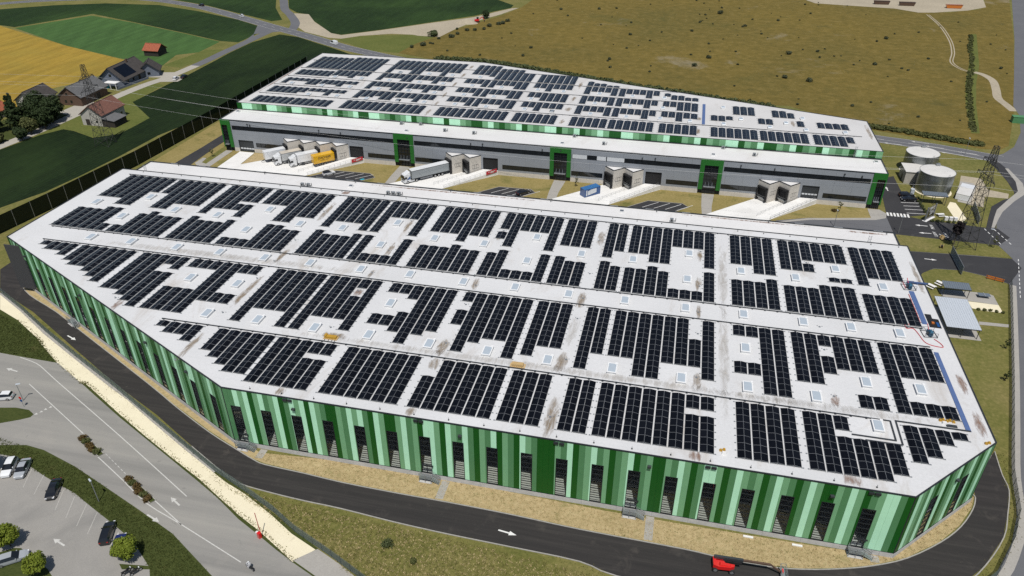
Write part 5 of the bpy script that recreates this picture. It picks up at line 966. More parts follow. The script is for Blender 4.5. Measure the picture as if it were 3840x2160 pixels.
for y in (-1.15, 1.15):
    mb = MB(); mb.box((6.2, y - .03, .45), (10.6, y + .03, 1.05)); mb.build('side_skirt', M['p_grey'], t); mb = MB(); mb.box((12.7, y - .25, .4), (14.4, y + .05, 1.0)); mb.build('fuel_tank', M['alu'], t)
cab(t, 14.15, 'p_white')
for y in (-.62, .62): mb = MB(); mb.box((15.0, y - .28, 3.16), (15.45, y + .28, 3.22)); mb.build('roof_hatch', M['trim'], t)
mb = MB()
for y in (1.236,): mb.quad((14.2, y, 1.5), (15.4, y, 1.2), (15.4, y, 1.5), (14.2, y, 2.6))
mb.build('blue_flash', M['p_blue'], t)
t = thing('shipping_container', 'blue container with a white printed side standing on the apron', 'container', (-24.65, 216.6, .05), D45)
mb = MB(); mb.box((-3.03, -1.2, .1), (3.03, 1.2, 2.55)); mb.build('container_box', M['p_blue'], t); mb = MB(); mb.box((-3.05, -1.22, 2.55), (3.05, 1.22, 2.62)); mb.build('container_roof', M['p_bluetop'], t)
for x in (-2.95, 2.95):
    for y in (-1.15, 1.15): mb = MB(); mb.box((x - .1, y - .09, 0), (x + .1, y + .09, 2.64)); mb.build('corner_post', M['p_blue'], t)
for i in range(15): mb = MB(); mb.box((-2.7 + i * .38, 1.2, .3), (-2.52 + i * .38, 1.225, 2.4)); mb.build('side_rib', M['p_blue'], t)
mb = MB(); mb.quad((1.9, 1.24, .55), (-1.5, 1.24, .55 + .35), (-1.5, 1.24, 2.3), (.6, 1.24, 2.3), (1.9, 1.24, 1.9)); mb.build('printed_panel', M['screenwhite'], t); mb = MB(); mb.box((2.1, 1.226, .4), (2.55, 1.24, 2.3)); mb.build('printed_stripe', M['screenwhite'], t)
# red boom lift
t = thing('boom_lift', 'red self-propelled boom lift on the perimeter drive, boom lowered', 'boom lift', (15.0, 82.6, .03), math.radians(2))
for x in (-1.25, 1.25):
    for y in (-1.0, 1.0): wheel(t, x, y, .45, .36)
mb = MB(); mb.box((-1.5, -.8, .4), (1.5, .8, .72)); mb.build('chassis', M['black'], t)
mb = MB(); mb.prism([(-1.65, -.9), (-.9, -1.15), (.9, -1.05), (1.55, -.75), (1.6, -.35), (.2, -.25), (-.6, .9), (-1.2, 1.05), (-1.7, .6)], .75, 1.45); mb.build('turntable', M['p_red'], t)
mb = MB(); mb.hexa([(-.8, -1.0, 1.45), (1.0, -.95, 1.45), (1.0, -.4, 1.45), (-.8, -.3, 1.45), (-.6, -.9, 1.7), (.9, -.88, 1.62), (.9, -.5, 1.62), (-.6, -.4, 1.7)]); mb.build('engine_cover', M['p_red'], t)
mb = MB(); mb.box((-1.55, .25, 1.5), (2.9, .65, 2.0)); mb.build('lower_boom', M['steel_dark'], t); mb = MB(); mb.box((-1.2, .1, 1.0), (2.7, .22, 1.45)); mb.build('riser_arm', M['black'], t)
mb = MB(); mb.box((2.9, .3, 1.62), (7.0, .6, 1.92)); mb.build('upper_boom', M['brick_brown'], t); mb = MB(); mb.bar((7.0, .45, 1.8), (8.7, .2, .75), .2, .22); mb.build('jib', M['brick_brown'], t)
mb = MB(); mb.box((8.7, -1.2, .42), (9.5, 1.2, .5)); mb.build('platform_floor', M['steel'], t)
mb = MB()
for x in (8.7, 9.5):
    for y in (-1.2, 0, 1.2): mb.bar((x, y, .5), (x, y, 1.55), .05, .05)
    for z in (1.0, 1.55): mb.bar((x, -1.2, z), (x, 1.2, z), .05, .05)
for y in (-1.2, 1.2):
    for z in (1.0, 1.55): mb.bar((8.7, y, z), (9.5, y, z), .05, .05)
mb.build('platform_rail', M['steel'], t); mb = MB(); mb.box((8.75, -.3, 1.1), (8.95, .3, 1.5)); mb.build('control_box', M['p_red'], t)
# motorcycles and rider
def moto(label, loc, rz, dark=True):
    t = thing('motorcycle', label, 'motorcycle', loc, rz)
    wheel(t, -.68, 0, .31, .15); wheel(t, .70, 0, .31, .13)
    mb = MB(); mb.hexa([(-.35, -.14, .35), (.3, -.14, .35), (.3, .14, .35), (-.35, .14, .35), (-.3, -.12, .72), (.25, -.12, .72), (.25, .12, .72), (-.3, .12, .72)]); mb.build('engine', M['steel_dark'], t)
    mb = MB(); mb.hexa([(-.05, -.16, .72), (.42, -.13, .72), (.42, .13, .72), (-.05, .16, .72), (0, -.12, .98), (.36, -.1, .95), (.36, .1, .95), (0, .12, .98)]); mb.build('fuel_tank', M['p_black'], t)
    mb = MB(); mb.hexa([(-.85, -.11, .74), (-.05, -.14, .72), (-.05, .14, .72), (-.85, .11, .74), (-.9, -.09, .9), (-.05, -.12, .82), (-.05, .12, .82), (-.9, .09, .9)]); mb.build('seat', M['black'], t)
    mb = MB(); mb.bar((.70, 0, .31), (.45, 0, 1.0), .1, .1); mb.bar((.42, -.36, 1.05), (.42, .36, 1.05), .04, .04); mb.build('handlebar', M['steel_dark'], t)
    mb = MB(); mb.box((.5, -.1, .82), (.64, .1, 1.0)); mb.build('headlight', M['lamp'], t); return t
MR = math.radians(158)
moto('motorcycle on the grey road carrying a rider', (-57.6, 65.7, .03), MR); moto('black motorcycle parked on the paving under the round tree, left of the pair', (-75.9, 60.7, .03), math.radians(60)); moto('black motorcycle parked on the paving under the round tree, right of the pair', (-74.6, 61.0, .03), math.radians(60))
def skin(name, chain, mat, parent):
    me = bpy.data.meshes.new(name); V_ = [p for p, r, b in chain]; me.from_pydata(V_, [(i, b) for i, (p, r, b) in enumerate(chain) if b >= 0], [])
    me.materials.append(mat); o = link(name, me, parent); o.modifiers.new('skin', 'SKIN'); o.modifiers.new('sub', 'SUBSURF').levels = 1; o.modifiers['sub'].render_levels = 1
    for i, (p, r, b) in enumerate(chain): sv = me.skin_vertices[0].data[i]; sv.radius = (r, r); sv.use_root = i == 0
    return o
t = thing('person', 'rider in pale jacket and white helmet on the motorcycle', 'person', (-57.6, 65.7, .03), MR)
skin('body', [((-.25, 0, .92), .17, -1), ((-.18, 0, 1.2), .17, 0), ((-.08, 0, 1.42), .15, 1), ((-.02, 0, 1.52), .07, 2), ((-.08, .2, 1.40), .08, 2), ((.12, .3, 1.18), .06, 4), ((.38, .28, 1.08), .045, 5), ((-.08, -.2, 1.40), .08, 2), ((.12, -.3, 1.18), .06, 7), ((.38, -.28, 1.08), .045, 8), ((-.15, .14, .88), .11, 0), ((.25, .22, .78), .085, 10), ((.02, .2, .40), .06, 11), ((.12, .2, .34), .05, 12), ((-.15, -.14, .88), .11, 0), ((.25, -.22, .78), .085, 14), ((.02, -.2, .40), .06, 15), ((.12, -.2, .34), .05, 16)], M['cloth2'], t)
hb = MB()
for i in range(7):
    for j in range(10):
        f = lambda a, b: (.02 + .15 * math.cos(a) * math.cos(b), .13 * math.cos(a) * math.sin(b), 1.66 + .15 * math.sin(a))
        a0, a1 = -1.5 + i * 3 / 7, -1.5 + (i + 1) * 3 / 7; b0, b1 = j * .6283, (j + 1) * .6283; hb.quad(f(a0, b0), f(a0, b1), f(a1, b1), f(a1, b0))
hb.build('helmet', M['p_white'], t, smooth=True)

# ---------------------------------------------------------------- tanks, shed, canopies on the right
def cyl_tank(loc, r, h, label):
    t = thing('storage_tank', label, 'tank', loc, 0, 'steel sprinkler tanks'); n = 48
    rings = 7; hh = h / rings
    for k in range(rings):
        mb = MB()
        for i in range(n):
            a0, a1 = 2 * math.pi * i / n, 2 * math.pi * (i + 1) / n; rr = r + .012 * (k % 2)
            mb.quad((rr * math.cos(a0), rr * math.sin(a0), k * hh), (rr * math.cos(a1), rr * math.sin(a1), k * hh), (rr * math.cos(a1), rr * math.sin(a1), (k + 1) * hh), (rr * math.cos(a0), rr * math.sin(a0), (k + 1) * hh))
        mb.build('shell_ring', M['tank'], t, smooth=True)
    mb = MB(); ring = [(r * math.cos(2 * math.pi * i / n), r * math.sin(2 * math.pi * i / n), h) for i in range(n)]
    for i in range(n): mb.quad(ring[i], ring[(i + 1) % n], (0, 0, h + .35))
    mb.build('tank_roof', M['tanktop'], t)
    mb = MB()
    for i in range(n):
        a0, a1 = 2 * math.pi * i / n, 2 * math.pi * (i + 1) / n; mb.hexa([(r * math.cos(a0), r * math.sin(a0), h - .1), (r * 1.02 * math.cos(a0), r * 1.02 * math.sin(a0), h - .1), (r * 1.02 * math.cos(a1), r * 1.02 * math.sin(a1), h - .1), (r * math.cos(a1), r * math.sin(a1), h - .1), (r * math.cos(a0), r * math.sin(a0), h + .06), (r * 1.02 * math.cos(a0), r * 1.02 * math.sin(a0), h + .06), (r * 1.02 * math.cos(a1), r * 1.02 * math.sin(a1), h + .06), (r * math.cos(a1), r * math.sin(a1), h + .06)])
    mb.build('top_rim', M['steel'], t)
    mb = MB(); a = -1.15
    for s in (-.04, .04): mb.bar(((r + .15) * math.cos(a + s), (r + .15) * math.sin(a + s), .3), ((r + .15) * math.cos(a + s), (r + .15) * math.sin(a + s), h + .8), .06, .06)
    for k in range(18): mb.bar(((r + .15) * math.cos(a - .04), (r + .15) * math.sin(a - .04), .5 + k * .35), ((r + .15) * math.cos(a + .04), (r + .15) * math.sin(a + .04), .5 + k * .35), .04, .04)
    mb.build('ladder', M['steel'], t)
    mb = MB(); mb.box((.4, r - 1.1, h + .15), (1.6, r - .3, h + .7)); mb.tube((1.0, r - .7, h + .7), (1.0, r - .7, h + .95), .25, 8); mb.build('roof_vent', M['steel'], t)
    mb = MB(); mb.prism([(1.12 * r * math.cos(2 * math.pi * i / 24), 1.12 * r * math.sin(2 * math.pi * i / 24)) for i in range(24)], -.02, .12); mb.build('foundation', M['sand'], t)
cyl_tank((81.1, 243.6, .0), 5.1, 6.75, 'round galvanised tank nearest the parked cars'); cyl_tank((80.2, 259.5, .0), 5.1, 6.75, 'round galvanised tank behind the white pump house')
t = thing('pump_house', 'pale flat-roofed pump house between the two steel tanks', 'shed', (76.8, 251.5, 0))
mb = MB(); mb.box((-3.4, -3.9, 0), (3.6, 3.4, 4.0)); mb.build('wall', M['render_wall'], t); mb = MB(); mb.box((-3.6, -4.1, 4.0), (3.8, 3.6, 4.2)); mb.build('roof', M['tanktop'], t); mb = MB(); mb.box((-3.46, -1.0, .05), (-3.4, .2, 2.1)); mb.build('door', M['steel_dark'], t)
t = thing('equipment_container', 'low white equipment container on the slab beside the pylon', 'container', (90.0, 241.6, .03), math.radians(-23))
mb = MB(); mb.box((-1.9, -4.4, .1), (1.9, 1.6, 1.9)); mb.build('container_box', M['p_white'], t); mb = MB(); mb.box((-1.95, -4.45, 1.9), (1.95, 1.65, 1.98)); mb.build('lid', M['tanktop'], t); mb = MB(); mb.box((-1.85, 1.7, .1), (1.85, 5.0, 2.1)); mb.build('rear_box', M['p_white'], t)
def canopy(x0, y0, x1, y1, z0, z1, mat, label, name='canopy', nx=2, ny=2):
    t = thing(name, label, 'canopy', ((x0 + x1) / 2, (y0 + y1) / 2, 0)); a, b = (x1 - x0) / 2, (y1 - y0) / 2
    n = max(3, int((x1 - x0) / .5))
    mb = MB(); mb.hexa([(-a, -b, z0), (a, -b, z0), (a, b, z1), (-a, b, z1), (-a, -b, z0 + .1), (a, -b, z0 + .1), (a, b, z1 + .1), (-a, b, z1 + .1)]); r = mb.build('roof', M[mat], t)
    for i in range(n + 1): x = -a + i * 2 * a / n; mb = MB(); mb.hexa([(x - .03, -b, z0 + .1), (x + .03, -b, z0 + .1), (x + .03, b, z1 + .1), (x - .03, b, z1 + .1), (x - .02, -b, z0 + .15), (x + .02, -b, z0 + .15), (x + .02, b, z1 + .15), (x - .02, b, z1 + .15)]); mb.build('seam', M[mat], r)
    mb = MB(); mb.box((-a - .03, -b - .08, z0 - .12), (a + .03, -b - .01, z0 + .1)); mb.box((-a - .03, b + .01, z1 - .12), (a + .03, b + .08, z1 + .1)); mb.build('fascia', M['steel_dark'], t)
    for i in range(nx):
        for j in range(ny):
            x = -a + .25 + i * (2 * a - .5) / (nx - 1); y = -b + .3 + j * (2 * b - .6) / (ny - 1); zz = z0 + (z1 - z0) * (j / (ny - 1)); mb = MB(); mb.box((x - .06, y - .06, 0), (x + .06, y + .06, zz)); mb.build('post', M['steel_dark'], t)
canopy(64.7, 158.2, 71.9, 170.6, 2.6, 3.1, 'teal_canopy', 'large canopy with pale ribbed metal roof beside the near warehouse', nx=3, ny=3)
canopy(68.5, 176.4, 74.6, 179.4, 2.5, 2.75, 'slate_canopy', 'small dark grey metal canopy over the patio'); canopy(75.5, 232.2, 82.5, 234.8, 3.0, 3.2, 'slate_canopy', 'dark grey shelter roof in front of the nearer steel tank', nx=3)
def bench_set(x, y, rz, label):
    t = thing('picnic_table', label, 'picnic table', (x, y, .02), rz, 'white picnic tables')
    mb = MB(); mb.box((-1.0, -.42, .68), (1.0, .42, .76)); mb.build('table_top', M['whitebag'], t)
    for s in (-1, 1): mb = MB(); mb.box((-1.0, s * .85 - .18, .40), (1.0, s * .85 + .18, .46)); mb.build('bench', M['whitebag'], t)
    for x_ in (-.75, .75): mb = MB(); mb.box((x_ - .04, -.9, .36), (x_ + .04, .9, .40)); mb.box((x_ - .04, -.3, 0), (x_ + .04, -.2, .68)); mb.box((x_ - .04, .2, 0), (x_ + .04, .3, .68)); mb.build('leg', M['steel'], t)
bench_set(66.9, 180.2, -.75, 'white picnic table on the lawn, left of the small canopy'); bench_set(69.4, 182.2, -.75, 'white picnic table on the lawn, partly behind the small canopy')
bench_set(79.2, 224.4, .3, 'white picnic table behind the dark sign panel')
t = thing('table_tennis_table', 'blue grey table tennis table on the patio', 'table', (78.4, 178.2, .03)); mb = MB(); mb.box((-1.37, -.76, .72), (1.37, .76, .78)); mb.build('table_top', M['slate_canopy'], t); mb = MB(); mb.box((-.02, -.85, .78), (.02, .85, .93)); mb.build('net', M['whitebag'], t)
for x in (-.9, .9): mb = MB(); mb.bar((x, -.5, 0), (x * .6, .0, .72), .06, .06); mb.bar((x, .5, 0), (x * .6, .0, .72), .06, .06); mb.build('leg', M['steel'], t)
for i in range(3): x = 80.2 + i * 1.25; mb = MB(); mb.box((x - .45, 221.6, .03), (x + .45, 222.5, 1.0)); mb.box((x - .48, 221.55, 1.0), (x + .48, 222.55, 1.07)); tag(mb.build('utility_cabinet', M['whitebag']), ['leftmost', 'middle', 'rightmost'][i] + ' of three white cabinets behind the clipped hedge by the entrance', 'cabinet', 'white cabinets by the entrance')
mb = MB(); mb.box((73.6, 238.2, .03), (74.6, 239.4, 1.9)); mb.box((73.55, 238.15, 1.9), (74.65, 239.45, 1.98)); tag(mb.build('charging_post', M['teal_canopy']), 'pale box-shaped charging post behind the two dark cars', 'charging post')
# sign panel with the round emblem
t = thing('entrance_sign', 'tall dark entrance sign panel with a pale curved emblem', 'sign', (75.4, 221.6, 0), math.atan2(3.6, 3.0)); mb = MB(); mb.box((-2.3, -.06, .5), (2.3, .06, 4.3)); mb.build('panel', M['p_black'], t)
for x in (-2.35, 2.35): mb = MB(); mb.box((x - .15, -.15, 0), (x + .15, .15, 4.4)); mb.build('post', M['steel'], t)
mb = MB(); mb.box((-2.7, -.6, -.02), (2.7, .6, .14)); mb.build('foundation', M['whitebag'], t)
mb = MB(); em = [(.55, 3.55), (-.35, 3.6), (-.75, 3.2), (-.6, 2.75), (.1, 2.6), (.55, 2.35), (.45, 1.9), (-.1, 1.7), (-.8, 1.85)]
for a, b in zip(smooth_line(em, 3), smooth_line(em, 3)[1:]): mb.bar((a[0], -.09, a[1]), (b[0], -.09, b[1]), .05, .16)
mb.build('emblem', M['screenwhite'], t); mb = MB(); mb.box((-1.4, -.08, 3.8), (1.6, -.062, 3.95)); mb.box((.9, -.08, 2.9), (1.8, -.062, 3.0)); mb.build('lettering_line', M['screenwhite'], t)
def gate(p, q, h, label):
    p, q = Vector(p), Vector(q); L = (q - p).length; t = thing('sliding_gate', label, 'gate', (p.x, p.y, 0), math.atan2(q.y - p.y, q.x - p.x), 'grey sliding gates')
    mb = MB(); mb.box((0, -.05, .12), (L, .05, .28)); mb.box((0, -.05, h - .12), (L, .05, h)); mb.build('frame_rail', M['steel'], t)
    n = int(L / 2.4)
    for i in range(n + 1): mb = MB(); mb.box((i * L / n - .05, -.05, .28), (i * L / n + .05, .05, h - .12)); mb.build('frame_post', M['steel'], t)
    for i in range(n): mb = MB(); mb.box((i * L / n + .06, -.012, .3), ((i + 1) * L / n - .06, .012, h - .14)); mb.build('mesh_panel', M['wire2'], t)
gate((76.2, 200.2), (76.0, 188.6), 2.5, 'grey sliding gate across the exit road'); gate((90.3, 233.0), (88.6, 221.0), 2.2, 'grey sliding gate beside the cycle path by the pylon')
t = thing('construction_barrier', 'orange and white barrier boards lying at the road edge', 'barrier', (83.6, 187.6, .04), math.radians(-22))
for z in (.12, .62): mb = MB(); mb.box((-2.0, -.05, z), (2.0, .05, z + .32)); mb.build('board', M['p_orange'], t)
for x in (-1.8, 0, 1.8): mb = MB(); mb.box((x - .05, -.35, 0), (x + .05, .35, .1)); mb.box((x - .04, -.1, .1), (x + .04, -.05, 1.05)); mb.build('foot', M['steel_dark'], t)
for i, (x, y) in enumerate(((76.0, 208.6), (74.6, 203.2))):
    t = thing('cable_drum', 'wooden cable drum on the grass island, ' + ('at the road edge' if i == 0 else 'in the middle of the grass'), 'cable drum', (x, y, .05), .3 + i)
    for s in (-.35, .35): mb = MB(); mb.tube((0, s - .04, .62), (0, s + .04, .62), .62, 16); mb.build('flange', M['timber'], t)
    mb = MB(); mb.tube((0, -.31, .62), (0, .31, .62), .3, 12); mb.build('core', M['black'], t)
# ---------------------------------------------------------------- pylons and power lines
def pylon(loc, h, wb, label, arms):
    t = thing('pylon', label, 'pylon', loc, .12, 'lattice pylons'); n = 11; wt = .5
    w = lambda z: wb / 2 + (wt - wb / 2) * (z / h) ** .85
    zs = [h * (1 - (1 - i / n) ** 1.15) for i in range(n + 1)]
    mb = MB()
    for sx in (-1, 1):
        for sy in (-1, 1):
            for a, b in zip(zs, zs[1:]): mb.bar((sx * w(a), sy * w(a), a), (sx * w(b), sy * w(b), b), .12, .12)
    mb.build('leg', M['lattice'], t)
    mb = MB()
    for a, b in zip(zs, zs[1:]):
        A, B = w(a), w(b)
        for q in ((-1, -1, 1, -1), (1, -1, 1, 1), (1, 1, -1, 1), (-1, 1, -1, -1)):
            mb.bar((q[0] * A, q[1] * A, a), (q[2] * B, q[3] * B, b), .065, .065); mb.bar((q[2] * A, q[3] * A, a), (q[0] * B, q[1] * B, b), .065, .065); mb.bar((q[0] * B, q[1] * B, b), (q[2] * B, q[3] * B, b), .08, .08)
    mb.build('bracing', M['lattice'], t)
    for z, L in arms:
        mb = MB()
        for s in (-1, 1):
            for e in (-1, 1): mb.bar((e * w(z), 0, z), (0, s * L, z + .1), .1, .1); mb.bar((e * w(z), 0, z + 1.3), (0, s * L, z + .1), .08, .08)
            mb.bar((0, s * L, z + .1), (0, s * L, z - .9), .12, .12)
        mb.build('cross_arm', M['lattice'], t)
    return t
M['lattice'] = plain('lattice_steel', (.05, .05, .046), .6, .2, var=.15)
pylon((80.5, 206.0, 0), 29, 5.2, 'tall dark lattice pylon standing by the site entrance on the right', [(20.5, 5.0), (24.5, 4.2)])
pylon((-203.2, 220.5, 0), 29, 5.2, 'dark lattice pylon in the crop beside the red-roofed barn', [(20.5, 5.0), (24.5, 4.2)])
k = 0
for z in (19.7, 23.7):
    for s in (-1, 1):
        L = 5.0 if z < 20 else 4.2; mb = MB(); A = Vector((80.5, 206 + s * L, z)); B = Vector((-203.2, 220.5 + s * L, z)); C = Vector((300, 194 + s * L, z)); E_ = Vector((-520, 236 + s * L, z))
        for P, Q, sag in ((A, B, 5.5), (A, C, 3), (B, E_, 5)):
            prev = P
            for i in range(1, 29): u = i / 28; p = P.lerp(Q, u) - Vector((0, 0, sag * 4 * u * (1 - u))); mb.tube(prev, p, .022, 4); prev = p
        k += 1; tag(mb.build('power_line', M['wire_line']), f'thin pale power line between the two pylons, {"lower" if z < 20 else "upper"} {"front" if s < 0 else "rear"} one', 'power line', 'power lines')
# ---------------------------------------------------------------- fences
def fence(name, pts, h, step, mesh_mat, post_mat, label, pw=.06, cat='fence', toprail=True):
    L = 0; P = [Vector(p) for p in pts]; t = thing(name, label, cat, (P[0].x, P[0].y, 0)); pos = [P[0]]
    for a, b in zip(P, P[1:]):
        n = max(1, round((b - a).length / step))
        pos += [a.lerp(b, i / n) for i in range(1, n + 1)]
    pm = MB().box((-pw / 2, -pw / 2, 0), (pw / 2, pw / 2, h + .05)).mesh('post', M[post_mat])
    for p in pos: link('post', pm, t, (p.x - P[0].x, p.y - P[0].y, 0))
    for a, b in zip(pos, pos[1:]):
        a = a - P[0]; b = b - P[0]; d = (b - a).normalized(); n_ = Vector((-d.y, d.x)) * .008
        mb = MB(); mb.hexa([(*(a + n_), .05), (*(a - n_), .05), (*(b - n_), .05), (*(b + n_), .05), (*(a + n_), h), (*(a - n_), h), (*(b - n_), h), (*(b + n_), h)]); mb.build('mesh_panel', M[mesh_mat], t)
    return t
fence('windbreak_fence', [(-186.5, 146), (-183.0, 170), (-179.2, 206), (-178.2, 232), (-177.4, 255), (-176.8, 300), (-176.5, 330)], 5.2, 6.2, 'net', 'steel', 'tall dark netting fence with slim posts along the crop field', .12)
fence('wire_fence', [(-160.4, 125.9), (-149.5, 120.6), (-136.9, 113.9), (-123.3, 107.2), (-109.0, 100.4), (-93.8, 92.8), (-83.0, 87.4), (-74.5, 83.2), (-66.3, 79.9), (-59.3, 76.8), (-54.2, 74.0), (-46, 70.6), (-38, 67.0)], 1.9, 2.5, 'wire', 'steel_dark', 'grey green wire mesh fence between the sand strip and the drive')
fence('wire_fence', [(86.7, 186.0), (81.2, 166.8), (74.3, 142.9), (65.7, 114.1), (63.7, 104.2), (61.0, 97.9), (56.6, 90.5), (49, 83)], 1.9, 2.6, 'wire', 'steel_dark', 'grey green wire mesh fence along the right hand road')
# ---------------------------------------------------------------- lamps, barrier, signs
def lamp(x, y, h, rz, label):
    t = thing('street_lamp', label, 'street lamp', (x, y, 0), rz, 'street lamps'); mb = MB(); mb.tube((0, 0, 0), (0, 0, h), .09, 8, r2=.05); mb.build('pole', M['steel'], t); mb = MB(); mb.hexa([(-.1, -.16, h), (.75, -.14, h + .05), (.75, .14, h + .05), (-.1, .16, h), (-.1, -.12, h + .14), (.7, -.1, h + .15), (.7, .1, h + .15), (-.1, .12, h + .14)]); mb.build('lamp_head', M['teal_canopy'], t)
lamp(-90.3, 72.4, 4.9, 2.6, 'street lamp on the grass verge beside the lower left car park'); lamp(-123.5, 92.2, 4.2, .5, 'street lamp beside the small grass island at the left edge'); lamp(64.9, 210.2, 5.0, 1.6, 'street lamp at the yard road behind the near roof corner'); lamp(47.5, 210.4, 5.0, 1.6, 'street lamp in the yard above the near roof edge'); lamp(99.6, 278.6, 6, 1.6, 'street lamp on the verge beside the country road'); lamp(87.6, 207.6, 5.0, 3.0, 'street lamp at the tip of the grass island')
def sign(x, y, h, label, cols, rz=0):
    t = thing('traffic_sign', label, 'traffic sign', (x, y, 0), rz); mb = MB(); mb.tube((0, 0, 0), (0, 0, h), .04, 6); mb.build('pole', M['steel'], t)
    for i, c in enumerate(cols): mb = MB(); mb.tube((0, -.06, h - .35 - i * .68), (0, -.035, h - .35 - i * .68), .32, 14); mb.build('sign_plate', M[c], t)
sign(-121.9, 90.6, 2.7, 'traffic sign with a red and a blue disc on the grass island', ['p_red', 'p_blue'])
t = thing('barrier_gate', 'small red barrier post with a raised boom beside the sand strip', 'barrier', (-59.2, 71.6, 0), -.45); mb = MB(); mb.box((-.3, -.25, 0), (.3, .25, 1.15)); mb.build('housing', M['p_red'], t); mb = MB(); mb.bar((.0, .3, 1.0), (-.25, .3, 5.4), .09, .09); mb.build('boom', M['redhose'], t); mb = MB(); mb.box((-.75, -.2, .6), (-.35, .2, 1.0)); mb.build('counterweight', M['whitebag'], t)
# ---------------------------------------------------------------- vegetation
def leaves(mb, c, r, n, size, flat=1.0, shell=.35):
    for _ in range(n):
        while True:
            p = Vector((random.uniform(-1, 1), random.uniform(-1, 1), random.uniform(-1, 1)))
            if shell < p.length < 1: break
        q = Vector((c[0] + p.x * r[0], c[1] + p.y * r[1], c[2] + p.z * r[2])); s = size * random.uniform(.6, 1.3)
        nrm = (p + Vector((random.uniform(-.7, .7), random.uniform(-.7, .7), random.uniform(-.2, .9)))).normalized()
        a = nrm.cross(Vector((random.random(), random.random(), random.random() + .1))).normalized(); b = nrm.cross(a)
        mb.quad(q + a * s, q + b * s * .7, q - a * s, q - b * s * .7)
    return mb
def tree_proto(name, label, loc, h, r, leafmat, seed, trunk_r=.13, crown_base=.3, clumps=26, per=110, size=.2, group=None, conifer=False, rz=0):
    random.seed(seed); t = thing(name, label, 'tree', loc, rz, group)
    mb = MB(); mb.tube((0, 0, -.05), (0, 0, h * .75), trunk_r, 7, r2=trunk_r * .35)
    cz = h * (crown_base + (1 - crown_base) / 2); rz_ = h * (1 - crown_base) / 2; cl = []
    for i in range(clumps):
        if conifer:
            f = random.random() ** .7; z = h * (crown_base + (1 - crown_base) * f); rr = r * (1 - f) * .9 + .15; a = random.uniform(0, 6.28); cl.append(((rr * .6 * math.cos(a), rr * .6 * math.sin(a), z), rr * .55 + .2))
        else:
            while True:
                p = Vector((random.uniform(-1, 1), random.uniform(-1, 1), random.uniform(-1, 1)))
                if .25 < p.length < 1: break
            p = p * .74; cl.append(((p.x * r, p.y * r, cz + p.z * rz_), r * random.uniform(.28, .42)))
    for c, s in cl[::3]: mb.tube((0, 0, min(h * .35, c[2] * .6)), (c[0] * .85, c[1] * .85, c[2]), trunk_r * .35, 5, r2=.02)
    mb.build('trunk', M['bark'], t)
    cb = MB()
    for c, s in cl: leaves(cb, c, (s, s, s * .85), per, size)
    cb.build('crown', M[leafmat], t); return t
tree_proto('round_tree', 'round lime green tree overhanging the blue parked car', (-77.6, 63.0, .03), 4.9, 2.1, 'leaf_lime', 3, .14, .16, 60, 150, .16)
tree_proto('round_tree', 'lime green tree at the left edge above the silver car', (-97.9, 61.0, .03), 4.6, 2.0, 'leaf_lime', 4, .12, .18, 48, 140, .16); tree_proto('round_tree', 'lime green tree in the planting bed at the lower left edge', (-89.6, 57.5, .03), 4.3, 1.9, 'leaf_lime', 5, .12, .18, 48, 140, .16)
tree_proto('round_tree', 'dark tree casting shade over the white parked car at the left edge', (-114.4, 74.3, .03), 5.5, 2.4, 'leaf_dark', 6, .14, .3, 28, 110, .18)
yt = [(-236.6, 217.6, 5.5, 2.3, 'leaf_dark', 0, 'small dark tree standing apart beside the farm track'), (-240.5, 231.5, 11, 4.0, 'leaf_dark', 0, 'dark broad tree nearest the farm track in the grove by the farm'), (-246.5, 226, 13.5, 3.6, 'leaf_dark', 1, 'tallest dark conifer in the grove by the farm'), (-245.5, 234, 11.5, 4.2, 'leaf_dark', 0, 'dark broad tree in the middle of the grove by the farm'), (-250.5, 231, 12.5, 3.4, 'leaf_dark', 1, 'dark conifer at the back of the grove by the farm'), (-241.2, 240.5, 10, 4.2, 'leaf_dark', 0, 'dark broad tree in the grove beside the long grey-roofed barn'), (-238.2, 224, 7, 2.6, 'leaf_olive', 0, 'smaller olive tree at the front of the grove by the farm'), (-252, 222.5, 10, 3.6, 'leaf_dark', 0, 'dark broad tree at the left end of the grove by the farm'), (-243, 213, 5, 2.5, 'leaf_olive', 0, 'low olive tree beside the white tent roofs at the left edge'), (-236.8, 229.8, 9.5, 3.4, 'leaf_dark', 0, 'dark broad tree leaning over the farm track before the grove'), (-238.8, 236.2, 10.5, 3.6, 'leaf_dark', 0, 'dark broad tree second along the farm track in the grove'), (-248, 240, 11.5, 4.0, 'leaf_dark', 0, 'dark broad tree behind the grove beside the long barn gable')]
for i, (x, y, h, r, lm, con, lb) in enumerate(yt): tree_proto('farm_tree', lb, (x, y, 0), h, r * 1.12, lm, 20 + i, .28, .08, 44, 64, .42, 'trees of the grove by the farm', bool(con))
tree_proto('dark_tree', 'slim tree with almost black foliage beside the exit gate', (77.9, 204.9, 0), 8.2, 1.6, 'leaf_purple', 41, .14, .42, 26, 120, .2)
def sapling(x, y, h, label, seed, lm='leaf_olive', r=.9):
    return tree_proto('sapling', label, (x, y, 0), h, r, lm, seed, .06, .15, 12, 16, .13, 'young thin trees')
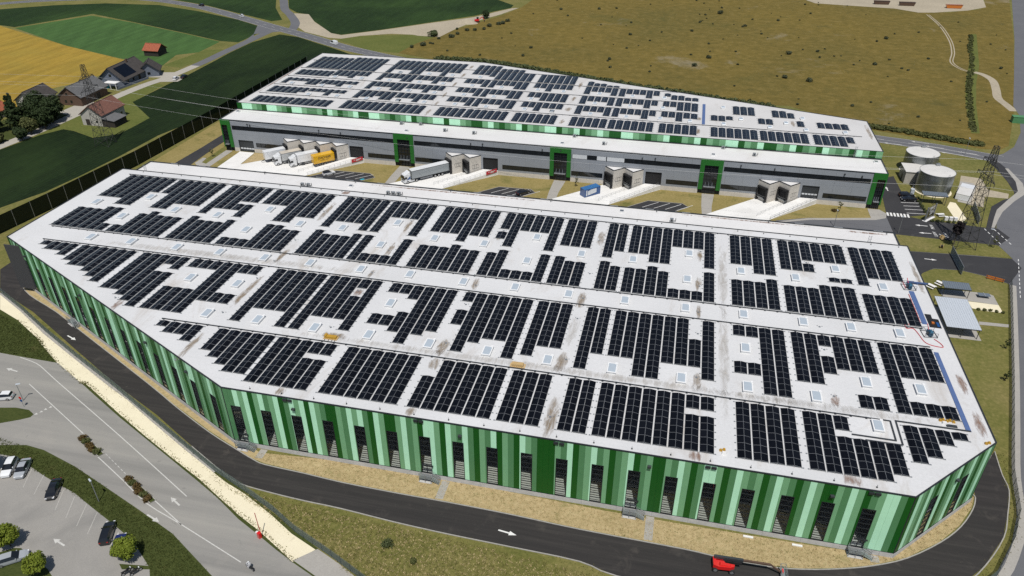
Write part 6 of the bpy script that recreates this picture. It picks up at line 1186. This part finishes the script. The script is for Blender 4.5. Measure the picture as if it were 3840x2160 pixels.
sapling(-29.9, 221.6, 4.2, 'thin young tree on the yard lawn left of the blue container', 51); sapling(50.2, 220.6, 4.0, 'thin young tree on the lawn before the right end of the dock front', 52); sapling(-158.7, 218.6, 3.6, 'thin young tree on the grass at the left end of the dock front', 53); sapling(88.6, 206.4, 4.0, 'thin young tree on the tip of the grass island', 54); sapling(77.0, 156.0, 3.2, 'thin dark young tree on the right hand lawn', 55, 'leaf_dark'); sapling(73.2, 143.6, 3.0, 'thin dark young tree on the right hand lawn nearer the front', 56, 'leaf_dark'); sapling(86.2, 262, 5, 'thin tree behind the tanks beside the country road', 57)
def shrub(x, y, r, h, lm, label, seed, name='shrub', group=None, n=420, size=.13):
    random.seed(seed); t = thing(name, label, 'shrub', (x, y, 0), 0, group); mb = MB()
    for i in range(5): a = i * 1.3; mb.tube((0, 0, -.03), (r * .6 * math.cos(a), r * .6 * math.sin(a), h * .7), .03, 4, r2=.01)
    mb.build('stem', M['bark'], t); cb = MB()
    for i in range(7): a = random.uniform(0, 6.28); d = random.uniform(.1, .6) * r; leaves(cb, (d * math.cos(a), d * math.sin(a), h * random.uniform(.4, .65)), (r * .5, r * .5, h * .42), n // 7, size)
    cb.build('foliage', M[lm], t); return t
sh = 0
for (x0, y0, x1, y1, n, nm) in ((-104.4, 85.3, -98.0, 82.2, 5, 'upper'), (-89.0, 78.0, -81.6, 74.4, 6, 'lower')):
    for i in range(n):
        u = (i + .5) / n; shrub(x0 + (x1 - x0) * u, y0 + (y1 - y0) * u, 1.0, 1.0, ['leaf_rust', 'leaf_olive', 'leaf_rust'][i % 3], f'{ORD[i]} reddish brown shrub from the upper left on the {nm} traffic island', 60 + sh, 'island_shrub', 'shrubs on the traffic islands'); sh += 1
    isl = [(x0 - .7, y0 + .2), (x0 + .2, y0 + .9), (x1 + .8, y1 + .5), (x1 + .2, y1 - .5)]; mb = MB(); mb.prism(isl, .0, .13); struct('traffic_island', mb, M['verge'])
    mb = MB(); wall_ribbon(mb, isl + [isl[0]], -.16, .0, 0, .16); struct('kerb', mb, M['kerb'])
shrub(-38.0, 74.6, 1.3, 1.6, 'leaf_bush', 'dark round shrub on the dry lawn below the drive', 81); shrub(-33.2, 72.6, .8, .9, 'leaf_olive', 'small olive shrub on the dry lawn right of the dark one', 82)
shrub(48.8, 220.9, .9, .9, 'leaf_rust', 'small brown shrub at the foot of the young tree in the yard', 83)
for i in range(7): shrub(76.0 + i * 1.5, 219.9 + .15 * i - (i > 4) * .2, .75, .8, 'leaf_bush', f'{ORD[i]} shrub from the left in the clipped row by the entrance bed', 90 + i, 'hedge_shrub', 'clipped shrubs by the entrance', 240)
for i in range(6): shrub(75.4 - .05 * i, 226 + i * 1.9, .7, .9, 'leaf_bush', f'{ORD[i]} shrub from the front in the row behind the parking bay', 98 + i, 'hedge_shrub', 'shrubs behind the parking bay', 240)
for i in range(5): shrub(75.6 + i * 1.3, 171.8 - .05 * i, .6, .55, 'leaf_olive', f'{ORD[i]} low plant from the left along the sand bed by the patio', 106 + i, 'bed_plant', 'plants along the patio bed', 160)
# hedge behind the far warehouse
def hedgerow(name, pts, w, h, n, lm, label, size):
    random.seed(77); t = thing(name, label, 'hedge', (pts[0][0], pts[0][1], 0)); P = smooth_line(pts, 6); cb = MB(); o = pts[0]
    for i in range(n):
        u = random.random() * (len(P) - 1.001); k = int(u); a = Vector(P[k]).lerp(Vector(P[k + 1]), u - k); s = random.uniform(.6, 1.2)
        leaves(cb, (a.x - o[0] + random.uniform(-w, w) * .6, a.y - o[1] + random.uniform(-w, w) * .6, h * random.uniform(.3, .7) * s), (w * .7, w * .6, h * .45), 34, size)
    cb.build('foliage', M[lm], t); mb = MB()
    for i in range(0, len(P) - 1, 2): mb.tube((P[i][0] - o[0], P[i][1] - o[1], -.05), (P[i][0] - o[0], P[i][1] - o[1], h * .6), .08, 5, r2=.03)
    mb.build('stems', M['bark'], t)
hedgerow('hedge', [(-120.5, 356.5), (-92.5, 355.5), (-67, 348), (-43, 340), (0, 327), (36, 316)], 1.7, 1.9, 640, 'leaf_bush', 'long dark hedge along the road behind the far warehouse', .45)
hedgerow('hedge', [(70, 301), (82, 298.5), (96, 293.5), (107, 289.5)], 1.8, 1.3, 300, 'leaf_olive', 'green hedge along the country road at the right, behind the tanks', .4)
hedgerow('hedge', [(151.5, 470), (143, 440), (135, 405), (125, 372), (117, 340), (109, 305)], 1.3, .55, 260, 'leaf_olive', 'narrow green hedge line running up the right side of the meadow', .4)
# bushes dotted over the meadow
BU = [shrub(0, 0, 1.5, 1.3, 'leaf_meadow', 'x', 120 + i, 'meadow_bush', 'bushes dotted over the brown meadow', 260, .24) for i in range(3)]
random.seed(5)
MLAB = 'small dark green bush dotted over the brown meadow'
spots = [(55.4, 358.9, 1.3), (50.1, 405.5, 1.3), (17.1, 494.3, 1.7), (3.9, 372.9, 1.2), (10.7, 389, 1.2), (45, 361.9, 1.2), (89.1, 394.4, 1.0), (103.9, 449.6, 1.1)]
def inpoly(x, y, P):
    c = False
    for (x0, y0), (x1, y1) in zip(P, P[1:] + P[:1]):
        if (y0 > y) != (y1 > y) and x < (x1 - x0) * (y - y0) / (y1 - y0) + x0: c = not c
    return c
while len(spots) < 125:
    x, y = random.uniform(-140, 165), random.uniform(300, 545)
    if inpoly(x, y, GP['meadow']) and y > 368 - .33 * (x + 120): spots.append((x, y, random.choice((.35, .4, .5, .5, .6, .7, .9))))
for i in range(14): u = i / 13; spots.append((-139 + 34 * u + random.uniform(-2, 2), 378 + 70 * u + random.uniform(-4, 4), random.uniform(.7, 1.5)))
for i, (x, y, s) in enumerate(spots):
    if i < 3: o = BU[i]; o.location = (x, y, 0); o.scale = (s, s, s); o['label'] = MLAB
    else: dup(BU[i % 3], (x, y, 0), random.uniform(0, 6.28), MLAB, s)
shrub(-136.5, 403.0, 4.2, 3.2, 'leaf_bush', 'large dark bush at the edge of the gravel lot', 131, n=700, size=.4); shrub(-119.5, 452, 3.4, 4.6, 'leaf_dark', 'dark tall bush beside the gravel lot and the crop field', 132, n=600, size=.4)
M['straw'] = leafmat('straw', (.36, .28, .14), (.55, .44, .25)); M['grassblade'] = leafmat('grass_blade', (.10, .11, .026), (.20, .18, .06))
# weeds along kerbs and sand : one mass of small tufts
random.seed(9)
def tufts(name, lines, n, lm, hmin, hmax, spread, label):
    mb = MB()
    for _ in range(n):
        L = random.choice(lines); k = random.randrange(len(L) - 1); a = Vector(L[k]).lerp(Vector(L[k + 1]), random.random()); c = Vector((a.x + random.gauss(0, spread), a.y + random.gauss(0, spread), 0))
        for j in range(5):
            d = Vector((random.gauss(0, .5), random.gauss(0, .5), 1)).normalized() * random.uniform(hmin, hmax); s = Vector((random.uniform(-1, 1), random.uniform(-1, 1), 0)).normalized() * .05
            mb.quad(c - s, c + s, c + d)
    o = mb.build(name, M[lm]); tag(o, label, 'weeds', None, 'stuff')
SL = [p for p in GP['sand'][13:-1]]
tufts('weeds', [SL, offset_poly(SL, -.4)], 1300, 'grassblade', .08, .28, .18, 'weeds growing between the old road and the sand strip'); tufts('weeds', [GP['sand'][1:12]], 500, 'grassblade', .06, .18, .35, 'weeds scattered along the fence side of the sand strip')
tufts('dry_tufts', [offset_poly(DO[7:27], -.8), offset_poly(DO[7:27], -1.6)], 1200, 'grassblade', .1, .25, .5, 'dry grass tufts along the lower kerb of the drive')
def scatter(name, poly, n, lm, h0, h1, label, clump=5, w=.06):
    mb = MB(); xs = [p[0] for p in poly]; ys = [p[1] for p in poly]; k = 0
    while k < n:
        x, y = random.uniform(min(xs), max(xs)), random.uniform(min(ys), max(ys))
        if not inpoly(x, y, poly): continue
        k += 1
        for j in range(clump):
            c = Vector((x + random.gauss(0, .12), y + random.gauss(0, .12), .01)); d = Vector((random.gauss(0, .6), random.gauss(0, .6), 1)).normalized() * random.uniform(h0, h1); s = Vector((random.uniform(-1, 1), random.uniform(-1, 1), 0)).normalized() * w; mb.quad(c - s, c + s, c + d)
    tag(mb.build(name, M[lm]), label, 'grass', None, 'stuff')
scatter('dry_grass_tufts', GP['dry_front'], 4500, 'straw', .06, .2, 'straw coloured tufts over the dry bed before the facade'); scatter('dry_grass_tufts', GP['dry_front'], 1500, 'grassblade', .06, .18, 'green tufts in the dry bed before the facade')
LWN = [(-70, 80), (-48, 79), (-18, 77.6), (-4, 76.6), (-4, 62), (-34, 63), (-48, 72)]
scatter('lawn_tufts', LWN, 6500, 'grassblade', .1, .3, 'grass tufts on the lawn below the drive'); scatter('lawn_tufts', LWN, 2600, 'straw', .1, .3, 'dry tufts on the lawn below the drive')
scatter('verge_tufts', [(-128, 83), (-113, 81), (-100, 78.5), (-91, 75.3), (-73.7, 68.9), (-62.8, 63), (-70, 60), (-79, 66.4), (-90, 71), (-104, 75.5), (-116, 78.4), (-130, 80)], 4200, 'verge_blade', .08, .25, 'rank grass on the verge beside the car park', 5, .07)
scatter('verge_tufts', [(-150, 106), (-141, 105), (-126, 104.6), (-136, 111), (-147, 116), (-158, 119)], 2600, 'verge_blade', .1, .28, 'rank grass on the patch left of the sand strip', 5, .08)
# ---------------------------------------------------------------- farm buildings
def gable(name, label, cx, cy, wx, ly, eave, ridge, wall, roof, rz=0, axis='y', over=.5, wins=(), pv=False, chimney=False, cat='house'):
    t = thing(name, label, cat, (cx, cy, 0), rz); a, b = wx / 2, ly / 2
    P = [(-a, 0), (a, 0), (a, eave), (0, ridge), (-a, eave)]; mb = MB(); f = (lambda u, v, z: (u, v, z)) if axis == 'y' else (lambda u, v, z: (v, -u, z))
    mb.add([f(x, -b, z) for x, z in P] + [f(x, b, z) for x, z in P], [(0, 1, 2, 3, 4), (9, 8, 7, 6, 5)] + [(i, 5 + i, 5 + (i + 1) % 5, (i + 1) % 5) for i in range(5)]); mb.build('wall', M[wall], t)
    sl = (ridge - eave) / a
    for s in (-1, 1):
        ex = s * (a + over); ez = eave - over * sl; r = []
        mb = MB(); q = [f(0, -b - over, ridge + .03), f(ex, -b - over, ez + .03), f(ex, b + over, ez + .03), f(0, b + over, ridge + .03)]
        mb.hexa(q + [(x, y, z + .2) for x, y, z in q]); ro = mb.build('roof', M[roof], t)
        n = int((ly + 2 * over) / .9)
        for i in range(n + 1):
            v = -b - over + i * (ly + 2 * over) / n; mb = MB(); mb.bar(f(s * .1, v, ridge + .24 - .1 * sl), f(ex, v, ez + .24), .07, .07); mb.build('roof_batten', M[roof], ro)
        if pv and s == pv:
            mb = MB(); w = lambda u, v: f(s * u * (a + over), v, ridge + .30 - u * (ridge - ez)); mb.quad(w(.15, -b * .8), w(.85, -b * .8), w(.85, b * .15), w(.15, b * .15)); mb.build('solar_panel', M['pvfar'], ro)
    mb = MB(); mb.bar(f(0, -b - over, ridge + .28), f(0, b + over, ridge + .28), .3, .12); mb.build('ridge_cap', M[roof], t)
    for side, u, z, w, h in wins:
        mb = MB()
        if side == 'E': p = [f(a + .02, u - w / 2, z), f(a + .02, u + w / 2, z), f(a + .02, u + w / 2, z + h), f(a + .02, u - w / 2, z + h)]
        else: p = [f(u - w / 2, -b - .02, z), f(u + w / 2, -b - .02, z), f(u + w / 2, -b - .02, z + h), f(u - w / 2, -b - .02, z + h)]
        mb.quad(*p); mb.build('window' if h < 2 else 'door', M['darkglass'] if h < 2 else M['wood_dark'], t)
    if chimney: mb = MB(); x, y, z = f(.8, b * .3, ridge - .5); mb.box((x - .3, y - .3, z), (x + .3, y + .3, z + 1.6)); mb.build('chimney', M['brick_brown'], t)
    return t
gable('field_barn', 'small dark field barn with bright red roof among the crops', -262.6, 335.2, 7.0, 8.0, 2.9, 5.3, 'wood_dark', 'tile_red', 0, 'x', .5, [('S', -1, 0, 2.4, 2.2)], cat='barn')
gable('farmhouse', 'dark-roofed farmhouse with solar panels and grey blue walls by the track', -248.5, 292.5, 11.5, 19, 3.4, 8.0, 'render_blue', 'tile_dark', .06, 'y', .9, [('E', -6, 1, 1.3, 1.2), ('E', -2, 1, 1.3, 1.2), ('E', 2.5, .2, 1.6, 2.1), ('S', -2.4, 1, 1.3, 1.3), ('S', 2, 1, 1.3, 1.3), ('S', 0, 4.2, 1.2, 1.2)], pv=1, chimney=True)
gable('farm_wing', 'dark-roofed wing of the farmhouse beyond its porch', -243.0, 303.2, 8.5, 7.5, 3.0, 6.4, 'render_blue', 'tile_dark', .5, 'y', .8, [('E', 0, .9, 1.2, 1.2), ('S', 0, .9, 1.3, 1.2)])
gable('long_barn', 'long farm barn with grey roof and brown board side', -247.2, 264.3, 10.5, 16.5, 3.9, 7.6, 'brick_brown', 'tile_grey', .03, 'y', .6, [('S', -2.2, 1.0, 1.0, 1.2), ('S', .4, 1.0, 1.0, 1.2), ('S', -1, 4.2, .9, 1.0), ('E', 2, 0, 3, 2.6)], cat='barn')
gable('farm_shed', 'dark-roofed farm building behind the grove of trees', -262.0, 254.5, 9.5, 12, 3.4, 6.8, 'render_wall', 'tile_dark', .1, 'y', .6, [('S', 0, 1, 1.2, 1.2), ('E', 0, 1, 1.2, 1.2)], cat='barn')
gable('farm_shed', 'low grey-roofed shed at the left edge of the wheat field', -258.5, 222.0, 6.5, 13, 2.6, 4.2, 'wood_dark', 'tile_grey', .05, 'y', .4, [('E', 0, 0, 3, 2.1)], cat='barn'); gable('farm_shed', 'small shed with orange roof end behind the conifers', -266, 237.5, 5.5, 8, 2.8, 5.0, 'render_wall', 'tile_red', .1, 'y', .4, [('E', 0, .9, 1.1, 1.1)], cat='barn')
gable('red_roof_barn', 'pale-walled barn with weathered red roof beside the left pylon', -221.4, 243.6, 9.0, 13.5, 4.4, 7.6, 'render_wall', 'tile_old', .02, 'y', .5, [('S', -2, .1, 1.8, 2.4), ('S', 2, 1.2, .9, .9), ('E', 4.6, 1.2, 1, 1)], cat='barn')
t = thing('lean_to', 'dark lean-to shed with grey roof against the red-roofed barn', 'shed', (-213.9, 240.0, 0)); mb = MB(); mb.box((-2.9, -3.4, 0), (2.6, 3.6, 2.5)); mb.build('wall', M['wood_dark'], t); mb = MB(); mb.hexa([(-2.95, -3.8, 3.3), (3.0, -3.8, 2.55), (3.0, 4.0, 2.55), (-2.95, 4.0, 3.3), (-2.95, -3.8, 3.45), (3.0, -3.8, 2.7), (3.0, 4.0, 2.7), (-2.95, 4.0, 3.45)]); mb.build('roof', M['tile_grey'], t); mb = MB(); mb.box((2.6, -1.4, 0), (2.64, 1.2, 2.1)); mb.build('door', M['black'], t)
for i, (x, y, w) in enumerate(((-246.5, 207.5, 4.5), (-248.8, 202.6, 3.6))):
    t = thing('party_tent', 'white pitched tent roof at the left edge by the track, ' + ('larger one' if i == 0 else 'smaller one'), 'tent', (x, y, 0), .3); mb = MB(); h = w / 2
    for a, b in (((-h, -h), (h, -h)), ((h, -h), (h, h)), ((h, h), (-h, h)), ((-h, h), (-h, -h))): mb.quad((*a, 2.3), (*b, 2.3), (0, 0, 3.5))
    mb.build('tent_roof', M['whitebag'], t)
    for a in (-h, h):
        for b in (-h, h): mb = MB(); mb.bar((a, b, 0), (a, b, 2.3), .06, .06); mb.build('pole', M['steel'], t)
mb = MB(); mb.hexa([(-252, 279.5, 0), (-248.5, 279.0, 0), (-248, 281.5, 0), (-251.5, 282, 0), (-251.6, 279.8, 1.1), (-248.8, 279.4, 1.1), (-248.3, 281.2, 1.1), (-251.1, 281.6, 1.1)]); tag(mb.build('pool_cover', M['poolblue']), 'turquoise pool cover beside the farmhouse gable', 'pool')
mb = MB(); mb.bar((-242.2, 279, .02), (-239.8, 297, .02), .3, 1.8); tag(mb.build('garden_wall', M['render_blue']), 'low dark garden wall along the farm track', 'wall')
t = thing('porch', 'white-framed porch between farmhouse and long barn', 'porch', (-245.5, 280.2, 0)); mb = MB(); mb.box((-3, -1.6, 2.7), (3, 1.6, 2.95)); mb.build('roof', M['whitebag'], t)
for x in (-2.8, 0, 2.8): mb = MB(); mb.box((x - .1, -1.5, 0), (x + .1, -1.3, 2.7)); mb.build('post', M['whitebag'], t)
# gravel lot clutter
mb = MB(); random.seed(3); n = 14
for i in range(n):
    a0, a1 = 6.283 * i / n, 6.283 * (i + 1) / n; r0 = 7 + random.uniform(-.6, .6); mb.quad((-128 + 7 * math.cos(a0), 437 + 4 * math.sin(a0), 0), (-128 + 7 * math.cos(a1), 437 + 4 * math.sin(a1), 0), (-128 + 3 * math.cos(a1), 437 + 1.6 * math.sin(a1), 1.9), (-128 + 3 * math.cos(a0), 437 + 1.6 * math.sin(a0), 1.9)); mb.quad((-128 + 3 * math.cos(a0), 437 + 1.6 * math.sin(a0), 1.9), (-128 + 3 * math.cos(a1), 437 + 1.6 * math.sin(a1), 1.9), (-127.6, 437, 2.5))
tag(mb.build('gravel_heap', M['gravel']), 'pale heap of gravel on the lot beyond the road', 'heap')
t = thing('excavator', 'small orange excavator parked behind the gravel heap', 'excavator', (-122.5, 440.5, 0), .4)
for y in (-.9, .9): mb = MB(); mb.box((-1.5, y - .25, 0), (1.5, y + .25, .7)); mb.build('track', M['black'], t)
mb = MB(); mb.box((-1.5, -1.0, .8), (1.0, 1.0, 1.7)); mb.build('upper_body', M['p_red'], t); mb = MB(); mb.box((-.2, .1, 1.7), (1.0, 1.0, 2.7)); mb.build('cabin', M['autoglass'], t); mb = MB(); mb.bar((1.0, -.3, 1.4), (3.0, -.3, 3.0), .3, .35); mb.bar((3.0, -.3, 3.0), (4.2, -.3, 1.2), .25, .3); mb.build('boom', M['p_red'], t); mb = MB(); mb.box((4.0, -.7, .5), (4.6, .1, 1.2)); mb.build('bucket', M['steel_dark'], t)
for i, (x, y) in enumerate(((118, 546), (133, 545), (160, 543))):
    t = thing('skip', ['dark red skip container on the far sand lot, leftmost', 'dark red skip container on the far sand lot, middle one', 'orange machine box on the far sand lot, rightmost'][i], 'container', (x, y, 0), .05, 'containers on the far sand lot'); mb = MB(); mb.hexa([(-4.2, -1.1, .2), (4.2, -1.1, .2), (4.2, 1.1, .2), (-4.2, 1.1, .2), (-4.8, -1.3, 2.2), (4.8, -1.3, 2.2), (4.8, 1.3, 2.2), (-4.8, 1.3, 2.2)]); mb.build('box', M['brick_brown'] if i < 2 else M['p_orange'], t); mb = MB(); mb.box((-4.9, -1.4, 2.15), (4.9, -1.25, 2.3)); mb.build('rim', M['steel_dark'], t)
mb = MB(); mb.box((126.6, 318.5, 0), (131.6, 321.0, 2.4)); mb.box((126.5, 318.4, 2.4), (131.7, 321.1, 2.5)); tag(mb.build('green_container', M['gM']), 'small green container on the verge at the right edge', 'container')

# lettering becomes plain mesh
bpy.context.view_layer.update(); dg = bpy.context.evaluated_depsgraph_get()
for o in TXT:
    me = bpy.data.meshes.new_from_object(o.evaluated_get(dg)); n = link('tmp', me, o.parent, o.location, o.rotation_euler); nm = o.name.split('.')[0]
    for k in o.keys(): n[k] = o[k]
    bpy.data.objects.remove(o); n.name = nm
